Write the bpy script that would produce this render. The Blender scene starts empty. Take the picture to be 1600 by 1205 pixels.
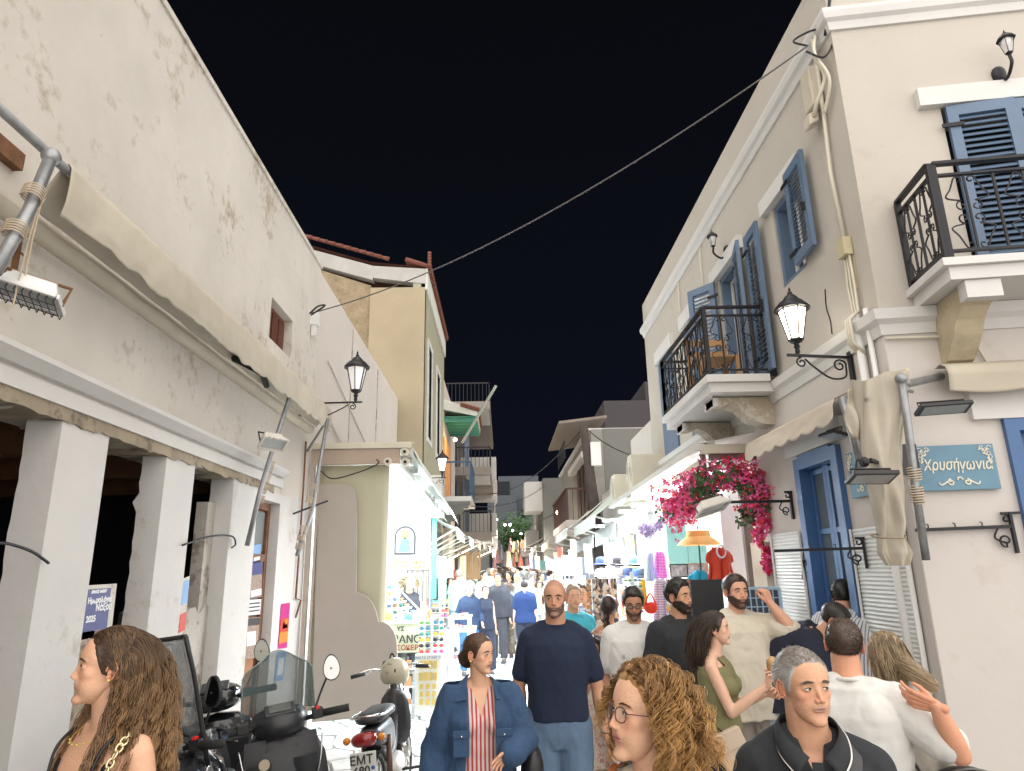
import bpy, math, random
import numpy as np
from mathutils import Vector, Matrix, noise as mnoise
random.seed(7); np.random.seed(7)
SC = bpy.context.scene
COL = SC.collection
R = math.radians
# ------------------------------------------------------------------ camera
CH = 1.87; FL = 1062.0
_yc = Vector((786-800, -(893-602.5), -FL)).normalized()
_zc = Vector((723-800, 602.5+3281, -FL)); _zc = (_zc - _yc*_zc.dot(_yc)).normalized()
_xc = _yc.cross(_zc)
CM = Matrix((_xc, _yc, _zc))            # camera -> world rotation
CAMP = Vector((0, 0, CH))
cam = bpy.data.objects.new('camera', bpy.data.cameras.new('camera'))
COL.objects.link(cam); SC.camera = cam
cam.matrix_world = Matrix.Translation(CAMP) @ CM.to_4x4()
cam.data.sensor_width = 36; cam.data.lens = FL/1600*36
cam.data.clip_start = 0.05; cam.data.clip_end = 600
# ------------------------------------------------------------------ world, sun, exposure
W = bpy.data.worlds.new('World'); SC.world = W; W.use_nodes = True
nt = W.node_tree; bg = nt.nodes['Background']
tc = nt.nodes.new('ShaderNodeTexCoord'); sx = nt.nodes.new('ShaderNodeSeparateXYZ'); rp = nt.nodes.new('ShaderNodeValToRGB')
nt.links.new(tc.outputs['Generated'], sx.inputs[0]); nt.links.new(sx.outputs['Z'], rp.inputs[0]); nt.links.new(rp.outputs[0], bg.inputs[0])
rp.color_ramp.elements[0].position = 0.0; rp.color_ramp.elements[0].color = (.0028, .0038, .0080, 1)
rp.color_ramp.elements[1].position = .75; rp.color_ramp.elements[1].color = (.0020, .0021, .0030, 1)
bg.inputs[1].default_value = 1.0
sun = bpy.data.objects.new('night_glow_sun', bpy.data.lights.new('night_glow_sun', 'SUN'))
COL.objects.link(sun)
sun.data.energy = 4.9; sun.data.angle = R(165); sun.data.color = (1.0, .945, .885)
sun.rotation_euler = Vector((-.06, .70, -.40)).to_track_quat('-Z', 'Y').to_euler()
SC.view_settings.view_transform = 'Standard'; SC.view_settings.look = 'None'
SC.view_settings.exposure = 0.60; SC.view_settings.gamma = 1
SC.render.engine = 'CYCLES'
SC.cycles.use_denoising = True
SC.cycles.max_bounces = 6; SC.cycles.diffuse_bounces = 4; SC.cycles.glossy_bounces = 3
SC.cycles.transmission_bounces = 4; SC.cycles.transparent_max_bounces = 8
SC.cycles.caustics_reflective = False; SC.cycles.caustics_refractive = False
SC.cycles.sample_clamp_indirect = 6
try: SC.cycles.use_light_tree = True
except Exception: pass
# ------------------------------------------------------------------ pixel (1600x1205) -> world
def ray(px, py): return CM @ Vector((px-800, -(py-602.5), -FL))
def at_y(px, py, y):
    d = ray(px, py); t = y/d.y; return CAMP + d*t
def at_x(px, py, x):
    d = ray(px, py); t = x/d.x; return CAMP + d*t
def at_z(px, py, z):
    d = ray(px, py); t = (z-CH)/d.z; return CAMP + d*t
LX, RX = -2.4, 2.6
def LP(px, py): p = at_x(px, py, LX); return p.y, p.z
def RP(px, py): p = at_x(px, py, RX); return p.y, p.z
CORN = Vector((RX, 4.32, 0)); FD = Vector((.990, -.139, 0)); FN = Vector((-.139, -.990, 0))   # front face of corner house
def FP(px, py):
    d = ray(px, py); t = (CORN-CAMP).dot(FN)/d.dot(FN); p = CAMP + d*t
    return (p-CORN).dot(FD), p.z
def FW(s, z, out=0): p = CORN + FD*s + FN*out; return Vector((p.x, p.y, z))
# ------------------------------------------------------------------ mesh builder
class MB:
    def __init__(s): s.v = []; s.f = []; s.m = []; s.c = None
    def add(s, vs, fs, mi=0):
        b = len(s.v); s.v.extend(tuple(p) for p in vs); s.f.extend(tuple(i+b for i in f) for f in fs); s.m.extend([mi]*len(fs)); return s
    def box(s, a, b, mi=0):
        x0, y0, z0 = a; x1, y1, z1 = b
        if x0 > x1: x0, x1 = x1, x0
        if y0 > y1: y0, y1 = y1, y0
        if z0 > z1: z0, z1 = z1, z0
        return s.add([(x0,y0,z0),(x1,y0,z0),(x1,y1,z0),(x0,y1,z0),(x0,y0,z1),(x1,y0,z1),(x1,y1,z1),(x0,y1,z1)],
                     [(0,3,2,1),(4,5,6,7),(0,1,5,4),(1,2,6,5),(2,3,7,6),(3,0,4,7)], mi)
    def obox(s, c, ux, uy, uz, mi=0):     # oriented box by centre and half-axis vectors
        c = Vector(c); ux = Vector(ux); uy = Vector(uy); uz = Vector(uz)
        vs = [c+ux*i+uy*j+uz*k for k in (-1,1) for (i,j) in ((-1,-1),(1,-1),(1,1),(-1,1))]
        return s.add(vs, [(0,3,2,1),(4,5,6,7),(0,1,5,4),(1,2,6,5),(2,3,7,6),(3,0,4,7)], mi)
    def bar(s, p, q, w, h=None, up=(0,0,1), mi=0):
        p = Vector(p); q = Vector(q); d = (q-p); L = d.length
        if L < 1e-6: return s
        d /= L; h = w if h is None else h
        u = Vector(up); sd = d.cross(u)
        if sd.length < 1e-4: sd = d.cross(Vector((1,0,0)))
        sd.normalize(); u = sd.cross(d)
        return s.obox((p+q)/2, d*(L/2), sd*(w/2), u*(h/2), mi)
    def prism(s, poly, v, mi=0):          # polygon (list of 3d pts) extruded by vector
        n = len(poly); v = Vector(v); a = [Vector(p) for p in poly]
        vs = a + [p+v for p in a]
        fs = [tuple(range(n-1,-1,-1)), tuple(range(n,2*n))] + [(i,(i+1)%n,n+(i+1)%n,n+i) for i in range(n)]
        return s.add(vs, fs, mi)
    def tube(s, pts, r, n=6, mi=0, cap=True, rs=None):
        pts = [Vector(p) for p in pts]; k = len(pts)
        if k < 2: return s
        t0 = (pts[1]-pts[0]).normalized()
        u = t0.orthogonal().normalized(); vs = []
        for i, p in enumerate(pts):
            t = (pts[min(i+1,k-1)]-pts[max(i-1,0)])
            if t.length < 1e-9: t = t0
            t = t.normalized(); u = (u - t*u.dot(t))
            u = u.normalized() if u.length > 1e-6 else t.orthogonal().normalized()
            w = t.cross(u); rr = rs[i] if rs else r
            for j in range(n):
                a = 2*math.pi*j/n; vs.append(p + u*(rr*math.cos(a)) + w*(rr*math.sin(a)))
        fs = [(i*n+j, i*n+(j+1)%n, (i+1)*n+(j+1)%n, (i+1)*n+j) for i in range(k-1) for j in range(n)]
        if cap: fs += [tuple(range(n-1,-1,-1)), tuple((k-1)*n+j for j in range(n))]
        return s.add(vs, fs, mi)
    def lathe(s, prof, c=(0,0,0), n=16, mi=0, ax=2, sc=(1,1)):
        c = Vector(c); vs = []
        for (r, z) in prof:
            for j in range(n):
                a = 2*math.pi*j/n; x = r*math.cos(a)*sc[0]; y = r*math.sin(a)*sc[1]
                p = (x, y, z) if ax == 2 else ((z, x, y) if ax == 0 else (x, z, y))
                vs.append(c+Vector(p))
        k = len(prof)
        fs = [(i*n+j, i*n+(j+1)%n, (i+1)*n+(j+1)%n, (i+1)*n+j) for i in range(k-1) for j in range(n)]
        fs += [tuple(range(n-1,-1,-1)), tuple((k-1)*n+j for j in range(n))]
        return s.add(vs, fs, mi)
    def ell(s, c, r, n=12, m=8, mi=0, rot=None):
        c = Vector(c); r = (r,r,r) if isinstance(r,(int,float)) else r; vs = []
        for i in range(m+1):
            th = math.pi*i/m
            for j in range(n):
                a = 2*math.pi*j/n
                p = Vector((r[0]*math.sin(th)*math.cos(a), r[1]*math.sin(th)*math.sin(a), r[2]*math.cos(th)))
                if rot: p = rot @ p
                vs.append(c+p)
        fs = [(i*n+j,(i+1)*n+j,(i+1)*n+(j+1)%n,i*n+(j+1)%n) for i in range(m) for j in range(n)]
        return s.add(vs, fs, mi)
    def grid(s, fn, nu, nv, mi=0, close_u=False):
        vs = [fn(i/nu, j/nv) for j in range(nv+1) for i in range(nu+1)]
        fs = [(j*(nu+1)+i, j*(nu+1)+i+1, (j+1)*(nu+1)+i+1, (j+1)*(nu+1)+i) for j in range(nv) for i in range(nu)]
        return s.add(vs, fs, mi)
    def mesh(s, name, mats, smooth=False, color=None):
        me = bpy.data.meshes.new(name); me.from_pydata(s.v, [], s.f)
        for m in (mats if isinstance(mats, (list, tuple)) else [mats]): me.materials.append(m)
        if any(s.m): me.polygons.foreach_set('material_index', s.m)
        if smooth: me.polygons.foreach_set('use_smooth', [True]*len(me.polygons))
        if color is not None:
            at = me.color_attributes.new('col', 'FLOAT_COLOR', 'POINT'); at.data.foreach_set('color', np.asarray(color, 'f').ravel())
        me.validate(); me.update(); return me
def smooth_by_angle(me, deg=40):
    try:
        me.polygons.foreach_set('use_smooth', [True]*len(me.polygons))
        me.set_sharp_from_angle(angle=R(deg))
    except Exception: pass
def link(o, parent=None):
    COL.objects.link(o)
    if parent is not None:
        o.parent = parent
        root = parent
        off = Vector((0,0,0))
        while root is not None:
            if 'o3' in ORI.get(root.name, {}): off = ORI[root.name]['o3']; break
            root = root.parent
        if parent.type == 'EMPTY': o.matrix_parent_inverse = Matrix.Translation(-off)
    return o
ORI = {}
def tag(o, label=None, cat=None, group=None, kind=None):
    if label: o['label'] = label
    if cat: o['category'] = cat
    if group: o['group'] = group
    if kind: o['kind'] = kind
    return o
def thing(name, label, cat, loc=(0,0,0), group=None):
    o = bpy.data.objects.new(name, None); COL.objects.link(o); o.location = loc; o.empty_display_size = .1
    ORI[o.name] = {'o3': Vector(loc)}
    return tag(o, label, cat, group)
def obj(name, mb, mats, parent=None, smooth=False, ang=None, bevel=0, color=None, label=None, kind=None):
    me = mb.mesh(name, mats, smooth, color) if isinstance(mb, MB) else mb
    if ang: smooth_by_angle(me, ang)
    o = bpy.data.objects.new(name, me); link(o, parent)
    if bevel:
        b = o.modifiers.new('b', 'BEVEL'); b.width = bevel; b.segments = 2; b.limit_method = 'ANGLE'; b.angle_limit = R(50)
    if label: o['label'] = label
    if kind: o['kind'] = kind
    return o
def solo(name, mb, mats, label, cat, group=None, **k):
    return tag(obj(name, mb, mats, None, **k), label, cat, group)
def struct(name, mb, mats, **k):
    o = obj(name, mb, mats, **k); o['kind'] = 'structure'; return o
def kids(o): return [c for c in o.children]
def copy_tree(o, loc=None, rz=None, label=None, scale=None, parent=None):
    c = o.copy(); COL.objects.link(c)
    if parent is not None: c.parent = parent
    for ch in kids(o): copy_tree(ch, parent=c)
    if loc is not None: c.location = loc
    if rz is not None: c.rotation_euler = (0, 0, rz)
    if scale is not None: c.scale = (scale,)*3 if isinstance(scale, (int, float)) else scale
    if label: c['label'] = label
    return c
# ------------------------------------------------------------------ materials
MATS = {}
def mat(name, col, rough=.7, metal=0, var=.12, vscale=3.0, bump=.0, bscale=30, spec=.5, dirt=None, dscale=1.2, dthr=.58, alpha=1, trans=0,
        emit=None, estr=0, vcol=False, sub=0, fine=True, stripes=None, coat=0, dsoft=.08):
    if name in MATS: return MATS[name]
    m = bpy.data.materials.new(name); m.use_nodes = True; MATS[name] = m
    t = m.node_tree; N = t.nodes; L = t.links; b = N['Principled BSDF']
    b.inputs['Roughness'].default_value = rough; b.inputs['Metallic'].default_value = metal
    b.inputs['Specular IOR Level'].default_value = spec; b.inputs['Alpha'].default_value = alpha
    b.inputs['Transmission Weight'].default_value = trans; b.inputs['Coat Weight'].default_value = coat
    if sub: b.inputs['Subsurface Weight'].default_value = sub; b.inputs['Subsurface Radius'].default_value = (.012,.005,.003); b.inputs['Subsurface Scale'].default_value = 1.0
    if emit: b.inputs['Emission Color'].default_value = (*emit, 1); b.inputs['Emission Strength'].default_value = estr
    co = N.new('ShaderNodeTexCoord').outputs['Object']
    if vcol:
        a = N.new('ShaderNodeAttribute'); a.attribute_name = 'col'; src = a.outputs['Color']
    else:
        rgb = N.new('ShaderNodeRGB'); rgb.outputs[0].default_value = (*col, 1); src = rgb.outputs[0]
    if stripes:      # (axis, freq, colour2, duty)
        sp = N.new('ShaderNodeSeparateXYZ'); L.new(co, sp.inputs[0])
        mu = N.new('ShaderNodeMath'); mu.operation = 'MULTIPLY'; L.new(sp.outputs[stripes[0]], mu.inputs[0]); mu.inputs[1].default_value = stripes[1]
        fr = N.new('ShaderNodeMath'); fr.operation = 'FRACT'; L.new(mu.outputs[0], fr.inputs[0])
        gt = N.new('ShaderNodeMath'); gt.operation = 'GREATER_THAN'; L.new(fr.outputs[0], gt.inputs[0]); gt.inputs[1].default_value = stripes[3]
        mx = N.new('ShaderNodeMix'); mx.data_type = 'RGBA'; L.new(gt.outputs[0], mx.inputs[0]); L.new(src, mx.inputs[6]); mx.inputs[7].default_value = (*stripes[2], 1); src = mx.outputs[2]
    if var:
        n = N.new('ShaderNodeTexNoise'); n.inputs['Scale'].default_value = vscale; n.inputs['Detail'].default_value = 8 if fine else 3; n.inputs['Roughness'].default_value = .62; L.new(co, n.inputs['Vector'])
        mr = N.new('ShaderNodeMapRange'); L.new(n.outputs['Fac'], mr.inputs[0]); mr.inputs[1].default_value = .25; mr.inputs[2].default_value = .75
        mr.inputs[3].default_value = 1-var; mr.inputs[4].default_value = 1+var
        mx = N.new('ShaderNodeMix'); mx.data_type = 'RGBA'; mx.blend_type = 'MULTIPLY'; mx.inputs[0].default_value = 1
        L.new(src, mx.inputs[6]); L.new(mr.outputs[0], mx.inputs[7]); src = mx.outputs[2]
    if dirt:
        n = N.new('ShaderNodeTexNoise'); n.inputs['Scale'].default_value = dscale; n.inputs['Detail'].default_value = 12; n.inputs['Roughness'].default_value = .72; L.new(co, n.inputs['Vector'])
        n2 = N.new('ShaderNodeTexNoise'); n2.inputs['Scale'].default_value = dscale*9; n2.inputs['Detail'].default_value = 6; L.new(co, n2.inputs['Vector'])
        ad = N.new('ShaderNodeMath'); ad.operation = 'MULTIPLY_ADD'; L.new(n2.outputs['Fac'], ad.inputs[0]); ad.inputs[1].default_value = .35; L.new(n.outputs['Fac'], ad.inputs[2])
        mr = N.new('ShaderNodeMapRange'); L.new(ad.outputs[0], mr.inputs[0]); mr.inputs[1].default_value = dthr+.17; mr.inputs[2].default_value = dthr+.17+dsoft; mr.inputs[3].default_value = 0; mr.inputs[4].default_value = .85
        mx = N.new('ShaderNodeMix'); mx.data_type = 'RGBA'; L.new(mr.outputs[0], mx.inputs[0]); L.new(src, mx.inputs[6]); mx.inputs[7].default_value = (*dirt, 1); src = mx.outputs[2]
    L.new(src, b.inputs['Base Color'])
    if bump:
        n = N.new('ShaderNodeTexNoise'); n.inputs['Scale'].default_value = bscale; n.inputs['Detail'].default_value = 6; L.new(co, n.inputs['Vector'])
        bp = N.new('ShaderNodeBump'); bp.inputs['Strength'].default_value = bump; bp.inputs['Distance'].default_value = .01; L.new(n.outputs['Fac'], bp.inputs['Height']); L.new(bp.outputs[0], b.inputs['Normal'])
    return m
M_plL = mat('old_cream_plaster', (.56,.525,.475), .9, var=.13, vscale=.9, bump=.5, bscale=14, dirt=(.30,.235,.16), dscale=1.3, dthr=.565, dsoft=.14)
M_pier = mat('white_pier_paint', (.57,.555,.535), .85, var=.06, vscale=1.5, bump=.35, bscale=9, dirt=(.45,.42,.38), dscale=1.4, dthr=.60)
M_pale = mat('pale_pink_render', (.55,.50,.46), .9, var=.07, vscale=.8, bump=.25, bscale=10)
M_ochre = mat('ochre_render', (.33,.275,.185), .9, var=.10, vscale=1, bump=.3, bscale=8)
M_rough = mat('rough_stone_wall', (.26,.205,.13), .95, var=.3, vscale=5, bump=1.0, bscale=10)
M_whtrim = mat('white_trim', (.60,.59,.575), .7, var=.06, vscale=2, bump=.1)
M_beigeR = mat('beige_render', (.46,.425,.375), .9, var=.06, vscale=.8, bump=.25, bscale=16, dirt=(.36,.32,.27), dscale=.9, dthr=.585, dsoft=.2)
M_whiteR = mat('white_washed_wall', (.56,.52,.49), .85, var=.05, vscale=1, bump=.25, bscale=12, dirt=(.44,.39,.34), dscale=1.1, dthr=.585, dsoft=.2)
M_blue = mat('blue_paint', (.11,.165,.25), .45, var=.12, vscale=4, bump=.1, bscale=60)
M_blue2 = mat('deep_blue_paint', (.055,.13,.29), .4, var=.1, vscale=4, bump=.1, bscale=60)
M_iron = mat('black_iron', (.018,.018,.022), .42, metal=.4, var=.2, vscale=12)
M_rust = mat('rusty_iron', (.16,.075,.035), .85, var=.4, vscale=20)
M_steel = mat('galvanised_pipe', (.30,.31,.32), .45, metal=.7, var=.25, vscale=14)
M_canvas = mat('beige_canvas', (.47,.425,.345), .9, var=.14, vscale=2.2, bump=.4, bscale=5, dirt=(.25,.2,.14), dscale=1.1, dthr=.66)
M_canvw = mat('pale_canvas', (.62,.62,.58), .85, var=.08, vscale=3, bump=.25, bscale=6)
M_wood = mat('brown_wood', (.17,.075,.035), .6, var=.35, vscale=6, bump=.3, bscale=20)
M_woodl = mat('light_wood', (.45,.25,.11), .6, var=.25, vscale=8, bump=.2)
M_stonebr = mat('stained_stone', (.30,.25,.18), .95, var=.35, vscale=3, bump=.9, bscale=12, dirt=(.13,.10,.075), dscale=2, dthr=.5)
M_conc = mat('weathered_concrete', (.42,.39,.35), .95, var=.2, vscale=3, bump=.6, bscale=14, dirt=(.17,.14,.11), dscale=1.6, dthr=.52)
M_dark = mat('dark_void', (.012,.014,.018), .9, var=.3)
M_glassd = mat('dark_glass', (.02,.025,.03), .06, var=0, spec=.8)
M_glassc = mat('clear_glass', (.75,.85,.85), .04, var=0, alpha=.25, spec=.6)
M_white = mat('white_plastic', (.7,.7,.69), .45, var=.05)
M_cream = mat('cream_plastic', (.58,.54,.44), .5, var=.06)
M_black = mat('black_plastic', (.016,.016,.018), .42, var=.15, vscale=20)
M_gloss = mat('gloss_black_paint', (.012,.013,.016), .16, var=.1, coat=.6)
M_chrome = mat('chrome', (.6,.6,.6), .15, metal=1, var=.05)
M_alu = mat('aluminium', (.55,.53,.50), .4, metal=.3, var=.06)
M_terra = mat('terracotta_tile', (.15,.05,.032), .85, var=.3, vscale=9, bump=.3)
M_green = mat('teal_green_paint', (.06,.26,.19), .6, var=.1)
M_grey = mat('grey_render', (.17,.17,.16), .9, var=.08, vscale=.7, bump=.2)  # grey lowered: lamplight fading down the street is put into the base colour
M_greyd = mat('dim_grey_render', (.055,.05,.055), .9, var=.1, vscale=.6)
M_pave = mat('paving_stone', (.50,.50,.49), .55, var=.2, vscale=5, bump=.4, bscale=22, dirt=(.28,.27,.26), dscale=2.5, dthr=.6)
M_mortar = mat('mortar', (.30,.295,.285), .95, var=.15, vscale=6, bump=.5, bscale=60)
M_lampglass = mat('lit_lamp_glass', (1,.93,.8), .3, var=0, emit=(1,.90,.74), estr=5.5)
M_lampfrost = mat('frosted_lamp_glass', (.7,.7,.72), .3, var=0, trans=.0, emit=(1,.95,.9), estr=.25)
M_led = mat('led_white', (1,1,1), .3, var=0, emit=(.86,.97,1), estr=16)
M_warmbulb = mat('warm_bulb', (1,.8,.5), .3, var=0, emit=(1,.70,.36), estr=14)
def area_light(name, loc, target, size, power, color=(1,1,1), sizey=None, spread=180):
    l = bpy.data.lights.new(name, 'AREA'); l.energy = power; l.color = color; l.size = size
    if sizey: l.shape = 'RECTANGLE'; l.size_y = sizey
    l.spread = R(spread)
    o = bpy.data.objects.new(name, l); COL.objects.link(o); o.location = loc
    o.rotation_euler = (Vector(target)-Vector(loc)).to_track_quat('-Z', 'Y').to_euler(); return o
def point_light(name, loc, power, color=(1,1,1), r=.08):
    l = bpy.data.lights.new(name, 'POINT'); l.energy = power; l.color = color; l.shadow_soft_size = r
    o = bpy.data.objects.new(name, l); COL.objects.link(o); o.location = loc; return o
def text(s, size, mtl, M, parent=None, name='lettering', extrude=.002, shear=0, bold=0, align='CENTER', label=None, sx=1.0):
    c = bpy.data.curves.new(name, 'FONT'); c.body = s; c.size = size; c.extrude = extrude; c.shear = shear; c.offset = bold
    c.align_x = align; c.align_y = 'CENTER'; c.materials.append(mtl)
    tmp = bpy.data.objects.new(name, c); COL.objects.link(tmp)
    dg = bpy.context.evaluated_depsgraph_get(); me = bpy.data.meshes.new_from_object(tmp.evaluated_get(dg))
    bpy.data.objects.remove(tmp); me.name = name
    me.transform(M @ Matrix.Diagonal((sx,1,1,1)))
    if not me.materials: me.materials.append(mtl)
    o = bpy.data.objects.new(name, me); link(o, parent)
    if label: o['label'] = label
    return o
def frame(o, xd, yd):      # matrix mapping local x,y,z to given dirs at origin o
    xd = Vector(xd).normalized(); yd = Vector(yd); zd = xd.cross(yd).normalized(); yd = zd.cross(xd)
    m = Matrix((xd, yd, zd)).transposed().to_4x4(); m.translation = Vector(o); return m
# ================================================================== GROUND
def gz(y): return 0 if y < 15 else (y-15)*.012
mb = MB()
ys = [-6, 0, 4, 8, 12, 15, 25, 40, 70, 160]
for i in range(len(ys)-1):
    a, b = ys[i], ys[i+1]
    mb.add([(-60,a,gz(a)-.03),(60,a,gz(a)-.03),(60,b,gz(b)-.03),(-60,b,gz(b)-.03)], [(0,1,2,3)])
ground = struct('ground', mb, M_mortar)
# irregular flagstones by clipping voronoi cells
def clip(poly, n, d):
    out = []
    for i in range(len(poly)):
        a = poly[i]; b = poly[(i+1)%len(poly)]
        da = a[0]*n[0]+a[1]*n[1]-d; db = b[0]*n[0]+b[1]*n[1]-d
        if da <= 0: out.append(a)
        if (da < 0) != (db < 0) and abs(da-db) > 1e-9:
            t = da/(da-db); out.append((a[0]+(b[0]-a[0])*t, a[1]+(b[1]-a[1])*t))
    return out
rg = random.Random(3)
pts = []
cs = .40
yy = 2.0; row = 0
while yy < 40:
    c_ = cs if yy < 12 else cs*1.5
    xx = -2.7 + (row%2)*c_*.5
    while xx < 3.0:
        pts.append((xx+rg.uniform(-.16,.16), yy+rg.uniform(-.15,.15))); xx += c_
    yy += c_*.95; row += 1
def stone_mb(ps, z, h, mb):
    c = (sum(p[0] for p in ps)/len(ps), sum(p[1] for p in ps)/len(ps))
    lo = [(p[0],p[1],z-.025) for p in ps]; hi = [(c[0]+(p[0]-c[0])*.965, c[1]+(p[1]-c[1])*.965, z+h) for p in ps]
    n = len(ps); mb.add(lo+hi, [tuple(range(n,2*n))]+[(i,(i+1)%n,n+(i+1)%n,n+i) for i in range(n)])
far = MB(); nst = 0
for p in pts:
    poly = [(p[0]-.5,p[1]-.5),(p[0]+.5,p[1]-.5),(p[0]+.5,p[1]+.5),(p[0]-.5,p[1]+.5)]
    for q in pts:
        if q is p or abs(q[0]-p[0]) > 1.1 or abs(q[1]-p[1]) > 1.1: continue
        n = (q[0]-p[0], q[1]-p[1]); L_ = math.hypot(*n); n = (n[0]/L_, n[1]/L_)
        d = n[0]*(p[0]+q[0])/2+n[1]*(p[1]+q[1])/2-.014
        poly = clip(poly, n, d)
        if len(poly) < 3: break
    if len(poly) < 3: continue
    h = rg.uniform(-.002, .008)
    if p[1] < 11 and nst < 290 and p[1] > 2.6:
        m1 = MB(); stone_mb(poly, 0, h, m1); obj('paving_stone', m1, M_pave, ground); nst += 1
    else: stone_mb(poly, gz(p[1]), h, far)
fo = obj('distant_paving', far, M_pave, ground, kind='stuff')

# ================================================================== LEFT DERELICT BUILDING
B = thing('derelict_building', 'long cream plastered building with bare ground floor piers and stained upper wall on the left', 'building', (LX, 5, 0))
TOP = 5.87; YE = 8.5; Y0 = -3
def wall_panels(mb, x, t, rects, ys, zs):   # plane wall at x, thickness t (towards -x for left), holes = rects (y0,y1,z0,z1)
    ys = sorted(set(ys+[r[0] for r in rects]+[r[1] for r in rects])); zs = sorted(set(zs+[r[2] for r in rects]+[r[3] for r in rects]))
    for i in range(len(ys)-1):
        for j in range(len(zs)-1):
            cy = (ys[i]+ys[i+1])/2; cz = (zs[j]+zs[j+1])/2
            if any(r[0] < cy < r[1] and r[2] < cz < r[3] for r in rects): continue
            mb.box((x, ys[i], zs[j]), (x-t, ys[i+1], zs[j+1]))
wy0, wz1 = LP(425, 465); wy1, _ = LP(458, 500); _, wz0 = LP(441, 552)
wz0 = 4.27; wz1 = 4.72
up = MB(); wall_panels(up, LX, .35, [(wy0, wy1, wz0, wz1)], [Y0, YE], [2.72, TOP])
obj('upper_wall', up, M_plL, B)
mb = MB(); mb.box((LX-.10, wy0, wz0), (LX-.14, wy1, wz1)); wpane = obj('window', mb, M_wood, B)
mb = MB()
for k in range(3): mb.box((LX-.075, wy0+.04+(wy1-wy0-.08)*k/3+.02, wz0+.06), (LX-.099, wy0+.04+(wy1-wy0-.08)*(k+1)/3-.02, wz1-.06))
obj('frame', mb, mat('dark_red_wood', (.10,.03,.018), .6), wpane)
# roof slab edge
mb = MB(); mb.box((LX+.02, Y0, TOP+.0), (LX-.5, YE, TOP+.05)); obj('parapet_coping', mb, M_plL, B)
# mouldings over openings
mb = MB()
mb.prism([(LX-.01,Y0,2.99),(LX+.07,Y0,2.985),(LX+.085,Y0,2.95),(LX+.03,Y0,2.90),(LX-.01,Y0,2.89)], (0, 7.45-Y0, 0))
obj('moulding', mb, M_pier, B)
mb = MB(); mb.box((LX+.025, Y0, 2.785), (LX-.01, 7.45, 2.87)); obj('moulding', mb, M_pier, B)
# ragged exposed lintel underside
rg = random.Random(5)
mb = MB(); n = 90; vs = []
for i in range(n+1):
    y = 1.5+(7.2-1.5)*i/n; zb = 2.712+.022*mnoise.noise(Vector((y*4,0,0)))+rg.uniform(-.010,.008)
    vs += [(LX+.012, y, zb), (LX+.012, y, 2.80), (LX-.34, y, zb+rg.uniform(-.01,.03)), (LX-.34, y, 2.8)]
fs = []
for i in range(n):
    a = i*4; b = a+4; fs += [(a,b,b+1,a+1), (a,a+2,b+2,b), (a+2,a+3,b+3,b+2)]
mb.add(vs, fs); obj('broken_lintel', mb, M_stonebr, B)
# piers
piers = []
def ypx(px, py): return LP(px, py)[0]
spans = [(LP(101,640)[0], LP(170,690)[0]), (LP(262,705)[0], LP(305,730)[0]), (LP(366,745)[0], LP(400,770)[0])]
spans = [(3.46,4.0),(4.78,5.3),(6.02,6.55)] if False else spans
for i, (a, b) in enumerate(spans):
    mb = MB(); rr = random.Random(i); n = 40; prof = []
    # ragged inner edge on the near reveal face
    dpt = [.19, .17, .20][i]
    vs = []
    for k in range(n+1):
        z = 2.73*k/n; e = dpt+rr.uniform(-.007,.007)+(.035 if rr.random() < .06 else 0)
        vs += [(LX, a, z), (LX-e, a, z), (LX-e-.01, b, z), (LX, b, z)]
    fs = [(4*k+j, 4*k+(j+1)%4, 4*k+4+(j+1)%4, 4*k+4+j) for k in range(n) for j in range(4)]
    fs += [(3,2,1,0), (4*n, 4*n+1, 4*n+2, 4*n+3)]
    mb.add(vs, fs); obj('pier', mb, M_pier, B)
# near pier beside the camera, and wall before
mb = MB(); mb.box((LX-.4, -3, 0), (LX, 1.1, 2.73)); obj('pier', mb, M_pier, B)
# low rubble wall / stone slabs in the openings
e3 = spans[2][1]
for (a, b, z, mtl) in ((spans[0][1], spans[1][0], 1.52, M_stonebr), (spans[1][1], spans[2][0], 1.62, M_conc), (2.45, spans[0][0], 1.0, M_stonebr)):
    mb = MB(); rr = random.Random(int(a*10)); nx = 12; vs = []
    for k in range(nx+1):
        y = a+(b-a)*k/nx; zt = z+rr.uniform(-.04,.03); vs += [(LX-.12,y,0),(LX-.12,y,zt),(LX-.45,y,zt),(LX-.45,y,0)]
    fs = [(4*k+j, 4*k+j+1, 4*k+5+j, 4*k+4+j) for k in range(nx) for j in range(3)]
    mb.add(vs, fs); obj('rubble_wall', mb, mtl, B)
# plastered half infill seen behind third opening
mb = MB(); mb.box((LX-.24, spans[2][0]-.16, 0), (LX-.14, spans[2][0]+.02, 2.5)); obj('infill_panel', mb, M_conc, B)
# wall from third pier to the door, door recess, end wall
dy0, dy1 = LP(401,800)[0], LP(437,800)[0]
mb = MB(); wall_panels(mb, LX, .35, [(dy0, dy1, 0, 2.62)], [e3, YE], [0, 2.72]); obj('end_wall', mb, M_pier, B)
mb = MB(); mb.box((LX-.02, 7.0, 0), (LX+.035, dy0-.02, 2.85)); 
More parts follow.
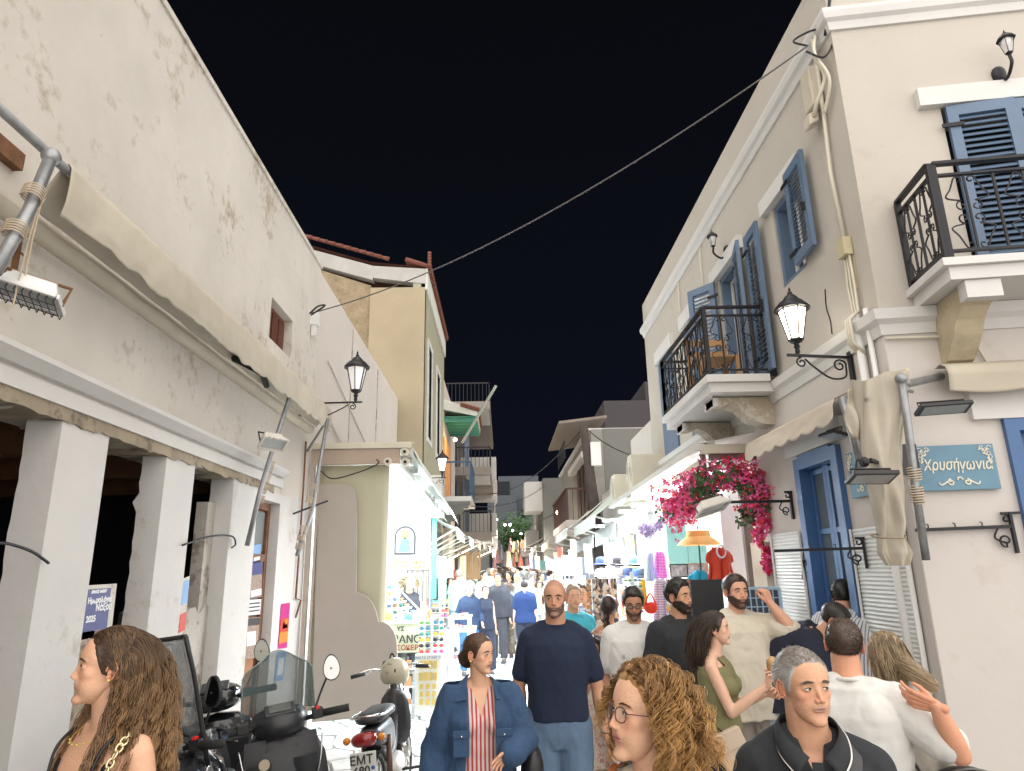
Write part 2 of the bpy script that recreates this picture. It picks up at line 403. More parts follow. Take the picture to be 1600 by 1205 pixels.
# interior
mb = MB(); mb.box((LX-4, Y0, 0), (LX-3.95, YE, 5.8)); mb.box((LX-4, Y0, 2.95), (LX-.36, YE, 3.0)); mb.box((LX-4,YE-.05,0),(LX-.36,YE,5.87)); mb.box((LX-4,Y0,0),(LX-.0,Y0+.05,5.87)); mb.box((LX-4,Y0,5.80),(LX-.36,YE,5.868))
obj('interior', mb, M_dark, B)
for k in range(5):
    mb = MB(); y = 2.2+k*1.25; mb.box((LX-3.9, y, 2.72), (LX-.36, y+.16, 2.94)); obj('beam', mb, M_wood, B)
mb = MB()
for k in range(4): mb.box((LX-1.1, 1.0, 2.2+k*.17), (LX-1.13, 8, 2.3+k*.17), 0)
# door
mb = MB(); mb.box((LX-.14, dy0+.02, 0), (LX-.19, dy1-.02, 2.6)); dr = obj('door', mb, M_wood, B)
mb = MB()
for (a, b) in ((dy0, dy0+.07), (dy1-.07, dy1)): mb.box((LX-.10, a, 0), (LX-.22, b, 2.62))
mb.box((LX-.10, dy0+.07, 2.54), (LX-.22, dy1-.07, 2.62)); mb.box((LX-.10, dy0+.07, 2.02), (LX-.22, dy1-.07, 2.09)); obj('frame', mb, M_wood, dr)
mb = MB(); mb.box((LX-.125, dy0+.09, 2.12), (LX-.139, dy1-.09, 2.52)); mb.box((LX-.125, dy0+.16, 1.55), (LX-.139, dy1-.16, 1.95)); obj('pane', mb, mat('grey_glass', (.20,.22,.22), .15, var=.1), dr)
mb = MB()
for z in (.25, .85): mb.box((LX-.115, dy0+.14, z), (LX-.139, dy1-.14, z+.48))
obj('panel', mb, M_woodl if False else mat('mid_wood', (.27,.12,.05), .55, var=.3, vscale=8), dr)
# pipes, rods
def wire(pts, r=.008, n=5): 
    m = MB(); m.tube(pts, r, n); return m
def spl(pts, k=8):        # catmull-rom
    P = [Vector(p) for p in pts]; P = [P[0]*2-P[1]]+P+[P[-1]*2-P[-2]]; out = []
    for i in range(1, len(P)-2):
        for j in range(k):
            t = j/k; a, b, c, d = P[i-1], P[i], P[i+1], P[i+2]
            out.append(.5*((2*b)+(c-a)*t+(2*a-5*b+4*c-d)*t*t+(3*b-a-3*c+d)*t**3))
    out.append(P[-2]); return out
def LW(px, py, out=0): y, z = LP(px, py); return Vector((LX+out, y, z)) if out == 0 else at_x(px, py, LX+out)
for pp, lb in (([(-5,848),(15,850),(50,862),(76,880)], 'bent dark iron rod poking out of the nearest left pier'),
               ([(285,852),(330,838),(362,838),(368,850),(362,856)], 'curved black iron rod across the third opening of the derelict building')):
    solo('iron_rod', wire(spl([LW(x,y,.03) for x,y in pp]), .008), M_iron, lb, 'rod', smooth=True)
solo('drain_pipe', wire([LW(478,690,.03), LW(474,760,.03), LW(466,880,.03), LW(462,935,.03), LW(470,938,.03), LW(462,965,.03)], .012), M_rust, 'thin bent pipe running down the end of the cream wall', 'pipe', smooth=True)
# posters (flat prints)
def poster(a, b, c, d, out, cols, label, cat='poster', name='poster', seed=0, textlines=()):
    # corners as px tl,tr,br,bl on plane LX+out
    m = MB(); P = [at_x(x, y, LX+out) for x, y in (a, b, c, d)]
    m.prism([P[3], P[2], P[1], P[0]], (.003, 0, 0)); root = solo(name, m, cols[0], label, cat)
    rr = random.Random(seed); yd = (P[1]-P[0]); zd = (P[0]-P[3])
    for (u0, u1, v0, v1, mt) in cols[1:]:
        q = MB(); z = lambda u, v: P[3]+yd*u+zd*v+Vector((.0045,0,0))
        q.prism([z(u0,v0), z(u1,v0), z(u1,v1), z(u0,v1)], (.002,0,0)); obj('print_block', q, mt, root)
    for (u, v, s, sz, mt) in textlines:
        c0 = P[3]+yd*u+zd*v+Vector((.0075,0,0)); text(s, sz, mt, frame(c0, yd, (0,0,1)), root, extrude=.0006, bold=.002)
    return root
Pn = mat('navy_print', (.03,.035,.17), .5); Pw = mat('white_print', (.75,.75,.75), .5); Py = mat('yellow_print', (.8,.55,.05), .5); Pr = mat('red_print', (.55,.05,.03), .5)
Pm = mat('magenta_print', (.45,.02,.2), .5); Po = mat('orange_print', (.75,.22,.03), .5); Pb = mat('sky_blue_print', (.18,.35,.6), .5); Pk = mat('black_print', (.03,.03,.03), .5); Pp = mat('faded_paper', (.55,.52,.47), .8, dirt=(.3,.25,.2), dscale=8)
Pt = mat('photo_print_brown', (.28,.20,.16), .6, var=.6, vscale=30)
poster((133,915),(182,912),(172,1000),(122,1010), -.112, [Pp, (.04,.80,.10,.93,Pn), (.04,.8,.0,.22,Pt)], 'dark blue event poster with white lettering pasted in the gap behind the first pier', seed=1,
       textlines=((.42,.88,'ΔΗΜΟΣ ΝΑΞΟΥ',.022,Pw),(.48,.73,'Ημερολόγιο',.046,Pw),(.62,.60,'Νάξου',.056,Pw),(.25,.42,'2025',.05,Pw)))
poster((284,905),(296,900),(288,985),(276,1000), -.112, [Pp, (.1,.9,.55,.95,Pb), (.1,.9,.1,.4,Pr)], 'narrow torn leaflet pasted between the second and third piers')
def door_poster(x0, y0, x1, y1, cols, lab, tl=()):
    poster((x0,y0),(x1,y0-2),(x1-2,y1-2),(x0-2,y1), -.105, cols, lab, textlines=tl)
door_poster(396,852,408,880,[Pb,(.1,.9,.1,.3,Pw)],'small sky blue flyer topmost on the old wooden door')
door_poster(392,878,410,935,[Pt,(.05,.95,.62,.97,Pn),(.05,.95,.02,.2,Pw)],'tall brown and navy photo flyer pasted on the old wooden door')
door_poster(387,938,408,962,[Pw,(.1,.9,.7,.8,Pk),(.1,.9,.45,.55,Pk),(.1,.9,.2,.3,Pk)],'white text flyer pasted below the photo flyer on the door')
door_poster(384,966,406,1030,[Pt,(.05,.95,.8,.98,Pk),(.1,.7,.3,.65,Pw)],'lowest brown flyer with large figure on the old wooden door')
poster((439,944),(453,942),(448,1012),(434,1014), .004, [Pm,(.05,.95,.35,.66,Pr),(.05,.95,.1,.36,Po),(.3,.8,.42,.62,Py)], 'magenta and orange vertical poster on the wall right of the door')
poster((433,1020),(447,1018),(442,1062),(428,1066), .004, [Pb,(.2,.8,.2,.8,Pw)], 'faded blue poster under the magenta one on the end wall')

# -------- folded awning along the left wall
AW = thing('folded_awning', 'long folded beige canvas awning running along the cream wall above the piers', 'awning', (LX, 4, 3.6))
ya, yb = .4, 8.05
# roller cylinder with slightly irregular cloth
def roll(u, v):
    a = 2*math.pi*u; y = ya+(yb-ya)*v; r = .058+.006*mnoise.noise(Vector((y*3, a, 0)))
    return (LX+.10+r*math.cos(a), y, 3.56+r*math.sin(a))
mb = MB(); mb.grid(roll, 16, 60); obj('cloth_roll', mb, M_canvas, AW, smooth=True)
# hanging valance: outer bar at X+.30, cloth from top edge folding under
rr = random.Random(2)
def val(u, v):
    y = 2.92+(8.1-2.92)*v; w = mnoise.noise(Vector((y*2.2, 3.1, 0)))
    pts = [(LX+.16, 3.60+.02*w), (LX+.22, 3.655-.03*w), (LX+.30, 3.80), (LX+.33, 3.82), (LX+.345, 3.79), (LX+.35, 3.70+.01*w), (LX+.345+.012*w, 3.61), (LX+.33+.02*w, 3.545+.035*mnoise.noise(Vector((y*3.5, 0, 1)))+.02*mnoise.noise(Vector((y*9, 0, 4)))+.006*math.sin(y*21))]
    t = u*(len(pts)-1); i = min(int(t), len(pts)-2); f = t-i
    x = pts[i][0]*(1-f)+pts[i+1][0]*f; z = pts[i][1]*(1-f)+pts[i+1][1]*f
    return (x+.008*mnoise.noise(Vector((y*9, u*5, 2))), y, z)
mb = MB(); mb.grid(val, 28, 220); o_ = obj('valance', mb, M_canvas, AW, smooth=True)
sm = o_.modifiers.new('s', 'SOLIDIFY'); sm.thickness = .004
mb = MB(); mb.tube([(LX+.315, .2, 3.785), (LX+.315, 8.12, 3.785)], .022, 8); obj('front_bar', mb, M_steel, AW, smooth=True)
mb = MB(); mb.tube([(LX+.22, 5.35, 3.60), (LX+.30,5.8,3.605),(LX+.2,6.2,3.60)], .03, 6); obj('mould_stain', mb, M_dark, AW, smooth=True)
mb = MB(); mb.box((LX, ya-.6, 3.83), (LX+.05, 3.0, 3.92)); obj('wall_rail', mb, M_rust, AW)
# arm pipes
def pipe(name, pts, r, label, wraps=(), mtl=M_steel, ball=False):
    t = thing(name, label, 'pipe', pts[0]); m = MB(); m.tube(pts, r, 10)
    if ball: m.ell(pts[0], r*1.6, 10, 8)
    obj('tube', m, mtl, t, smooth=True)
    P0 = Vector(pts[0]); P1 = Vector(pts[-1]); d = (P1-P0).normalized(); u = d.orthogonal(); w = d.cross(u)
    for f in wraps:
        c = P0.lerp(P1, f); m = MB()
        m.tube([c+(u*math.cos(a*.7)+w*math.sin(a*.7))*(r*1.14)+d*(a*.0016) for a in range(0, 46)], r*.16, 4)
        obj('rope_wrap', m, mat('rope', (.55,.45,.33), .9), t, smooth=True)
    return t
def Lx(px, py, x): return at_x(px, py, x)
pipe('steel_pole', [Lx(80,245,-2.02), Lx(45,330,-2.0), Lx(-8,425,-1.98)], .026, 'thick grey steel awning arm tied with rope at the left picture edge', (.30,.62), ball=True)
pipe('steel_pole', [Lx(452,622,-2.08), Lx(425,705,-2.15), Lx(407,765,-2.2), Lx(386,853,-2.27)], .022, 'grey awning arm hanging in front of the old wooden door behind the floodlight', (.45,.5,.55,.62,.68))
pipe('steel_pole', [Lx(512,655,-2.04), Lx(497,740,-2.08), Lx(488,800,-2.1), Lx(464,868,-2.16)], .022, 'last awning arm hanging at the corner of the cream building with frayed rope', (.5,.6,.8,.86,.92))
solo('awning_strut', wire([Lx(512,655,-2.04), (LX, 8.35, 3.35)], .016), M_steel, 'short diagonal strut joining the awning end to the wall corner', 'strut')
solo('iron_rod', wire([Lx(458,803,-2.35), Lx(512,783,-2.05)], .012), M_iron, 'straight dark iron rod sticking out across the corner awning arm', 'rod')
# ropes from arm to lamp
for a, b in (((68,300),(38,440)), ((70,310),(0,420)), ((62,310),(20,480))):
    solo('rope', wire([Lx(*a,-1.99), Lx((a[0]+b[0])/2-3,(a[1]+b[1])/2+6,-1.98), Lx(*b,-1.98)], .0035, 4), mat('rope', (.55,.45,.33), .9), 'thin pale rope hanging from the near awning arm to the caged floodlight', 'rope', group='ropes hanging from the near awning arm')
# caged floodlight near
def floodlight(c, ax, up, w, h, d, label, body=M_white, cage=False, glassm=None, name='floodlight', dirt=False):
    ax = Vector(ax).normalized(); n = Vector(up).normalized(); sd = ax.cross(n).normalized(); n = sd.cross(ax)
    t = thing(name, label, 'floodlight', c); c = Vector(c); m = MB()
    # tapered housing: n = facing direction of the glass
    f = [c+ax*(i*w/2)+sd*(j*h/2) for i, j in ((-1,-1),(1,-1),(1,1),(-1,1))]; b = [c-n*d+ax*(i*w/2*.7)+sd*(j*h/2*.6) for i, j in ((-1,-1),(1,-1),(1,1),(-1,1))]
    m.add(f+b, [(0,1,5,4),(1,2,6,5),(2,3,7,6),(3,0,4,7),(7,6,5,4)]); 
    for i in range(4):
        m.bar(f[i], f[(i+1)%4], .022, .022, up=n)
    obj('housing', m, body, t, bevel=.004)
    m = MB(); g = [p+(c-p)*.1-n*.006 for p in f]; m.add(g, [(0,1,2,3)]); obj('glass', m, glassm or mat('lamp_dull_glass', (.45,.47,.47), .12, var=.1), t)
    if cage:
        m = MB()
        for k in range(9):
            u = -1+2*k/8; m.tube([c+ax*(u*w/2)-sd*(h/2)+n*.0, c+ax*(u*w/2)-sd*(h/2)+n*.03, c+ax*(u*w/2)+sd*(h/2)+n*.03, c+ax*(u*w/2)+sd*(h/2)], .0025, 4)
        for v in (-.6,0,.6): m.tube([c-ax*(w/2)+sd*(v*h/2)+n*.03, c+ax*(w/2)+sd*(v*h/2)+n*.03], .0025, 4)
        obj('wire_cage', m, M_iron, t)
    m = MB(); m.tube([c-ax*(w*.53), c-ax*(w*.53)-n*d*1.3, c+ax*(w*.53)-n*d*1.3, c+ax*(w*.53)], .008, 6); obj('bracket', m, M_rust if body is M_white else M_iron, t)
    return t
cN = Lx(45, 462, -1.98)
floodlight(cN, (1,.35,-.28), (-.15,-.25,-1), .24, .15, .07, 'white rusty floodlight with wire cage hanging from the near awning arm', cage=True)
m = MB(); m.tube([cN+Vector((-.22,-.06,.05)), cN+Vector((-.05,0,.05))], .02, 8); solo('rusty_stub', m, mat('orange_rust', (.45,.16,.03), .8, var=.4, vscale=30), 'orange rusty pipe end holding the caged floodlight', 'bracket')
m = MB(); m.bar(Lx(30,375,-2.38), Lx(22,422,-2.38), .03, .01); m.tube([Lx(33,395,-2.36), Lx(38,402,-2.33), Lx(36,410,-2.33)], .005, 5); solo('wall_hook', m, M_rust, 'rusty iron hook plate fixed on the wall behind the near awning arm', 'hook')
floodlight(Lx(427,694,-2.02), (.75,.66,-.06), (.35,-.5,-.78), .22, .14, .10, 'white square floodlight with weathered housing in front of the wooden door', body=mat('weathered_white', (.60,.57,.52), .7, dirt=(.3,.2,.12), dscale=6), glassm=mat('lamp_dull_glass', (.45,.47,.47), .12, var=.1))

# ================================================================== LANTERNS
def lantern_mb(t, S, glass, mtl=M_iron, hexn=6, top_out=True):
    # local: centre of lantern body at origin bottom z=0; height ~0.5*S
    def ring(r, z, k=hexn, ph=math.pi/hexn): return [(r*math.cos(2*math.pi*i/k+ph), r*math.sin(2*math.pi*i/k+ph), z) for i in range(k)]
    b, tp = ring(.058*S, .05*S), ring(.118*S, .33*S)
    for i in range(hexn):
        m = MB(); j = (i+1)%hexn; q = .95
        m.add([Vector(b[i])*q+Vector((0,0,.05*S*(1-q))), Vector(b[j])*q+Vector((0,0,.05*S*(1-q))), Vector(tp[j])*q+Vector((0,0,.33*S*(1-q))), Vector(tp[i])*q+Vector((0,0,.33*S*(1-q)))], [(0,1,2,3)])
        obj('pane', m, glass, t)
    m = MB()
    for i in range(hexn):
        m.bar(b[i], tp[i], .010*S); m.bar(b[i], b[(i+1)%hexn], .014*S); m.bar(tp[i], tp[(i+1)%hexn], .016*S)
    obj('cage', m, mtl, t)
    m = MB(); m.lathe([(.15*S,.325*S),(.152*S,.34*S),(.10*S,.40*S),(.075*S,.41*S),(.065*S,.43*S),(.04*S,.46*S),(.02*S,.47*S),(.022*S,.49*S),(.008*S,.50*S),(.012*S,.515*S),(.001*S,.545*S)], n=hexn*2)
    obj('roof', m, mtl, t, ang=40)
    m = MB(); m.lathe([(.06*S,.05*S),(.05*S,.03*S),(.025*S,.02*S),(.02*S,0),(.03*S,-.01*S),(.018*S,-.03*S),(.022*S,-.06*S),(.012*S,-.08*S)], n=10); obj('base_cup', m, mtl, t, ang=40)
def scroll(c, r, turns, ang0, u, w, dirn=1, k=20):
    return [c+(u*math.cos(ang0+dirn*2*math.pi*turns*i/k)+w*math.sin(ang0+dirn*2*math.pi*turns*i/k))*(r*(1-.72*i/k)) for i in range(k+1)]
def bracket(t, wallp, tip, drop, w=.022):     # horizontal arm from wall point to tip with a scroll below
    wallp = Vector(wallp); tip = Vector(tip); d = (tip-wallp); L = d.length; d.normalize(); z = Vector((0,0,1))
    m = MB(); m.bar(wallp+z*drop*.22, wallp-z*drop, w*2.2, w*.8, up=d); obj('wall_plate', m, M_iron, t)
    m = MB(); m.bar(wallp, tip+d*.08, w, w*.8); obj('arm', m, M_iron, t)
    c1 = wallp+d*L*.22-z*drop*.33; c2 = tip-d*L*.05-z*drop*.27
    pts = scroll(c1, drop*.25, 1.25, math.pi*.9, d, z, -1)[::-1]
    m = MB(); m.tube(pts+spl([pts[-1], wallp+d*L*.14-z*drop*.75, wallp+d*L*.42-z*drop*.82, wallp+d*L*.72-z*drop*.42, tip-d*L*.12-z*drop*.12]), w*.32, 6)
    m.tube(scroll(c2, drop*.2, 1.25, math.pi*.5, d, z, -1), w*.32, 6)
    obj('scrollwork', m, M_iron, t, smooth=True)
def street_lantern(label, base, wallp, S, glass, drop, light=None, hexn=6):
    t = thing('street_lantern', label, 'street lamp', base)
    sub = MB
    # build local then shift by making children coordinates absolute
    n0 = len(bpy.data.objects); tmp = bpy.data.objects.new('tmp', None); COL.objects.link(tmp)
    lantern_mb(tmp, S, glass, hexn=hexn)
    for c in list(tmp.children):
        c.data.transform(Matrix.Translation(Vector(base))); c.parent = t; c.matrix_parent_inverse = Matrix.Translation(-Vector(base))
    bpy.data.objects.remove(tmp)
    if wallp is not None: bracket(t, wallp, Vector(base)+Vector((0,0,-.09*S)), drop)
    return t
# left dark lantern on wall end (x ~ -2.4 .. out)
lb = at_y(557, 630, 7.9); lw = at_y(497, 634, 8.3); lw.x = LX+.02
lb = at_y(556, 617, 7.9)
street_lantern('dark six sided lantern on a scroll bracket at the end of the cream wall', lb, Vector((LX+.02, 7.9, lb.z-.10)), 1.02, M_lampfrost, .20)
# big lit lantern at the house corner right
rb = at_y(1245, 540, 4.75)
street_lantern('large brightly lit black lantern on a scroll bracket at the beige house corner', rb, Vector((RX-.02, 4.75, rb.z-.10)), .86, M_lampglass, .20)
point_light('lantern_bulb', rb+Vector((0,0,.16)), 40, (1,.88,.70), .05)
# small lit lantern down the street, left
sb = at_y(691, 740, 15.2)
street_lantern('small lit lantern in front of the ochre house farther down the left side', sb, Vector((-1.82, 15.2, sb.z-.1)), 1.0, M_lampglass, .3)
point_light('lantern_bulb', sb+Vector((.0,-.0,.2)), 50, (1,.9,.78), .06)
# ================================================================== PALE BUILDING BEHIND
Bp = thing('pale_building', 'plain pale pink rendered wall with joint lines beyond the cream building', 'building', (LX, 12, 0))
mb = MB(); mb.box((LX-.02, YE+.01, 0), (LX-5, 15.6, TOP-.02)); obj('wall', mb, M_pale, Bp)
for y in (10.6, 12.9):
    m = MB(); m.box((LX-.005, y, 3.4), (LX-.021, y+.03, TOP-.1)); obj('joint_strip', m, M_conc, Bp)
m = MB(); m.bar((LX+.0,9.1,4.75),(LX+.0,12.8,3.9),.012); obj('crack', m, M_conc, Bp)
m = MB(); m.tube([(LX+.03, 14.9, 4.6),(LX+.03,14.9,3.0)], .05, 8); m.tube([(LX+.03, 15.2, 4.6),(LX+.03,15.2,3.0)], .05, 8); obj('downpipe', m, M_alu, Bp, smooth=True)
m = MB(); m.tube([(LX+.02, 8.9, 4.05),(LX+.02,11.7,3.35)], .02, 6); obj('conduit', m, M_alu, Bp, smooth=True)
m = MB(); m.box((LX+.02, 8.46, 5.30), (LX+.16, 8.56, 5.42)); m.box((LX+.03, 8.45, 5.06), (LX+.12, 8.5, 5.3))
ib = at_x(492, 500, LX+.04); m = MB(); m.box(ib-Vector((.05,.06,.08)), ib+Vector((.05,.06,.08))); m.box(ib-Vector((.03,.04,.22)), ib+Vector((.03,.0,-.08)))
solo('cable_junction', m, M_white, 'small white junction box with cable ties at the top corner of the cream wall', 'junction box')
# ================================================================== OCHRE HOUSE
OX = -1.82; OY0, OY1 = 15.62, 21.2; OZ = 9.2
Bo = thing('ochre_house', 'tall ochre house with red tiled roof and teal shuttered windows facing the street', 'house', (OX, 18, 0))
wins = []
for (xa, xb, yt, ybm) in ((663, 675, 515, 640), (677.5, 687, 560, 668)):
    pa = at_x(xa, yt, OX); pb = at_x(xb, ybm, OX); wins.append((pa.y, pb.y, pa.z-2.3 if False else at_x((xa+xb)/2, ybm, OX).z, at_x((xa+xb)/2, yt, OX).z))
wins = [(16.45, 17.35, 5.1, 7.5), (18.75, 19.75, 5.1, 7.5)]
mb = MB()
def wallx(mb, x, t, rects, y0, y1, z0, z1, sgn=-1):
    ys = sorted({y0, y1}|{r[0] for r in rects}|{r[1] for r in rects}); zs = sorted({z0, z1}|{r[2] for r in rects}|{r[3] for r in rects})
    for i in range(len(ys)-1):
        for j in range(len(zs)-1):
            cy = (ys[i]+ys[i+1])/2; cz = (zs[j]+zs[j+1])/2
            if any(r[0] < cy < r[1] and r[2] < cz < r[3] for r in rects): continue
            mb.box((x, ys[i], zs[j]), (x+sgn*t, ys[i+1], zs[j+1]))
wallx(mb, OX, .3, wins, OY0, OY1, 3.0, OZ); obj('street_wall', mb, mat('ochre_facade', (.33,.315,.225), .9, var=.08, bump=.2), Bo)
mb = MB(); mb.box((OX-.0, OY0-.001, 2.9), (OX-1.35, OY0+.2, OZ-.5)); obj('end_wall', mb, M_ochre, Bo)
mb = MB(); mb.box((OX-1.35, OY0+.05, 2.9), (OX-8, OY0+.25, OZ+1.1)); 
mb = MB(); mb.prism([(OX-1.35,OY0+.06,2.9),(OX-8,OY0+.06,2.9),(OX-8,OY0+.06,OZ+1.9),(OX-1.35,OY0+.06,OZ-.42)], (0,.2,0)); obj('rough_gable', mb, M_rough, Bo)
mb = MB(); mb.prism([(OX+.02,OY0-.02,OZ-.42),(OX-1.30,OY0-.02,OZ-.24),(OX-1.30,OY0-.02,OZ+.08),(OX+.02,OY0-.02,OZ-.02)], (0,.25,0)); obj('cornice', mb, mat('dull_cornice', (.38,.37,.35), .9, var=.15, vscale=2), Bo)
mb = MB(); mb.prism([(OX-1.30,OY0-.02,OZ-.30),(OX-8,OY0-.02,OZ+1.75),(OX-8,OY0-.02,OZ+2.1),(OX-1.30,OY0-.02,OZ+.08)], (0,.25,0)); obj('cornice', mb, mat('dull_cornice', (.38,.37,.35), .9, var=.15, vscale=2), Bo)
mb = MB(); mb.box((OX+.05, OY0, OZ-.55), (OX-.1, OY1, OZ)); obj('cornice', mb, mat('pale_trim', (.6,.6,.55), .8), Bo)
for (a, b, c, d) in wins:
    m = MB(); m.box((OX+.03, a-.12, c-.12), (OX-.05, a, d+.12)); m.box((OX+.03, b, c-.12), (OX-.05, b+.12, d+.12)); m.box((OX+.03, a, d), (OX-.05, b, d+.12)); m.box((OX+.03, a, c-.12), (OX-.05, b, c)); w_ = obj('window', m, M_whtrim, Bo)
    m = MB(); m.box((OX-.08, a, c), (OX-.12, b, d)); obj('shutter', m, mat('teal_shutter', (.03,.14,.13), .5), Bo)
# tiles: ridge row along gable verge and eave
m = MB()
for k in range(34):
    y = OY0+.0+k*(OY1-OY0)/34; m.tube([(OX+.14, y, OZ+.03), (OX-.5, y, OZ+.25)], .06, 6)
m2 = MB()
for k in range(36):
    f = k/36; x = OX-.9-(7.0)*f; z = OZ+.16+2.2*max(0,(f-.0)); m.tube([(x, OY0-.1, z+.06), (x-.21, OY0-.1, z+.12)], .05, 6, rs=[.055,.04])
for k in range(5): m.tube([(OX+.1-.0*k, OY0-.05+.0*k, OZ+.03+.08*k), (OX+.1, OY0-.05, OZ+.10+.08*k)], .05, 6)
obj('roof_tiles', m, M_terra, Bo, kind='stuff', smooth=True)
m = MB(); m.add([(OX+.12,OY0,OZ+.02),(OX-1.4,OY0,OZ+.20),(OX-8,OY0,OZ+2.3),(OX-8,OY1,OZ+2.3),(OX-1.4,OY1,OZ+.2),(OX+.12,OY1,OZ+.02)], [(0,1,4,5),(1,2,3,4)]); obj('roof', m, M_terra, Bo)
m = MB(); m.box((OX+.08, 15.75, 3.15), (OX+.45, 16.5, 4.05)); obj('ground_floor_wall', MB().box((OX-.0, OY0+.3, 0), (OX-3, OY1, 2.98)), M_grey, Bo)
tag(obj('meter_box', m, M_alu, None), 'grey metal meter cabinet hung on the ochre house above the shop awning', 'cabinet')
# green balcony roof + balcony + lit bay
Bg = thing('green_balcony_house', 'narrow house with teal timber balcony canopy and warm lit balcony after the ochre house', 'house', (-1.75, 23, 0))
obj('wall', MB().box((-1.85, 21.25, 0), (-8, 27, 8.0)), M_pale, Bg)
m = MB(); m.prism([(-1.85,21.6,7.0),(-.75,21.6,6.75),(-.75,21.6,6.95),(-1.85,21.6,7.35)], (0,2.8,0)); obj('canopy', m, mat('pale_trim', (.6,.6,.55), .8), Bg)
for k in range(6):
    m = MB(); m.box((-1.85, 21.7+k*.5, 6.62), (-.78, 21.78+k*.5, 6.74)); obj('rafter', m, M_green, Bg)
m = MB(); m.box((-1.85,21.6,6.745),(-.78,24.3,6.76)); obj('soffit', m, M_green, Bg)
m = MB()
for k in range(14): m.tube([(-.70, 21.6+k*.2, 6.96), (-1.3, 21.6+k*.2, 7.16)], .08, 5)
obj('canopy_tiles', m, M_terra, Bg, kind='stuff')
m = MB(); m.box((-1.85,21.3,4.0),(-.95,24.2,4.15)); obj('balcony_slab', m, M_whtrim, Bg)
m = MB()
for k in range(16): m.box((-.98, 21.3+k*.19, 4.15), (-.96, 21.33+k*.19, 5.2))
for z in (4.2, 5.2): m.box((-1.0,21.3,z),(-.95,24.2,z+.05))
for k in range(5): m.box((-1.8+k*.2,21.3,4.15),(-1.78+k*.2,21.32,5.2))
m.box((-1.85,21.29,5.2),(-.95,21.33,5.25)); obj('railing', m, mat('blue_rail', (.04,.09,.16), .5), Bg)
m = MB(); m.box((-1.80,21.5,4.15),(-1.84,24,6.1)); obj('lit_doorway', m, mat('warm_interior', (.45,.22,.09), .7, emit=(1,.42,.14), estr=.22, var=.6, vscale=4), Bg)
m = MB(); m.ell((-1.5,21.9,6.05), .06); obj('balcony_bulb', m, M_warmbulb, Bg); point_light('balcony_bulb_light', (-1.4,21.85,5.9), 14, (1,.6,.28), .06)
# stepped stone corbel under balcony
m = MB()
for k in range(4): m.box((-1.85,21.3,3.9-.2*k),(-1.0-.2*k,21.6,4.0-.2*k-.0)); m.box((-1.85,21.31,3.8-.2*k),(-1.05-.2*k,21.55,3.9-.2*k))
obj('corbel', m, M_grey, Bg)
solo('flag_pole', wire([at_y(722, 692, 21.6), at_y(775, 603, 20.6)], .045, 8), mat('pale_pole', (.40,.42,.38), .6), 'bare pale flag pole slanting out over the street above the left awnings', 'flag pole')
# ================================================================== APARTMENT BLOCK with stacked balconies
Ba = thing('apartment_block', 'grey white apartment block with stacked balconies on the left beyond the flag pole', 'apartment block', (-2, 32, 0))
obj('wall', MB().box((-1.9, 29.5, 0), (-9, 40, 8.7)), mat('block_wall', (.17,.155,.15), .9, var=.05), Ba)  # wall and slab colours darkened to stand in for lamplight fading with distance
for z, zn in ((8.55, 0), (5.75, 1), (3.1, 2)):
    m = MB(); m.box((-4.5, 28.2, z), (-.45, 31.5, z+.35)); m.box((-1.9,31.5,z),(-.45,38,z+.3)); obj('balcony_slab', m, mat('block_slab', (.24,.21,.19), .85), Ba)
    m = MB(); m.box((-1.5,28.3,z-.03),(-.5,31.4,z-.001)); obj('soffit', m, M_whtrim, Ba)
    m = MB()
    for k in range(24): m.box((-4.4+k*.165, 28.25, z+.35), (-4.38+k*.165, 28.27, z+1.15))
    m.box((-4.5,28.24,z+1.15),(-.45,28.28,z+1.2))
    for k in range(18): m.box((-.5, 28.3+k*.2, z+.35), (-.48, 28.32+k*.2, z+1.15))
    m.box((-.51,28.24,z+1.15),(-.47,31.8,z+1.2)); obj('railing', m, M_iron, Ba)
for (y0, z0) in ((31.6, 6.0), (31.6, 3.4), (36, 5.5), (36,3)):
    m = MB(); m.box((-1.9, y0, z0), (-.25, y0+1.4, z0+1.05)); obj('bay_panel', m, M_whtrim, Ba)
for z in (6.2, 3.5):
    m = MB(); m.box((-2.3, 29.46, z), (-1.95, 29.5, z+2.1)); obj('window', m, M_glassd, Ba)
m = MB(); m.box((-1.6,29.42,0),(-1.4,29.5,8.5)); obj('pilaster', m, mat('blue_grey', (.14,.18,.24), .8), Ba)
m = MB(); m.bar((-.4,31,3.0),(-.3,31,5.2),.05); m.bar((-.3,35,5.2),(-.3,35,7.4),.05); obj('antenna_mast', m, M_alu, Ba)
# ================================================================== FAR CENTRE, RIGHT DISTANT
def house(name, label, boxes, winspec=(), loc=None):
    t = thing(name, label, 'building', loc or (boxes[0][0][0], boxes[0][0][1], 0))
    for (a, b, mt) in boxes: obj('wall', MB().box(a, b), mt, t)
    for (a, b, mt) in winspec: obj('window', MB().box(a, b), mt, t)
    return t
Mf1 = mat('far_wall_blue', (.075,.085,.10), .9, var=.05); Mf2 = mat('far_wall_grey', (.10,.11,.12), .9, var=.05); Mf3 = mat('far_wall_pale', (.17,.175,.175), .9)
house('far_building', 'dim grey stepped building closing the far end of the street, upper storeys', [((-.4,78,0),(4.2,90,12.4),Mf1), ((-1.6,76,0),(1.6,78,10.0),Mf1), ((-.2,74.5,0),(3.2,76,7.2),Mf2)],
      [((-.6,77.9,10.3),(.9,77.96,11.8),M_dark), ((3.2,77.9,10.6),(4.0,77.96,11.6),M_dark), ((2.2,77.9,7.4),(2.6,77.96,8.6),M_dark), ((.9,74.4,3.8),(1.5,74.46,6.2),M_dark)])
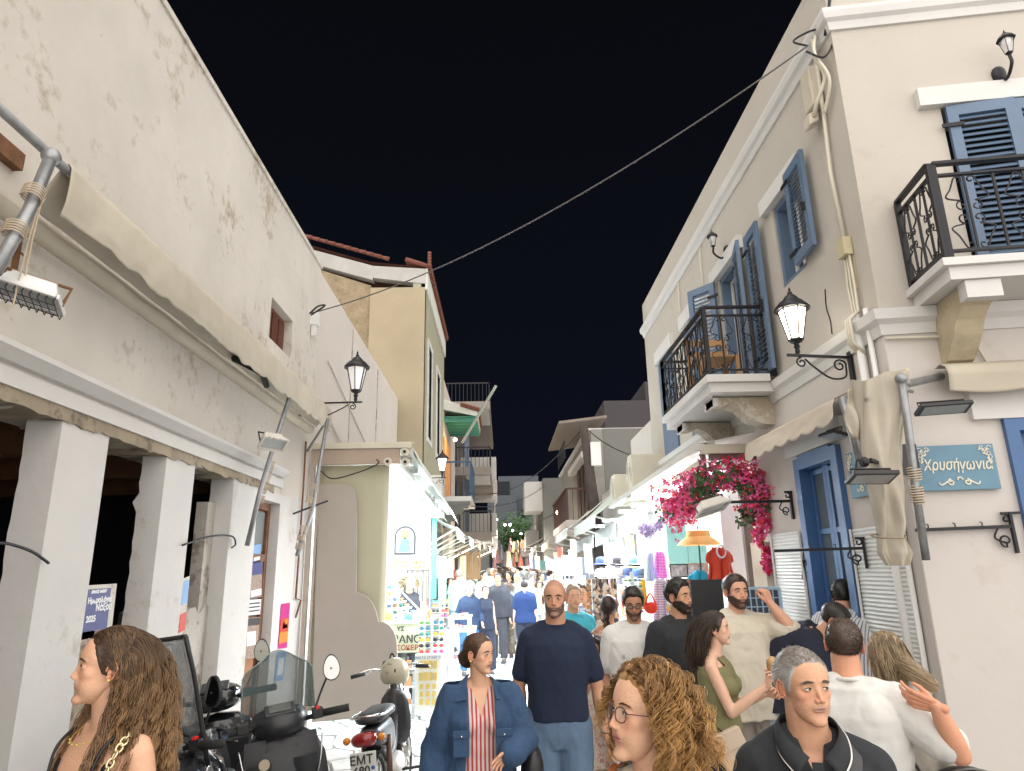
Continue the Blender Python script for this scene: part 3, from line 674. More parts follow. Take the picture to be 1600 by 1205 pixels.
house('far_building', 'small dim house with lit porch low on the left of the far end', [((-3.6,60,0),(-.9,66,6.6),Mf2), ((-3,56,0),(-1.1,60,5.0),Mf3)], [((-1.5,59.9,5.6),(-1.1,59.96,6.4),mat('porch_glow', (.8,.6,.4), .5, emit=(1,.65,.35), estr=1.2))])
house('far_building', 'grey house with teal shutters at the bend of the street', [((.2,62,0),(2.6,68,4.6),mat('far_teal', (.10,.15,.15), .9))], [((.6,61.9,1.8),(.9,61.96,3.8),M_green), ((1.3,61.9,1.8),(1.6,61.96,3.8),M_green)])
# right block beyond corner house
Br = thing('grey_side_house', 'grey rendered house behind the shop with brown shutters and a utility pole in front', 'house', (3, 22, 0))
obj('end_wall', MB().box((3.05, 20.0, 0), (9.5, 20.3, 5.95)), M_grey, Br)
obj('street_wall', MB().box((2.7, 19.98, 0), (3.04, 31, 5.93)), mat('house_trim_grey', (.24,.23,.21), .9), Br)
obj('roof', MB().box((2.6, 20.3, 5.96), (9.5, 31, 6.03)), M_whtrim, Br)
obj('penthouse', MB().box((3.6, 23, 6.04), (9, 30, 7.55)), M_greyd, Br)
obj('penthouse', MB().box((5.3, 24, 6.04), (11, 30, 8.5)), M_greyd, Br)
m = MB(); m.prism([(1.8,20.6,6.25),(3.3,20.6,6.42),(3.3,20.6,6.50),(1.8,20.6,6.33)], (0,5,0)); obj('terrace_roof', m, mat('terrace_beige', (.22,.18,.15), .8), Br)
m = MB()
for k in range(6): m.box((1.95, 20.8+k*.5, 5.2), (1.98, 20.83+k*.5, 5.7))
m.box((1.95,20.8,5.7),(1.98,23.5,5.74)); obj('railing', m, M_iron, Br)
for k, y in enumerate((21.2, 22.2, 23.2)):
    obj('shutter', MB().box((2.66, y, 3.35), (2.70, y+.7, 5.3)), mat('dark_brown_shutter', (.05,.03,.025), .6), Br)
obj('awning_box', MB().box((2.45, 20.6, 5.2), (2.69, 25, 5.38)), M_whtrim, Br)
obj('balcony_slab', MB().box((1.9, 20.4, 3.1), (2.69, 26, 3.3)), M_pale, Br)
m = MB()
for k in range(30): m.box((1.92, 20.42+k*.185, 3.3), (1.945, 20.45+k*.185, 4.2))
for k in range(5): m.box((1.95+k*.15, 20.42, 3.3), (1.97+k*.15, 20.44, 4.2))
m.box((1.9,20.4,4.2),(1.95,26,4.25)); m.box((1.95,20.4,4.2),(2.69,20.45,4.25)); obj('railing', m, mat('brown_rail', (.07,.03,.025), .6), Br)
house('balcony_house', 'pale house with boxy white balcony farther down the right side', [((2.0,33,0),(8,45,6.2),M_grey), ((1.1,33.5,4.7),(1.99,36,6.1),M_whtrim), ((1.3,38,3.0),(1.99,41,4.0),M_whtrim)])  # pale walls take the darkened grey in place of weaker light
house('low_parapet_house', 'low white house with slanted parapet behind the right awnings', [((2.2,46,0),(8,56,5.2),M_grey), ((1.2,46,2.8),(2.19,50,3.8),M_whtrim)])
# utility pole
P_ = thing('utility_pole', 'dark wooden utility pole with white meter box before the grey side house', 'utility pole', (2.2,19.0,0))
pp0 = at_y(912, 668, 18.6); pb0 = at_y(928, 785, 18.6)
m = MB(); m.tube([(pb0.x+.15, 18.6, 0), pb0, pp0], .13, 10, rs=[.17,.15,.12]); obj('post', m, mat('pole_dark', (.06,.045,.04), .9, var=.3), P_, smooth=True)
m = MB(); m.box((pp0.x+.14,18.4,pp0.z-1.1),(pp0.x+.42,18.65,pp0.z-.45)); obj('meter_box', m, M_white, P_)
# cables
def cable(p, q, sag, r, label, mt=M_iron, k=24, group=None):
    p = Vector(p); q = Vector(q); m = MB(); m.tube([p.lerp(q, i/k)-Vector((0,0,sag*4*(i/k)*(1-i/k))) for i in range(k+1)], r, 6)
    return solo('cable', m, mt, label, 'cable', group, smooth=True)
ca = at_x(484, 490, LX+.03); cb = at_y(1262, 72, 4.35)
cable(ca, cb, .30, .0075, 'long overhead cable sagging across the night sky from the left wall to the house corner', mat('cable_grey', (.10,.09,.09), .6))
m = MB(); m.tube(spl([ca+Vector((.02,0,-.02)), ca+Vector((.25,-.25,.0)), ca+Vector((.12,-.1,.05)), ca]), .012, 5); solo('cable_loop', m, M_iron, 'tangled cable loop at the left wall anchor', 'cable', smooth=True)
cable(pp0+Vector((.1,0,-.05)), (RX+1.1, 11.4, 3.9), .5, .012, 'black cable drooping from the utility pole to the corner house')
cable(pp0, (-.6, 33, 5.5), .5, .015, 'thin wire from the utility pole across the far street', group='wires across the far street')
cable((-.5,31,3.4), (2.2,24,4.0), .2, .012, 'lower thin wire crossing the street before the far buildings')
cable((-1.0,22,3.9), (2.4,34,6.2), .4, .012, 'upper faint wire crossing the street beyond the flag pole')
# ================================================================== CORNER HOUSE (right)
H = thing('corner_house', 'two storey beige and white corner house with blue shutters and black balconies on the right', 'house', (RX, 6, 0))
YF = 11.3; ZC = 5.94; ZT = 6.48; ZM = 3.46
def RW(px, py, out=0): return at_x(px, py, RX-out)
# openings on street facade (y0,y1,z0,z1)
w1 = [5.22, 5.74, 4.31, 5.13]
d1 = [6.70, 7.40, 3.60, 5.14]
w2 = [8.1, 8.95, 4.2, 5.30]; w3 = [9.7, 10.55, 4.2, 5.28]
dB = [5.14, 5.86, 0.12, 2.76]
mb = MB(); wallx(mb, RX, .3, [w1, d1], CORN.y, YF, ZM+.0, ZT, 1); obj('upper_wall', mb, M_beigeR, H)
mb = MB(); wallx(mb, RX-.004, .3, [dB, (7.0, 10.9, 0, 2.95)], CORN.y, YF, 0, ZM+.003, 1); obj('lower_wall', mb, M_whiteR, H)
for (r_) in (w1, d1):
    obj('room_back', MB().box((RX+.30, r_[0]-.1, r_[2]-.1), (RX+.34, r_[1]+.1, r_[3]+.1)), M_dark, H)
# front face wall with openings (s0,s1,z0,z1)
def frontwall(mb, rects, s0, s1, z0, z1, t=.3, out=0):
    ss = sorted({s0, s1}|{r[0] for r in rects}|{r[1] for r in rects}); zs = sorted({z0, z1}|{r[2] for r in rects}|{r[3] for r in rects})
    for i in range(len(ss)-1):
        for j in range(len(zs)-1):
            cs_ = (ss[i]+ss[i+1])/2; cz = (zs[j]+zs[j+1])/2
            if any(r[0] < cs_ < r[1] and r[2] < cz < r[3] for r in rects): continue
            fbox(mb, ss[i], ss[i+1], zs[j], zs[j+1], out-t, out)
def fbox(mb, s0, s1, z0, z1, o0, o1, mi=0):
    P = [FW(s0,z0,o0),FW(s1,z0,o0),FW(s1,z0,o1),FW(s0,z0,o1),FW(s0,z1,o0),FW(s1,z1,o0),FW(s1,z1,o1),FW(s0,z1,o1)]
    mb.add(P, [(0,3,2,1),(4,5,6,7),(0,1,5,4),(1,2,6,5),(2,3,7,6),(3,0,4,7)], mi)
sd0 = .66; sd1 = sd0+.86
zf0 = 3.68; zf1 = 5.08
mb = MB(); frontwall(mb, [(sd0, sd1, zf0, zf1)], .0, 6, ZM, ZT); obj('upper_wall', mb, M_beigeR, H)
sw0 = FP(1572,700)[0]; zw1 = FP(1580,655)[1]
mb = MB(); frontwall(mb, [(sw0, sw0+1.0, .12, zw1)], .0, 6, 0, ZM, out=.004); obj('lower_wall', mb, M_whiteR, H)
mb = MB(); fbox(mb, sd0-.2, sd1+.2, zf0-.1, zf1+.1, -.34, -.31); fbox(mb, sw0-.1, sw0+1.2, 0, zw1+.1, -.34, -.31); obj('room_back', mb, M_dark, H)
mb = MB(); mb.add([(RX,CORN.y,ZT-.15), FW(6,ZT-.15), Vector((9,YF,ZT-.15)), (RX,YF,ZT-.15)], [(0,1,2,3)]); obj('roof', mb, M_grey, H)
obj('far_wall', MB().box((RX, YF, 0), (9, YF+.2, ZT)), M_beigeR, H)
# cornices
def cornL(z, prof):
    m = MB(); m.prism([(RX-o, CORN.y-(o*1.0 if k else o), z+dz) for k, (o, dz) in enumerate(prof)], (0, YF-CORN.y+.25, 0)); return m
def cornF(z, prof, s1=6):
    m = MB(); m.prism([FW(-.0, z+dz, o) for (o, dz) in prof], FD*s1); return m
cp = [(-.01,-.09),(.02,-.09),(.035,-.03),(.065,-.01),(.08,.04),(.08,.07),(-.01,.07)]
def cornice(z, prof):
    # mitred L-shaped moulding running along the street side and the front
    m = MB(); k = len(prof); vs = []
    cd = (Vector((-1,0,0))+FN).normalized(); cd = cd/ cd.dot(Vector((-1,0,0)))
    for (o, dz) in prof: vs.append(Vector((RX-o, YF+.2, z+dz)))
    for (o, dz) in prof: vs.append(Vector((RX, CORN.y, z+dz))+cd*o)
    for (o, dz) in prof: vs.append(FW(6, z+dz, o))
    fs = [(a*k+i, a*k+(i+1)%k, (a+1)*k+(i+1)%k, (a+1)*k+i) for a in (0,1) for i in range(k)]+[tuple(range(k))]
    m.add(vs, fs); return m
obj('cornice', cornice(ZC, cp), M_whtrim, H)
obj('string_course', cornice(ZM, [(-.01,-.10),(.02,-.10),(.035,-.03),(.07,.0),(.08,.07),(-.01,.09)]), M_whtrim, H)
# lintels (street side)
for (r_, e) in ((w1,.16),(d1,.16)):
    obj('lintel', MB().box((RX-.06, r_[0]-e, r_[3]), (RX+.0, r_[1]+e, r_[3]+.15)), M_whtrim, H)
for r_ in (w2, w3):
    obj('lintel', MB().box((RX-.06, r_[0]-.12, r_[3]-.2), (RX+.0, r_[1]+.12, r_[3]+.0)), M_whtrim, H)
    obj('shutter', MB().box((RX-.03, r_[0], r_[2]-.7), (RX+.01, r_[1], r_[3]-.22)), M_blue, H)
mb = MB(); fbox(mb, sd0-.16, sd1+.16, zf1, zf1+.15, 0, .06); obj('lintel', mb, M_whtrim, H)
mb = MB(); fbox(mb, sw0-.18, sw0+1.2, zw1, zw1+.22, 0, .05); obj('lintel', mb, M_whtrim, H)
# window (street, upstairs)
def winx(r_, x, parent, nm='window', fr=M_blue, inner=M_whtrim, mull=True):
    y0,y1,z0,z1 = r_; m = MB(); f = .05
    for (a,b,c,d) in ((y0,y0+f,z0,z1),(y1-f,y1,z0,z1),(y0+f,y1-f,z0,z0+f),(y0+f,y1-f,z1-f,z1)): m.box((x+.02,a,c),(x+.29,b,d))
    w = obj(nm, m, fr, parent)
    m = MB(); g = .04
    for (a,b) in ((y0+f,(y0+y1)/2-.004),((y0+y1)/2+.004,y1-f)):
        for (p,q,r,s) in ((a,a+g,z0+f,z1-f),(b-g,b,z0+f,z1-f),(a+g,b-g,z0+f,z0+f+g),(a+g,b-g,z1-f-g,z1-f)): m.box((x+.12,p,r),(x+.17,q,s))
    obj('sash', m, inner, w)
    for (a,b) in ((y0+f,(y0+y1)/2-.004),((y0+y1)/2+.004,y1-f)):
        obj('pane', MB().box((x+.14,a+g,z0+f+g),(x+.15,b-g,z1-f-g)), M_glassd, w)
    return w
winx(w1, RX, H); winx(d1, RX, H)
m = MB(); m.box((RX+.08, d1[0]+.12, d1[2]), (RX+.10, d1[0]+.2, d1[3]-.1)); obj('curtain', m, mat('warm_curtain', (.55,.33,.16), .9), H)
# louvred shutter leaf: origin hinge bottom, width dir u, normal n, height h
def shutter(org, u, n, w, h, parent, mt=M_blue, nsl=18, lab=None):
    org = Vector(org); u = Vector(u).normalized(); n = Vector(n).normalized(); z = Vector((0,0,1)); t = .035; b = .07
    m = MB()
    def bb(a0,a1,c0,c1): m.obox(org+u*((a0+a1)/2)+z*((c0+c1)/2), u*((a1-a0)/2), n*(t/2), z*((c1-c0)/2))
    bb(0,b,0,h); bb(w-b,w,0,h); bb(b,w-b,0,b*1.2); bb(b,w-b,h-b*1.2,h)
    s_ = obj('shutter', m, mt, parent, label=lab)
    m0 = MB(); hh = (h-b*2.4)/nsl
    m0.obox((0,0,0), u*((w-2*b)/2), (n*.013-z*hh*.36), (n*.4+z*.3).normalized()*.003); me = m0.mesh('slat', mt)
    for k in range(nsl):
        o = bpy.data.objects.new('slat', me); COL.objects.link(o); o.parent = s_; o.location = org+u*(w/2)+z*(b*1.2+hh*(k+.5))
    for c in (.12*h, .88*h): obj('hinge', MB().bar(org-u*.05+n*.025+z*c, org+u*.09+n*.025+z*c, .03, .012, up=n), M_iron, s_)
    obj('latch', MB().bar(org+u*(w-.04)+n*.03+z*(h*.38), org+u*(w-.04)+n*.03+z*(h*.46), .02, .03, up=n), M_iron, s_); return s_
# window w1: near leaf folded back on wall, far leaf too
wl = .50
shutter((RX-.05, w1[0]+.08, w1[2]+.03), (-.06,-1,0), (-1,.06,0), .40, w1[3]-w1[2]+.05, H, nsl=19)
m=None
# balcony door leaves
shutter((RX-.05, d1[0]+.02, d1[2]+.03), (-.22,-1,0), (-1,.22,0), .38, 1.50, H, nsl=28)
shutter((RX-.06, d1[0]-.37, d1[2]+.03), (-.05,-1,0), (-1,.05,0), .38, 1.50, H, nsl=28)
shutter((RX-.05, d1[1]+.02, d1[2]+.03), (-.75,1,0), (-1,-.75,0), .38, 1.50, H, nsl=28)
# front balcony door leaves
shutter(FW(sd0+.02, zf0+.02, .02), FD+FN*.10, FN-FD*.10, .44, zf1-zf0-.03, H, nsl=26)
shutter(FW(sd1-.01, zf0+.02, .02), -FD+FN*.05, FN+FD*.05, .42, zf1-zf0-.03, H, nsl=26)
# ---- iron railing panel between two top points
def rail_panel(a, b, z0, z1, parent, nscroll, side=Vector((0,0,0)), big=True):
    a = Vector((a[0],a[1],0)); b = Vector((b[0],b[1],0)); d = b-a; L = d.length; d.normalize(); z = Vector((0,0,1))
    P = lambda s, h: Vector((a.x+d.x*s, a.y+d.y*s, h))
    m = MB(); m.bar(P(0,z1), P(L,z1), .045, .02); m.bar(P(0,z1-.085), P(L,z1-.085), .03, .015); m.bar(P(0,z0+.05), P(L,z0+.05), .03, .015)
    for s in (0, L): m.bar(P(s,z0-.01), P(s,z1), .035, .035, up=d)
    rl = obj('railing', m, M_iron, parent)
    step = L/nscroll
    for k in range(nscroll):
        s0 = step*(k+.5); h0 = z0+.05; h1 = z1-.09; hm = (h0+h1)/2; hh = (h1-h0)/2; w = step*.36
        m = MB(); m.bar(P(s0,h0), P(s0,h1), .012, .012, up=d); obj('baluster', m, M_iron, rl)
        if k: m = MB(); m.bar(P(step*k,h0), P(step*k,h1), .014, .014, up=d); obj('baluster', m, M_iron, rl)
        m = MB(); rr_ = w*.30
        for sx_ in (-1, 1):
            for sz_ in (-1, 1):
                c0 = P(s0+sx_*rr_*1.15, hm+sz_*hh*.16); c1 = P(s0+sx_*rr_*1.0, hm+sz_*hh*.86)
                pts = scroll(c0, rr_, 1.0, math.pi*.5 if sz_ > 0 else -math.pi*.5, d*sx_, z*sz_ if False else z, (-1 if sz_ > 0 else 1), 12)[::-1]
                q1 = P(s0+sx_*w*1.0, hm+sz_*hh*.40); q2 = P(s0+sx_*w*.75, hm+sz_*hh*.62)
                pts2 = scroll(c1, rr_*.8, .9, 0, d*sx_, z*sz_, 1, 10)
                m.tube(pts, .0055, 4); m.tube(spl([pts[-1], q1, q2, pts2[0]], 5)+pts2, .0055, 4)
        obj('scroll', m, M_iron, rl)
    return rl
# street balcony
bo = .64; by0, by1 = 6.08, 7.85; bz = 3.60
X_ = RX-bo
m = MB(); m.box((X_-.04, by0-.04, bz-.07), (RX-.09, by1+.04, bz)); m.box((X_, by0, bz-.16), (RX-.006, by1, bz-.072)); obj('balcony_slab', m, M_whtrim, H)
def corbel(y, t=.22, mt=M_conc):
    prof = [(RX,bz-.17),(X_+.06,bz-.17),(X_+.06,bz-.25),(X_+.16,bz-.25),(X_+.22,bz-.23),(X_+.32,bz-.28),(X_+.42,bz-.38),(X_+.52,bz-.43),(RX,bz-.44)]
    m = MB(); m.prism([(x, y, z) for x, z in prof], (0, t, 0)); obj('corbel', m, mat('corbel_stone', (.42,.36,.27), .95, var=.2, vscale=6, bump=.7, bscale=18, dirt=(.55,.52,.47), dscale=4, dthr=.5), H)
    m = MB(); m.prism([(x, y-.03, z-.012) for x, z in prof[1:3]]+[(X_+.10,y-.03,bz-.25),(X_+.10,y-.03,bz-.175)], (0,t+.06,0)); obj('corbel_cap', m, M_whtrim, H)
corbel(by0+.18); corbel(by1-.45)
rail_panel((RX-.03, by0), (X_, by0), bz, bz+.68, H, 2)
rail_panel((X_, by0+.02), (X_, by1), bz, bz+.68, H, 6)
rail_panel((X_, by1), (RX-.03, by1), bz, bz+.68, H, 2)
# wooden chair on balcony
ch = thing('balcony_chair', 'light wooden chair on the street side balcony behind the railing', 'chair', (RX-.4, 6.6, bz))
m = MB(); m.box((RX-.62,6.45,bz+.30),(RX-.2,6.85,bz+.32)); obj('seat', m, M_woodl, ch)
for (x,y) in ((RX-.6,6.47),(RX-.22,6.47),(RX-.6,6.83),(RX-.22,6.83)):
    obj('leg', MB().box((x-.02,y-.02,bz),(x+.02,y+.02,bz+(.60 if y>6.6 else .30))), M_woodl, ch)
m = MB(); m.box((RX-.6,6.81,bz+.42),(RX-.22,6.84,bz+.47)); m.box((RX-.6,6.81,bz+.53),(RX-.22,6.84,bz+.60)); obj('backrest', m, M_woodl, ch)
# front balcony (right edge of picture)
fb0 = FP(1448,255)[0]-.0
bz2 = 3.67
fo = .50
fb0 = .23
# slab
m = MB(); fbox(m, fb0-.04, fb0+2.2, bz2-.05, bz2, .0, fo+.03); fbox(m, fb0, fb0+2.2, bz2-.135, bz2-.052, .005, fo); obj('balcony_slab', m, M_whtrim, H)
def rp2(a, b, n): rail_panel(a, b, bz2, bz2+.66, H, n)
A0, A1, A2 = FW(fb0, 0, .03), FW(fb0, 0, fo), FW(fb0+2.1, 0, fo)
rp2((A0.x,A0.y), (A1.x,A1.y), 2); rp2((A1.x+FD.x*.02,A1.y+FD.y*.02), (A2.x,A2.y), 6)
prof = [(0,bz2-.14),(fo-.04,bz2-.14),(fo-.04,bz2-.24),(fo-.14,bz2-.26),(fo-.22,bz2-.32),(fo-.28,bz2-.40),(fo-.36,bz2-.48),(fo-.42,bz2-.53),(.04,bz2-.54),(0,bz2-.53)]
for s in (fb0+.10, fb0+1.5):
    m = MB(); m.prism([FW(s, z, o) for o, z in prof], FD*.17)
    obj('corbel', m, mat('corbel_stone2', (.46,.39,.27), .95, var=.25, vscale=5, bump=.6, bscale=14, dirt=(.33,.2,.08), dscale=3, dthr=.56), H)
    m = MB(); fbox(m, s-.015, s+.19, bz2-.25, bz2-.138, fo-.11, fo-.02); obj('corbel_cap', m, M_whtrim, H)
# blue door street side
def blue_door(y0, y1, z0, z1):
    m = MB(); f = .07; x = RX
    for (a,b,c,d) in ((y0-.03,y0+f,z0,z1),(y1-f,y1+.03,z0,z1),(y0+f,y1-f,z1-f-.03,z1+.02)): m.box((x-.05,a,c),(x+.2,b,d))
    D = obj('door', m, M_blue2, H); mid = (y0+y1)/2
    for (a,b) in ((y0+f+.005, mid-.003),(mid+.003,y1-f-.005)):
        m = MB(); g = .05; zb = z0+.55
        m.box((x+.04,a,z0),(x+.08,a+g,z1-f-.03)); m.box((x+.04,b-g,z0),(x+.08,b,z1-f-.03)); m.box((x+.045,a+g,z0),(x+.075,b-g,zb))
        n = 4
        for k in range(n+1):
            zz = zb+(z1-f-.07-zb)*k/n; m.box((x+.042,a+g,zz-.015),(x+.078,b-g,zz+.025))
        obj('door_leaf', m, M_blue2, D)
        for k in range(n):
            zz = zb+(z1-f-.07-zb)*k/n
            obj('pane', MB().box((x+.055,a+g,zz+.025),(x+.06,b-g,zz+(z1-f-.07-zb)/n-.015)), mat('door_glass', (.10,.12,.14), .05, var=0, spec=.9), D)
blue_door(*dB)
mb = MB(); mb.prism([(RX-.055,dB[0]-.16,dB[3]+.03),(RX-.055,dB[1]+.16,dB[3]+.03),(RX-.055,dB[1]+.16,dB[3]+.2),(RX-.055,dB[0]-.16,dB[3]+.2)], (.055,0,0)); obj('lintel', mb, M_whtrim, H)
obj('doorstep', MB().box((RX-.25, dB[0]-.1, 0), (RX+.3, dB[1]+.1, .12)), M_conc, H)
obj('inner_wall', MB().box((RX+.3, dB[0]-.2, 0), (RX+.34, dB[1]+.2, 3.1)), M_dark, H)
# front window lower right
m = MB(); f = .08
fbox(m, sw0, sw0+f, .12, zw1, -.2, .04); fbox(m, sw0+f, sw0+1.0, zw1-f, zw1, -.2, .04); fbox(m, sw0+f, sw0+.17, .12, zw1-f, -.14, -.08); fbox(m, sw0+.17, sw0+1, zw1-.22, zw1-f, -.14, -.08)
wd = obj('door', m, M_blue2, H); m = MB(); fbox(m, sw0+.17, sw0+1, .3, zw1-.22, -.12, -.11); obj('pane', m, M_glassd, wd)
# white ribbed bead curtains / bamboo screens flanking the door
def ribbed(p0, p1, z0, z1, label, ww=.0):
    t = thing('ribbed_screen', label, 'screen', p0)
    p0 = Vector(p0); p1 = Vector(p1); n = 64; m = MB(); vs = []
    k = 12
    def g(u, v):
        p = p0.lerp(p1, u); return (p.x-.02*math.sin(u*math.pi)-.008*(1-abs((v*64)%1*2-1)), p.y, z0+(z1-z0)*v)
    m.grid(g, 6, 128); obj('slat_sheet', m, mat('white_slats', (.66,.68,.67), .55), t, kind='stuff')
    m = MB(); m.tube([p0+Vector((-.02,0,z0-p0.z)), p0+Vector((-.02,0,z1-p0.z))], .01, 5); m.tube([p1+Vector((-.02,0,z0-p1.z)), p1+Vector((-.02,0,z1-p1.z))], .01, 5); obj('edge_bar', m, M_white, t)
a0 = RW(1405,1000,.03); ys_ = sorted([RP(1372,900)[0], RP(1418,1000)[0]])
ribbed((RX-.02, 4.42, 0), (RX-.02, dB[0]-.06, 0), .3, 2.12, 'white ribbed roll screen between the blue door and the house corner')
ribbed((RX-.02, dB[1]+.12, 0), (RX-.02, 6.62, 0), .3, 2.16, 'white ribbed roll screen beyond the blue door towards the flower arch')
# pipes and cables at corner
def pipe_r(pts, r, label, mt=M_cream, grp=None): return solo('conduit', wire(pts, r, 8), mt, label, 'conduit', grp, smooth=True)
cx = lambda s, z, o=.03: FW(s, z, o)
yk = 4.55
pipe_r([(RX-.02,yk,ZC-.1),(RX-.03,yk,5.3),(RX-.035,yk+.03,4.8),(RX-.03,yk,4.2)], .016, 'cream cable conduit running down the upper corner of the beige house')
m = MB(); m.box((RX-.07,yk-.05,4.06),(RX-.005,yk+.06,4.2)); m.box((RX-.008,yk-.04,3.8),(RX-.002,yk+.04,4.06)); solo('junction_box', m, mat('yellowed_plastic', (.5,.44,.28), .5), 'yellowed rectangular junction box on the corner of the house', 'junction box', bevel=.01)
for k, dx in enumerate((-.03, .0, .03)):
    pipe_r([(RX-.03,yk+dx,4.06),(RX-.035,yk+dx*1.5,3.85),(RX-.03,yk+dx,3.62),(RX-.1,yk+dx,3.56),(RX-.1,yk+dx,3.38),(RX-.03,yk+dx,3.3)], .010, ['leftmost','middle','rightmost'][k]+' of the cream cables dropping from the junction box', grp='cables below the junction box')
pipe_r([(RX-.04,yk,3.6),(RX-.04,yk,.0)], .03, 'fat white drain pipe down the house corner beside the bundled canvas', M_white)
pipe_r([(RX-.03,yk-.12,3.6),(RX-.03,yk-.12,.0)], .018, 'thin white pipe next to the drain pipe on the house corner', M_white)
m = MB(); m.box((RX-.10,4.55,5.38),(RX-.01,4.70,5.74)); m.obox((RX-.08,4.66,5.30),(.04,0,.02),(0,.06,0),(0,0,.05)); solo('siren_box', m, mat('aged_box', (.52,.47,.38), .6), 'aged cream alarm box high on the street corner under the cornice', 'alarm box', bevel=.01)
m = MB(); m.tube(spl([(RX-.05,4.5,5.95),(RX-.10,4.42,5.7),(RX-.06,4.4,5.5),(RX-.1,4.5,5.35),(RX-.08,4.6,5.3)]), .016, 6); m.tube(spl([(RX-.05,4.45,5.95),(RX-.12,4.38,5.7),(RX-.05,4.36,5.45),(RX-.05,4.5,5.25)]), .014, 6); solo('cable_coil', m, M_cream, 'looped cream cables hanging beside the alarm box', 'cable', smooth=True)
m = MB(); m.tube(spl([cb, cb+Vector((-.05,.1,.14)), cb+Vector((.12,.05,.2)), cb+Vector((.2,0,.05)), cb+Vector((.1,-.02,-.12)), cb+Vector((-.02,0,-.05))]), .009, 5)
m.tube(spl([cb+Vector((.15,0,.1)), cb+Vector((.22,-.05,.5)), cb+Vector((.2,-.1,1.0))]), .012, 5); solo('cable_knot', m, M_iron, 'black cable knot with loops at the top corner of the beige house', 'cable', smooth=True)
m = MB(); m.tube([FW(-.0,ZM-.13,.03), FW(.42,ZM-.14,.03), FW(.55,ZM-.2,.03), FW(.62,ZM-.4,.03), FW(.64,ZM-.7,.03)], .010, 5); m.tube([FW(1.15,ZM-.12,.02), FW(3.,ZM-.10,.02)], .010, 5); solo('cable_run', m, M_cream, 'cream cable run under the front string course curving round the corbel', 'cable', smooth=True)
for (yy, zz) in ((9.0,0),(7.9,0)):
    pipe_r([(RX-.02,yy,ZC-.12),(RX-.03,yy,ZC-.4),(RX-.03,yy-.02,ZC-.55),(RX-.02,yy,5.32)], .010, 'thin cream conduit dropping from the cornice, %s the small black wall lamp' % ('well beyond' if yy > 8.5 else 'just beyond'), grp='thin conduits under the cornice')
# small wall lamps
def wall_lamp(p, n, S, label):
    p = Vector(p); n = Vector(n).normalized(); b = p+n*.16+Vector((0,0,.04)); t = thing('wall_lamp', label, 'wall lamp', p)
    tmp = bpy.data.objects.new('tmp', None); COL.objects.link(tmp); lantern_mb(tmp, S, mat('clear_lamp_pane', (.6,.6,.6), .1, var=0, alpha=.45), hexn=4)
    for c in list(tmp.children):
        c.data.transform(Matrix.Translation(b)); c.parent = t; c.matrix_parent_inverse = Matrix.Translation(-p)
    bpy.data.objects.remove(tmp)
    m = MB(); m.tube(spl([p-Vector((0,0,.03)), p+n*.08-Vector((0,0,.09)), b-Vector((0,0,.07)), b]), .012, 6); m.ell(p, (.05,.05,.07)); obj('arm', m, M_iron, t, smooth=True)
    obj('bulb', MB().ell(b+Vector((0,0,.12)), .03), M_lampfrost, t, smooth=True)
wall_lamp(RW(1137,392,.0), (-1,0,0), .42, 'small unlit black wall lamp above the street balcony between the lintels')
s_, z_ = FP(1560,118); wall_lamp(FW(s_, z_, 0), FN, .40, 'small unlit black wall lamp above the balcony door at the top right')
# ================================================================== canvases on the corner house
def sheet(name, label, fn, nu, nv, mt=M_canvas, th=.005):
    m = MB(); m.grid(fn, nu, nv); o = solo(name, m, mt, label, 'awning', smooth=True); s = o.modifiers.new('s','SOLIDIFY'); s.thickness = th; return o
def val2(u, v):      # street side valance above the door
    y = 6.40+(4.62-6.40)*u; zt = 3.0; out = .25
    z = zt-(.15+.03*abs(math.sin(u*7*math.pi)))*v
    return (RX-out-.01*mnoise.noise(Vector((y*4,v*3,0)))-.03*v, y, z)
sheet('door_canopy', 'beige canvas canopy with scalloped valance above the blue street door', val2, 80, 8, mat('rosy_canvas', (.54,.47,.39), .9, var=.1, bump=.3, bscale=6))
def can2(u, v): y = 6.40+(4.62-6.40)*u; return (RX-.02-(.23)*v, y, 3.10-.10*v)
sheet('canvas_canopy', 'sloping beige canvas top of the canopy over the blue street door', can2, 30, 6, M_canvas)
def val3(u, v):      # front side rolled canvas
    s0 = .27; s = s0+3.0*u; y = 0; n_ = mnoise.noise(Vector((s*3, v*2, 5)))
    pr = [(.03,3.10),(.10,3.11),(.16,3.08),(.18,3.03),(.17,2.97),(.16,2.91+.012*math.sin(s*9))]
    t = v*(len(pr)-1); i = min(int(t), len(pr)-2); f = t-i
    o = pr[i][0]*(1-f)+pr[i+1][0]*f+.012*n_; z = pr[i][1]*(1-f)+pr[i+1][1]*f
    p = FW(s, z, o); return tuple(p)
sheet('front_awning', 'folded beige canvas awning along the front wall over the blue name sign', val3, 90, 20)
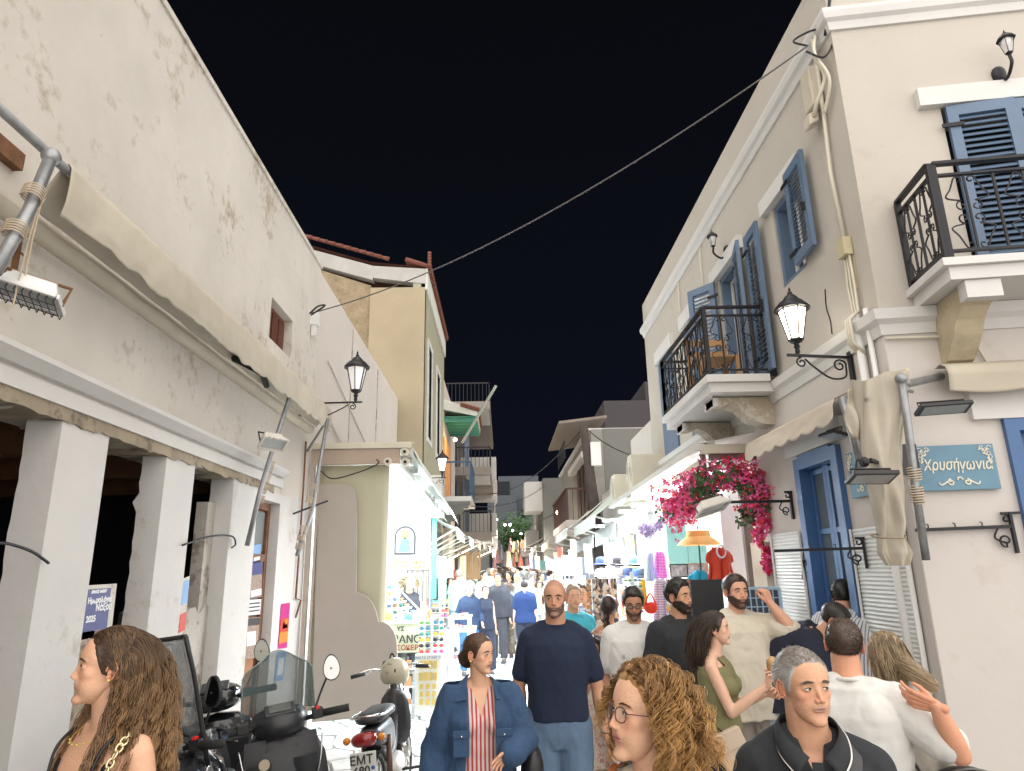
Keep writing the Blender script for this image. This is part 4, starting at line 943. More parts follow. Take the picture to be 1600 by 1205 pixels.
# hanging bundled canvas at corner: surface of gathered cloth
KA = at_y(1325, 620, 4.05); KB = at_y(1400, 610, 3.95); 
def bundle(u, v):
    a = 2*math.pi*u
    # outline in pixels along v : left & right edges
    rows = [(0,1326,1412,598),(.12,1330,1408,640),(.3,1338,1398,700),(.5,1346,1400,755),(.72,1362,1408,820),(.80,1364,1404,840),(.9,1366,1414,865),(1,1378,1408,884)]
    for i in range(len(rows)-1):
        if rows[i][0] <= v <= rows[i+1][0]:
            f = (v-rows[i][0])/(rows[i+1][0]-rows[i][0]); xl = rows[i][1]*(1-f)+rows[i+1][1]*f; xr = rows[i][2]*(1-f)+rows[i+1][2]*f; py = rows[i][3]*(1-f)+rows[i+1][3]*f; break
    cxp = (xl+xr)/2; hw = (xr-xl)/2
    fold = 1+.16*math.sin(a*5+v*3+1.5*mnoise.noise(Vector((v*3,0,0))))+.10*math.sin(a*9-v*7)
    x = cxp+hw*math.cos(a)*(.92+.06*math.sin(7*a+5*v)); P = at_y(x, py-(6*math.sin(a*3) if v < .1 else 0), 4.02)
    wy = hw/1062*4.02
    return (P.x, P.y-.06+wy*math.sin(a)*fold*.8-.02*math.sin(v*9+a*4), P.z)
m = MB(); m.grid(bundle, 72, 60); solo('bundled_canvas', m, M_canvas, 'bundled beige canvas tied up and hanging at the house corner beside the blue sign', 'awning', smooth=True)
def drape(u, v):
    p = at_y(1318+95*u, 612-30*math.sin(u*1.57)+(70+55*u*(1-u)*2)*v, 4.05); f = .025*math.sin(u*19+v*4)+.02*math.sin(u*33-v*7)
    return (p.x, p.y-.05+f, p.z)
m = MB(); m.grid(drape, 60, 16); o_ = solo('draped_canvas', m, M_canvas, 'loose folds of beige canvas draped between the two awning pipes above the bundle', 'awning', smooth=True); o_.modifiers.new('s','SOLIDIFY').thickness = .006
m = MB(); p_ = at_y(1385,838,3.93); m.tube([p_+Vector((.09*math.cos(a*.35)-.0,.08*math.sin(a*.35)-.02,.015*math.sin(a*.35))) for a in range(19)], .005, 5); solo('cord', m, mat('rope_brown', (.25,.2,.14), .9), 'brown cord tied round the bundled canvas', 'cord')
pipe('steel_pole', [at_y(1316,622,4.25), at_y(1330,670,4.2), at_y(1348,740,4.2)], .026, 'upper grey steel awning pipe left of the bundled canvas', ())
pipe('steel_pole', [at_y(1408,592,3.78), at_y(1418,660,3.8), at_y(1430,760,3.85), at_y(1447,875,3.9)], .022, 'long grey steel awning pipe in front of the blue name sign', (.5,.6,.63), ball=True)
m = MB(); m.tube([at_y(1408,596,3.78), at_y(1418,600,3.95), FW(.3,3.05,.03)], .025, 8); m.tube([at_y(1412,608,3.8), at_y(1425,612,3.95)], .012, 6); solo('pipe_joint', m, M_steel, 'steel elbow joint holding the long awning pipe under the front canvas', 'bracket', smooth=True)
# ---- signs
SBm = mat('sign_blue', (.13,.25,.34), .6, var=.12, vscale=6); SW = mat('sign_cream', (.72,.68,.56), .6)
def sign_board(c, xd, w, h, label, sz, nrm):
    t = thing('name_sign', label, 'sign', c); c = Vector(c); xd = Vector(xd).normalized(); z = Vector((0,0,1)); nrm = Vector(nrm).normalized()
    obj('board', MB().obox(c, xd*w/2, nrm*.012, z*h/2), SBm, t, bevel=.003)
    o = c+nrm*.015
    def T(s, u, v, size, **k): return text(s, size, SW, frame(o+xd*u*w+z*v*h, xd, z), t, extrude=.002, **k)
    T('Χρυσή', -.19, .05, sz, bold=.0012, shear=.2, sx=.74); T('γωνιά', .235, .04, sz, bold=.0012, shear=.2, sx=.74)
    m = MB()
    for sx_ in (-1, 1):
        cc = o+xd*(sx_*w*.10)-z*h*.33; m.tube(scroll(cc, h*.075, 1.2, math.pi/2, xd*sx_, z, -1, 16)[::-1], h*.018, 5)
        m.tube(spl([cc+z*h*.075, cc+xd*sx_*w*.08-z*h*.02, cc+xd*sx_*w*.13-z*h*.05, cc+xd*sx_*w*.155+z*h*.01]), h*.018, 5)
    m.tube(scroll(o-z*h*.28, h*.08, .5, 0, xd, z, 1, 10), h*.018, 5)
    obj('scroll_ornament', m, SW, t)
    m = MB()
    for sx_ in (-1, 1):
        q = o+xd*(sx_*w*.45)+z*h*.42
        for (du, dv, r_, a_) in ((-.02,-.02,.05,.2),(-.07,-.03,.05,2),(-.11,-.01,.04,1),(-.03,-.12,.05,4),(-.02,-.2,.045,5),(-.06,-.1,.05,3),(-.015,-.27,.03,2)):
            m.tube(scroll(q+xd*sx_*du*w+z*dv*h, r_*h*1.3, .9, a_, xd*sx_, z, 1, 8), h*.011, 4)
            m.obox(q+xd*sx_*(du-.02)*w+z*(dv-.02)*h, (xd+z).normalized()*h*.035, (xd-z).normalized()*h*.012, nrm*.002)
    obj('corner_ornament', m, SW, t)
    return t
sA = FP(1427,733); sB = FP(1553,733); zt = FP(1490,697)[1]; zb = FP(1490,767)[1]
sign_board(FW((sA[0]+sB[0])/2, (zt+zb)/2, .03), FD, sB[0]-sA[0], zt-zb, 'blue name sign with cream Greek lettering Χρυσή γωνιά on the front wall', (zt-zb)*.33, FN)
yA = 4.98-.12; sign_board((RX-.02, 4.78, 2.50), (0,-1,0), .44, .33, 'smaller looking blue name sign half hidden behind the bundled canvas on the street side', .11, (-1,0,0))
# slim black LED floodlights
def led_flood(c, ax, n, w, h, label, mt=M_black):
    c = Vector(c); ax = Vector(ax).normalized(); n = Vector(n).normalized(); sd = ax.cross(n).normalized(); t = thing('led_floodlight', label, 'floodlight', c)
    obj('housing', MB().obox(c, ax*w/2, sd*h/2, n*.012), mt, t, bevel=.004); obj('glass', MB().obox(c+n*.0125, ax*w*.42, sd*h*.38, n*.0015), mat('led_glass', (.28,.29,.29), .2), t)
    obj('bracket', MB().tube([c-ax*w*.45, c-ax*w*.45-n*.05, c+ax*w*.45-n*.05, c+ax*w*.45], .006, 5), M_iron, t); return t
led_flood(at_y(1474,638,4.0), FD+Vector((0,0,.03)), (0,-.35,-1), .30, .12, 'flat black led floodlight above the blue name sign')
led_flood(RW(1302,680,.12), (0,-1,-.05), (-.3,0,-1), .26, .11, 'flat black led floodlight under the canopy over the blue street door')
lf = led_flood(at_y(1362,746,3.75), (1,-.1,-.02), (-.1,-.25,-1), .24, .16, 'black led floodlight hanging from the dark bracket across the bundled canvas')
m = MB(); m.box(at_y(1393,742,4.2)-Vector((0,.02,.0)), at_y(1421,697,4.25)); solo('plastic_cover', m, M_black, 'black plastic cover fixed at the corner next to the blue name sign', 'cover')
m = MB(); a_ = at_y(1400,720,4.1); b_ = at_y(1350,722,3.8); m.bar(a_, b_, .02, .02); m.bar(at_y(1400,735,4.1), at_y(1360,718,3.8), .015, .015); m.bar(at_y(1392,712,4.05), at_y(1356,722,3.85), .02, .01); m.tube(spl([at_y(1348,728,3.78), at_y(1340,718,3.78), at_y(1338,735,3.78), at_y(1343,745,3.76)]), .006, 5)
m.ell(b_, .03); solo('lamp_bracket', m, M_iron, 'black articulated bracket holding the led floodlight over the bundled canvas', 'bracket')
# hook racks
def hook_rack(a, b, n, drop, label, nh=3, w=.02):
    a = Vector(a); b = Vector(b); d = (b-a).normalized(); z = Vector((0,0,1)); t = thing('iron_bracket', label, 'bracket', a); L = (b-a).length
    obj('arm', MB().bar(a, b, w, w), M_iron, t)
    m = MB(); m.bar(a+z*drop*.55, a-z*drop, w*1.3, w*.8, up=d); m.bar(a+z*drop*.5-d*.06, a+z*drop*.5+d*.05, w*.8, w*.8); obj('wall_plate', m, M_iron, t)
    m = MB(); m.tube(scroll(a-z*drop*.52+d*.05, .04, 1.1, -1.57, d, z, 1)[::-1]+spl([a-z*drop*.62+d*.05, a-z*drop*.4+d*.11, a-z*drop*.0+d*.08]), .006, 5); m.tube(scroll(a+z*drop*.3+d*.03, .025, 1, 1.57, d, z, 1), .006, 5); obj('scrollwork', m, M_iron, t)
    for k in range(nh):
        p = a+d*L*(.3+.28*k); obj('hook', MB().tube([p, p+z*.03, p+z*.035+d*.012], .004, 4), M_iron, t)
    return t
pa = FP(1577,823); hook_rack(FW(pa[0], pa[1], .03), FW(FP(1427,829)[0], FP(1427,829)[1]-.0, .03), FN, .16, 'long black iron sign bracket with small hooks on the front wall right of the pipe')
y_, z_ = RP(1338,862); hook_rack((RX-.05, 4.90, 1.98), (RX-.55, 5.25, 1.98), None, .14, 'short black iron bracket with scroll in front of the blue street door', 2)
y_, z_ = RP(1238,783); W0 = at_x(1236,783,RX-.02)
t_ = hook_rack(W0, W0+Vector((-.62,-.0,0)), None, .16, 'dark red iron bracket holding the white floodlight beside the flower arch', 0, .024)
floodlight(W0+Vector((-.72,-.05,-.06)), (-.9,-.25,-.25), (.3,-.35,-.9), .30, .17, .08, 'white floodlight on a dark iron bracket in front of the pink bougainvillea', body=mat('warm_white_metal', (.6,.57,.52), .6), glassm=mat('lamp_dull_glass', (.45,.47,.47), .12, var=.1))
m = MB(); m.bar(RW(1258,822,.03), RW(1255,905,.03), .02, .02); m.tube(scroll(RW(1258,880,.05), .04, 1, 0, Vector((0,1,0)), Vector((0,0,1))), .006, 5); solo('iron_bracket', m, M_iron, 'small black iron scroll bracket left of the blue street door', 'bracket')
# crack marks & wall stain
for pts, lb in (([(1289,452),(1291,480),(1297,500),(1300,522)], 'thin black stray cable on the white wall right of the lantern'),):
    solo('stray_cable', wire(spl([RW(x,y,.006) for x,y in pts]), .004, 4), M_iron, lb, 'cable')
# ================================================================== EXTENSION low white building beyond
X2 = thing('low_white_shop_building', 'low white parapet building over the bright shops beyond the corner house', 'building', (RX, 12, 0))
obj('wall', MB().box((RX-.005, YF+.21, 2.9), (8, 13.4, 4.35)), M_whiteR, X2); obj('wall', MB().box((RX+.3, 13.41, 2.9), (8, 19.8, 3.95)), M_whiteR, X2)
m = MB(); m.box((RX-.005, YF+.21, 0), (RX+.3, YF+.5, 2.89)); m.box((RX+.0, 13.2, 0), (RX+.3, 13.5, 2.89)); m.box((RX, 16.5, 0), (RX+.3, 16.7, 2.89)); m.box((RX+3, 7, 0), (RX+3.1, 19.8, 2.89)); m.box((RX, 19.6,0),(RX+3,19.7,2.89)); obj('shop_wall', m, mat('shop_white', (.7,.7,.7), .8), X2)
obj('ceiling', MB().box((RX+.01, 7, 2.96), (RX+3.1, 19.8, 3.0)), M_white, X2)
def ac(c, label):
    c = Vector(c); t = thing('air_conditioner', label, 'air conditioner', c)
    obj('case', MB().box(c-Vector((.42,.16,.28)), c+Vector((.42,.16,.28))), M_cream, t, bevel=.015)
    m = MB()
    for r_ in (.08,.14,.20): m.tube([c+Vector((-.44,-.0+.0, 0))+Vector((0, r_*math.cos(a*.3), r_*math.sin(a*.3))) for a in range(22)], .006, 4)
    obj('fan_grille', m, M_alu, t)
    m = MB()
    for k in range(6): m.box(c+Vector((-.1,-.165,-.1+k*.03)), c+Vector((.12,-.161,-.085+k*.03)))
    m.box(c+Vector((.15,-.165,.05)), c+Vector((.3,-.161,.15))); obj('label_plate', m, M_alu, t)
ac(at_y(1024,738,11.0), 'larger air conditioner outdoor unit above the right shop awning, nearest the balcony')
ac(at_y(993,766,12.6), 'second smaller looking air conditioner unit farther along above the right shop awning')
# ================================================================== SHOPS
rs_ = random.Random(11)
M_fab = {}
def fab(c, nm=None):
    k = 'cloth_%02d%02d%02d' % tuple(int(x*50) for x in c)
    return mat(k, c, .85, var=.12, vscale=9, bump=.25, bscale=20)
M_shopw = mat('shop_white_board', (.72,.74,.74), .6, var=.04)
M_canL = mat('kiosk_white_fabric', (.60,.62,.58), .8, var=.08, bump=.15, bscale=6)
# ---- kiosk canopy structure left
K = thing('kiosk_canopy', 'white metal canopy with cream front beam over the left souvenir kiosk', 'canopy', (-1.8, 8.5, 3.4))
KX0, KX1 = LX+.02, -1.16
m = MB(); m.box((KX0, 8.44, 3.39), (KX1+.03, 8.56, 3.455)); m.box((KX0,8.46,3.455),(KX1+.06,8.54,3.47)); obj('front_beam', m, M_cream, K, bevel=.006)
obj('front_beam', MB().box((KX0, 8.47, 3.20), (KX1-.12, 8.55, 3.385)), mat('tan_beam', (.42,.33,.26), .7, var=.1), K)
m = MB(); m.add([(KX0,8.5,3.475),(KX1,8.5,3.44),(KX1+.05,14.2,3.12),(KX0,14.2,3.3)], [(0,1,2,3)]); o = obj('roof_sheet', m, M_canL, K); o.modifiers.new('s','SOLIDIFY').thickness = .01
for k in range(9):
    y = 8.75+k*.62; z = 3.36-.04*k; obj('cross_batten', MB().box((KX0, y, z-.12), (KX1, y+.06, z-.02)), M_white, K)
m = MB(); m.bar((KX1,8.5,3.36),(KX1+.06,14.2,3.05),.09,.07); m.bar((KX1-.13,8.52,3.28),(KX1-.02,13.5,2.93),.05,.06); obj('side_rail', m, M_alu, K)
for (x,z) in ((KX1-.05,3.34),(KX1-.26,3.22),(KX1-.04,3.21)):
    m = MB(); m.lathe([(.05,-.03),(.055,0),(.05,.03)], (x,8.47,z), 12, ax=1); m.lathe([(.02,-.045),(.02,-.03)], (x,8.47,z), 8, 1, ax=1); obj('end_cap', m, [M_cream, M_dark], K, ang=40)
m = MB(); m.box((KX0,8.46,0),(KX0+.05,8.54,3.2)); m.box((KX0+.09,8.47,0),(KX0+.12,8.53,3.2)); obj('post', m, mat('rose_post', (.45,.38,.33), .7), K)
# hanging fabric strips on the street side (folded awning)
def strip(name, label, p0, p1, drop, tilt, scal=0, mt=M_canL, nx=60):
    p0 = Vector(p0); p1 = Vector(p1)
    def f(u, v):
        p = p0.lerp(p1, u); d = drop*v-(scal*abs(math.sin(u*(p1-p0).length*9)) if v > .98 else 0)
        return (p.x+tilt*v+.012*mnoise.noise(Vector((u*14, v*3, 1.3))), p.y, p.z-d+.01*mnoise.noise(Vector((u*9,v,7))))
    m = MB(); m.grid(f, nx, 6); o = solo(name, m, mt, label, 'awning', smooth=True); o.modifiers.new('s','SOLIDIFY').thickness = .006; return o
strip('hanging_awning', 'white folded awning fabric along the street edge of the left kiosk canopy', (KX1+.03,8.6,3.42), (KX1+.16,13.8,3.05), .26, .12)
strip('hanging_awning', 'inner sloping pale awning flap under the left kiosk canopy', (KX1-.15,8.6,3.22), (KX1-.0,12.5,2.92), .16, .16, mt=mat('greenish_canvas', (.45,.48,.42), .8))
# sloped street awnings with struts, left side further
def street_awning(side, y0, y1, xw, zw, xf, zf, val, label, mt, struts=2, stm=M_white, scal=.03):
    t = thing('shop_awning', label, 'awning', (xw, y0, zw))
    def f(u, v): y = y0+(y1-y0)*u; return (xw+(xf-xw)*v, y, zw+(zf-zw)*v-.03*math.sin(v*3.14)+.012*mnoise.noise(Vector((y*2,v*3,0))))
    m = MB(); m.grid(f, 14, 6); o = obj('fabric', m, mt, t, smooth=True); o.modifiers.new('s','SOLIDIFY').thickness = .006
    def g(u, v): y = y0+(y1-y0)*u; return (xf+side*.015*v, y, zf-(val-scal*abs(math.sin(y*10))*(v > .9))*v)
    m = MB(); m.grid(g, 60, 3); o = obj('valance', m, mt, t); o.modifiers.new('s','SOLIDIFY').thickness = .005
    obj('front_bar', MB().tube([(xf,y0,zf),(xf,y1,zf)], .03, 8), M_white, t, smooth=True)
    for k in range(struts):
        y = y0+.1+(y1-y0-.2)*k/max(1,struts-1); obj('arm', MB().tube([(xw,y,zw-1.0),(xf,y,zf)], .022, 6), stm, t, smooth=True)
    return t
La = [(14.3,17.2,3.25,-.95,2.75,'white sloping awning past the left kiosk with yellowish struts'),
      (17.6,20.5,3.3,-.85,2.72,'second white sloping awning on the left under the ochre house'),
      (21.2,24.5,3.3,-.80,2.8,'pale awning on the left below the lit balcony'),
      (25.5,29.5,3.4,-.70,2.9,'beige awning on the left before the apartment block'),
      (31,36,3.5,-.6,3.0,'far left awning under the stacked balconies'),(38,46,3.6,-.5,3.1,'farthest left awning near the bend of the street')]
for i, (a,b,zw,xf,zf,lb) in enumerate(La):
    street_awning(1, a, b, LX+.55 if a < 20 else -1.85, zw, xf, zf, .22, lb, [M_canL, mat('grey_awning', (.42,.41,.38), .85), mat('sand_awning', (.52,.42,.32), .85)][i%3], 3, mat('yellowed_strut', (.62,.60,.46), .5))
# ---- shop body left (y 8.6-15.6 recess): white wall with goods
m = MB(); m.box((LX-.01, 8.62, .0), (LX+.02, 15.5, 3.2)); solo('kiosk_back_wall', m, M_shopw, 'white back wall of the left souvenir kiosk', 'wall')
# roller blind + cutout board
bt = at_y(500,728,8.58); bb_ = at_y(598,1108,8.58)
m = MB(); m.grid(lambda u,v: (bt.x+(bb_.x-bt.x)*u, 8.58+.012*math.sin(u*5+v), bt.z+(bb_.z-bt.z)*v), 10, 10); o = solo('side_blind', m, mat('yellowish_blind', (.47,.455,.33), .8, var=.05), 'yellowish cream roller blind closing the near end of the souvenir kiosk', 'blind', smooth=True); o.modifiers.new('s','SOLIDIFY').thickness = .006
px_out = [(499,757),(538,757),(548,760),(555,767),(558,778),(557,925),(566,927),(575,933),(583,943),(588,955),(592,972),(600,972),(609,977),(616,986),(620,998),(621,1012),(621,1104),(600,1118),(488,1128)]
m = MB(); P = [at_y(x,y,8.52) for x,y in px_out]; m.prism(P, (0,-.03,0)); solo('cutout_board', m, mat('greige_board', (.40,.36,.315), .8, var=.04), 'grey beige board with rounded stepped outline in front of the yellowish blind', 'board')
obj_c = solo('cable', wire(spl([at_y(500,735,8.4),at_y(520,748,8.4),at_y(560,738,8.4),at_y(585,728,8.4),at_y(592,722,8.4),at_y(588,718,8.4)]), .008), M_iron, 'grey cable looping under the cream beam of the left kiosk', 'cable', smooth=True)
# frontal display at y=12
Dy = 12.0
def fx(px, py, y=Dy): return at_y(px, py, y)
def ffl(px0, py0, px1, py1, y, d=.02): a = at_y(px0, py0, y); b = at_y(px1, py1, y); return MB().box((a.x, y-d, min(a.z,b.z)), (b.x, y, max(a.z,b.z)))
solo('display_board', ffl(604,800,672,935,Dy+.05,.04), M_shopw, 'bright white display board behind the arched icon picture', 'board')
ic = thing('icon_picture', 'arched icon picture in a dark frame on the white kiosk board', 'picture', fx(632,845))
def arch(x0,x1,z0,z1,y,d,mt,nm,par,k=14):
    r = (x1-x0)/2; c = (x0+x1)/2; pts = [(x0,y,z0),(x1,y,z0)]+[(c+r*math.cos(math.pi*i/k), y, z1-r+r*math.sin(math.pi*i/k)) for i in range(k+1)]
    return obj(nm, MB().prism(pts, (0,-d,0)), mt, par)
a_ = fx(616,867); b_ = fx(650,822)
arch(a_.x,b_.x,a_.z,b_.z,Dy,.02,mat('icon_frame', (.05,.045,.06), .5),'frame',ic)
arch(a_.x+.03,b_.x-.03,a_.z+.03,b_.z-.03,Dy-.021,.004,mat('icon_ground', (.75,.7,.55), .5),'picture_panel',ic)
cxi = (a_.x+b_.x)/2; w_ = b_.x-a_.x; h_ = b_.z-a_.z
m = MB(); m.prism([(cxi-w_*.3,Dy-.026,a_.z+.04),(cxi+w_*.3,Dy-.026,a_.z+.04),(cxi+w_*.2,Dy-.026,a_.z+h_*.5),(cxi,Dy-.026,a_.z+h_*.62),(cxi-w_*.2,Dy-.026,a_.z+h_*.5)], (0,-.002,0)); obj('robe', m, mat('icon_blue', (.15,.35,.6), .5), ic)
m = MB(); m.lathe([(w_*.2,0),(w_*.2,.002)], (cxi,Dy-.028,a_.z+h_*.70), 16, ax=1); m.lathe([(w_*.1,0),(w_*.1,.002)], (cxi,Dy-.031,a_.z+h_*.70), 12, 1, ax=1); obj('halo', m, [mat('icon_gold', (.75,.5,.12), .4), mat('icon_face', (.5,.3,.18), .6)], ic)
sg = thing('yellow_sign', 'yellow sign strip with two lines of small brown lettering under the icon', 'sign', fx(640,882))
obj('board', ffl(610,874,673,890,Dy-.04,.02), mat('sign_yellow', (.85,.68,.30), .6), sg)
Mbr = mat('brown_letter', (.30,.13,.04), .6)
for (px_, s1, s2) in ((625,'ΛΙΒΑΝΙ','ΑΓΙΟ ΟΡΟΣ'),(657,'ΕΙΚΟΝΕΣ','ΧΕΙΡΟΠ.')):
    for dz, s in ((.035,s1),(-.045,s2)): text(s, .07, Mbr, frame(fx(px_,882,Dy-.065)+Vector((0,0,dz)), (1,0,0), (0,0,1)), sg, extrude=.001)
# stair shelf with bowls
sh = thing('stepped_shelf', 'white stepped shelf with rows of small coloured bowls in the left kiosk', 'shelf', fx(618,940,10.6))
bowlc = [(.7,.7,.65),(.2,.3,.5),(.5,.2,.1),(.1,.3,.25),(.75,.5,.2)]
for k in range(6):
    z = at_y(600, 912+k*9.5, 10.6).z; xr = at_y(608+k*9.0, 900, 10.6).x; xl = at_y(590, 900, 10.6).x
    obj('shelf_board', MB().box((xl, 10.3, z-.012), (xr, 10.65, z+.012)), M_shopw, sh)
    for j in range(int((xr-xl)/.085)):
        m = MB(); x = xl+.05+j*.085; m.lathe([(.018,0),(.03,.02),(.036,.045),(.03,.045),(.02,.02)], (x, 10.38, z+.013), 8); obj('bowl', m, fab(bowlc[(j+k)%5]), sh, smooth=True)
m = MB(); m.bar(at_y(608,905,10.28), at_y(664,962,10.28), .02, .02); obj('side_panel', m, M_shopw, sh)
# counter with sign
def pz(px,py,y): return at_y(px,py,y)
ct = thing('souvenir_counter', 'pale counter with black and brown Greek lettering below the stepped shelf', 'counter', pz(630,1020,9.7))
a_ = pz(598,975,9.7); b_ = pz(664,1019,9.7)
obj('front_board', MB().box((a_.x-.1,9.68,b_.z),(b_.x,9.71,a_.z)), mat('pale_green_board', (.55,.58,.45), .7), ct)
obj('counter_top', MB().box((a_.x-.3,9.66,a_.z),(b_.x+.05,11.0,a_.z+.03)), M_shopw, ct)
T_ = lambda s, x, y, sz, mt: text(s, sz, mt, frame(pz(x,y,9.672), (1,0,0), (0,0,1)), ct, extrude=.001, align='RIGHT', bold=.002)
T_('ΥΣ', 632, 983, .075, Pk); T_('ΛΙΒΑΝΟ', 658, 999, .135, Pk); T_('ΜΕΛΙΣΣΟΚΕΡΙ', 657, 1012, .09, mat('rust_letter', (.35,.08,.03), .6))
for r_ in range(3):
    z = b_.z-.02-r_*.22; obj('shelf_board', MB().box((a_.x-.1,9.72,z-.2),(b_.x,10.1,z-.18)), M_shopw, ct)
    for j in range(6): obj('packet', MB().box((a_.x+.02+j*.1,9.74,z-.18),(a_.x+.09+j*.1,9.8,z-.18+rs_.uniform(.06,.13))), fab([(.3,.4,.55),(.6,.55,.4),(.25,.3,.2),(.6,.3,.15)][j%4]), ct)
# small goods on counter
for j in range(22):
    x = rs_.uniform(a_.x-.1, b_.x); y = rs_.uniform(9.75,10.2); c_ = [(.7,.2,.1),(.1,.3,.6),(.8,.7,.2),(.7,.7,.7),(.1,.4,.3),(.4,.15,.3)][j%6]
    s_ = rs_.uniform(.02,.05); m = MB(); m.lathe([(s_*.7,0),(s_,s_),(s_*.8,s_*2.2),(s_*.3,s_*2.8)], (x,y,a_.z+.031), 8)
    solo('trinket', m, fab(c_), 'small '+['red','blue','yellow','white','green','purple'][j%6]+' trinket on the souvenir counter, '+['left','centre','right'][min(2,int(3*(x-a_.x+.1)/(b_.x-a_.x+.1)))]+' part', 'trinket', 'trinkets on the souvenir counter', smooth=True)
# tamata panel
tp = thing('tablet_panel', 'white display panel with rows of gold tablets and a Greek heading', 'display panel', pz(668,1105,9.0))
a_ = pz(649,1022,9.0); b_ = pz(689,1106,9.0)
obj('panel', MB().box((a_.x,8.98,b_.z),(b_.x,9.02,a_.z)), mat('panel_white', (.75,.76,.72), .5), tp, bevel=.004)
text('ΤΑΜΑΤΑ ΕΠΑΡΓΥΡΑ', .043, mat('blue_letter', (.1,.2,.35), .5), frame((( a_.x+b_.x)/2, 8.975, a_.z-.045), (1,0,0), (0,0,1)), tp, extrude=.001)
w_ = b_.x-a_.x; h_ = a_.z-b_.z; Mg = mat('gold_foil', (.80,.60,.18), .3, metal=.5)
for (row, n, zf, hh) in ((0,4,.20,.15),(1,4,.42,.15),(2,3,.60,.09),(3,3,.74,.09),(4,3,.88,.11)):
    for k in range(n):
        x = a_.x+w_*(.14+.72*(k+.5)/n); obj('tablet', MB().box((x-w_*.07,8.965,a_.z-h_*(zf+hh/2)),(x+w_*.07,8.979,a_.z-h_*(zf-hh/2))), Mg, tp)
# sunglasses stands
def glasses_mb(c, w=.07, up=Vector((0,0,1)), xd=Vector((1,0,0))):
    m = MB(); c = Vector(c); n = Vector((0,-1,0))
    for sx_ in (-1, 1):
        q = c+xd*(sx_*w*.55); m.prism([q+xd*(w*.42*math.cos(a*math.pi/4))+up*(w*.34*math.sin(a*math.pi/4)) for a in range(8)], (0,.006,0))
    m.bar(c-xd*w*1.05, c+xd*w*1.05, .006); return m
suncols = [(.55,.08,.06),(.15,.4,.1),(.75,.55,.1),(.6,.1,.3),(.1,.25,.4),(.05,.05,.05),(.8,.3,.1),(.1,.35,.3)]
def glasses_stand(px, py0, py1, y, wpx, rows, label):
    t = thing('sunglasses_stand', label, 'stand', at_y(px, py1, y)); cx_ = at_y(px, py0, y).x; wd = wpx/1062*y; z1 = at_y(px,py0,y).z; z0 = at_y(px,py1,y).z
    obj('pole', MB().tube([(cx_,y,0),(cx_,y,z1+.05)], .02, 6), M_white, t); obj('base', MB().lathe([(.18,0),(.18,.02),(.03,.05)], (cx_,y,0), 12), M_white, t)
    for k in range(rows):
        z = z0+(z1-z0)*(k+.5)/rows
        obj('tray', MB().box((cx_-wd/2,y-.02,z-(z1-z0)/rows*.42),(cx_+wd/2,y+.02,z-(z1-z0)/rows*.36)), M_white, t)
        n = max(2, int(wd/.12))
        for j in range(n):
            x = cx_-wd/2+wd*(j+.5)/n; w = wd/n*.40
            obj('sunglasses', glasses_mb((x,y-.05,z), w), mat('sg%d'%((j*3+k*5)%8), suncols[(j*3+k*5)%8], .3), t)
    return t
glasses_stand(675,968,1022,9.5,40,6,'rotating stand of brightly coloured sunglasses beside the Greek lettered counter')
glasses_stand(688,935,966,11.6,26,4,'smaller looking stand of coloured sunglasses farther behind the first stand')
# belt rack
br = thing('belt_rack', 'rack of thin hanging belts and straps below the yellow sign', 'rack', fx(655,890,11.8))
obj('rail', MB().tube([fx(636,892,11.8), fx(674,892,11.8)], .012, 6), M_chrome, br)
for k in range(14):
    x = fx(637+k*2.7,892,11.8); obj('belt', MB().box((x.x-.010,11.78,x.z-.55-.1*rs_.random()),(x.x+.012,11.785,x.z)), fab([(.1,.1,.12),(.25,.3,.4),(.3,.18,.1)][k%3]), br)
# white trays/tables along the left beyond
for i, (px0,py0,px1,py1,y) in enumerate(((692,985,742,1000,9.9),(690,1035,738,1080,9.3),(700,965,735,990,11.5),(604,1050,650,1062,9.9))):
    a_ = pz(px0,py0,y); b_ = pz(px1,py1,y); t = thing('goods_table', ['white slanted tray of jewellery at the street edge of the kiosk','low white display box with yellow goods beside the denim jacket','narrow tray of small goods behind the sunglasses stand','low white shelf behind the helmet'][i], 'table', (a_.x,y,0))
    obj('table_top', MB().box((a_.x,y,a_.z-.03),(b_.x,y+.7,a_.z)), M_shopw, t)
    for (lx,ly) in ((a_.x+.03,y+.03),(b_.x-.03,y+.03),(a_.x+.03,y+.66),(b_.x-.03,y+.66)): obj('leg', MB().box((lx-.02,ly-.02,0),(lx+.02,ly+.02,a_.z-.03)), M_white, t)
    for j in range(14):
        x = rs_.uniform(a_.x+.03,b_.x-.03); yy = y+rs_.uniform(.03,.5); s_ = rs_.uniform(.015,.035)
        obj('item', MB().box((x-s_,yy,a_.z),(x+s_,yy+s_*1.5,a_.z+s_*1.3)), fab([(.8,.65,.2),(.6,.1,.1),(.2,.2,.22),(.7,.7,.75),(.3,.5,.6)][j%5]), t)
solo('green_column', ffl(676,795,682,935,14.0,.1), M_green, 'slim green painted door post beyond the kiosk', 'post')
solo('green_column', ffl(687,870,697,950,13.2,.1), mat('mint_board', (.45,.75,.55), .6), 'mint green board standing behind the sunglasses stand', 'board')
bs = thing('bamboo_screen', 'brown bamboo screen beside the left shop doors', 'screen', at_y(740,920,19))
for k in range(22):
    a_ = at_y(728.5+k*1.05,867,19); b_ = at_y(728.5+k*1.05,905,19); obj('cane', MB().tube([(a_.x,19,b_.z),(a_.x+rs_.uniform(-.01,.01),19,a_.z+rs_.uniform(0,.08))], .011, 5), mat('bamboo%d'%(k%3), [(.32,.19,.09),(.45,.30,.16),(.22,.12,.06)][k%3], .7), bs)
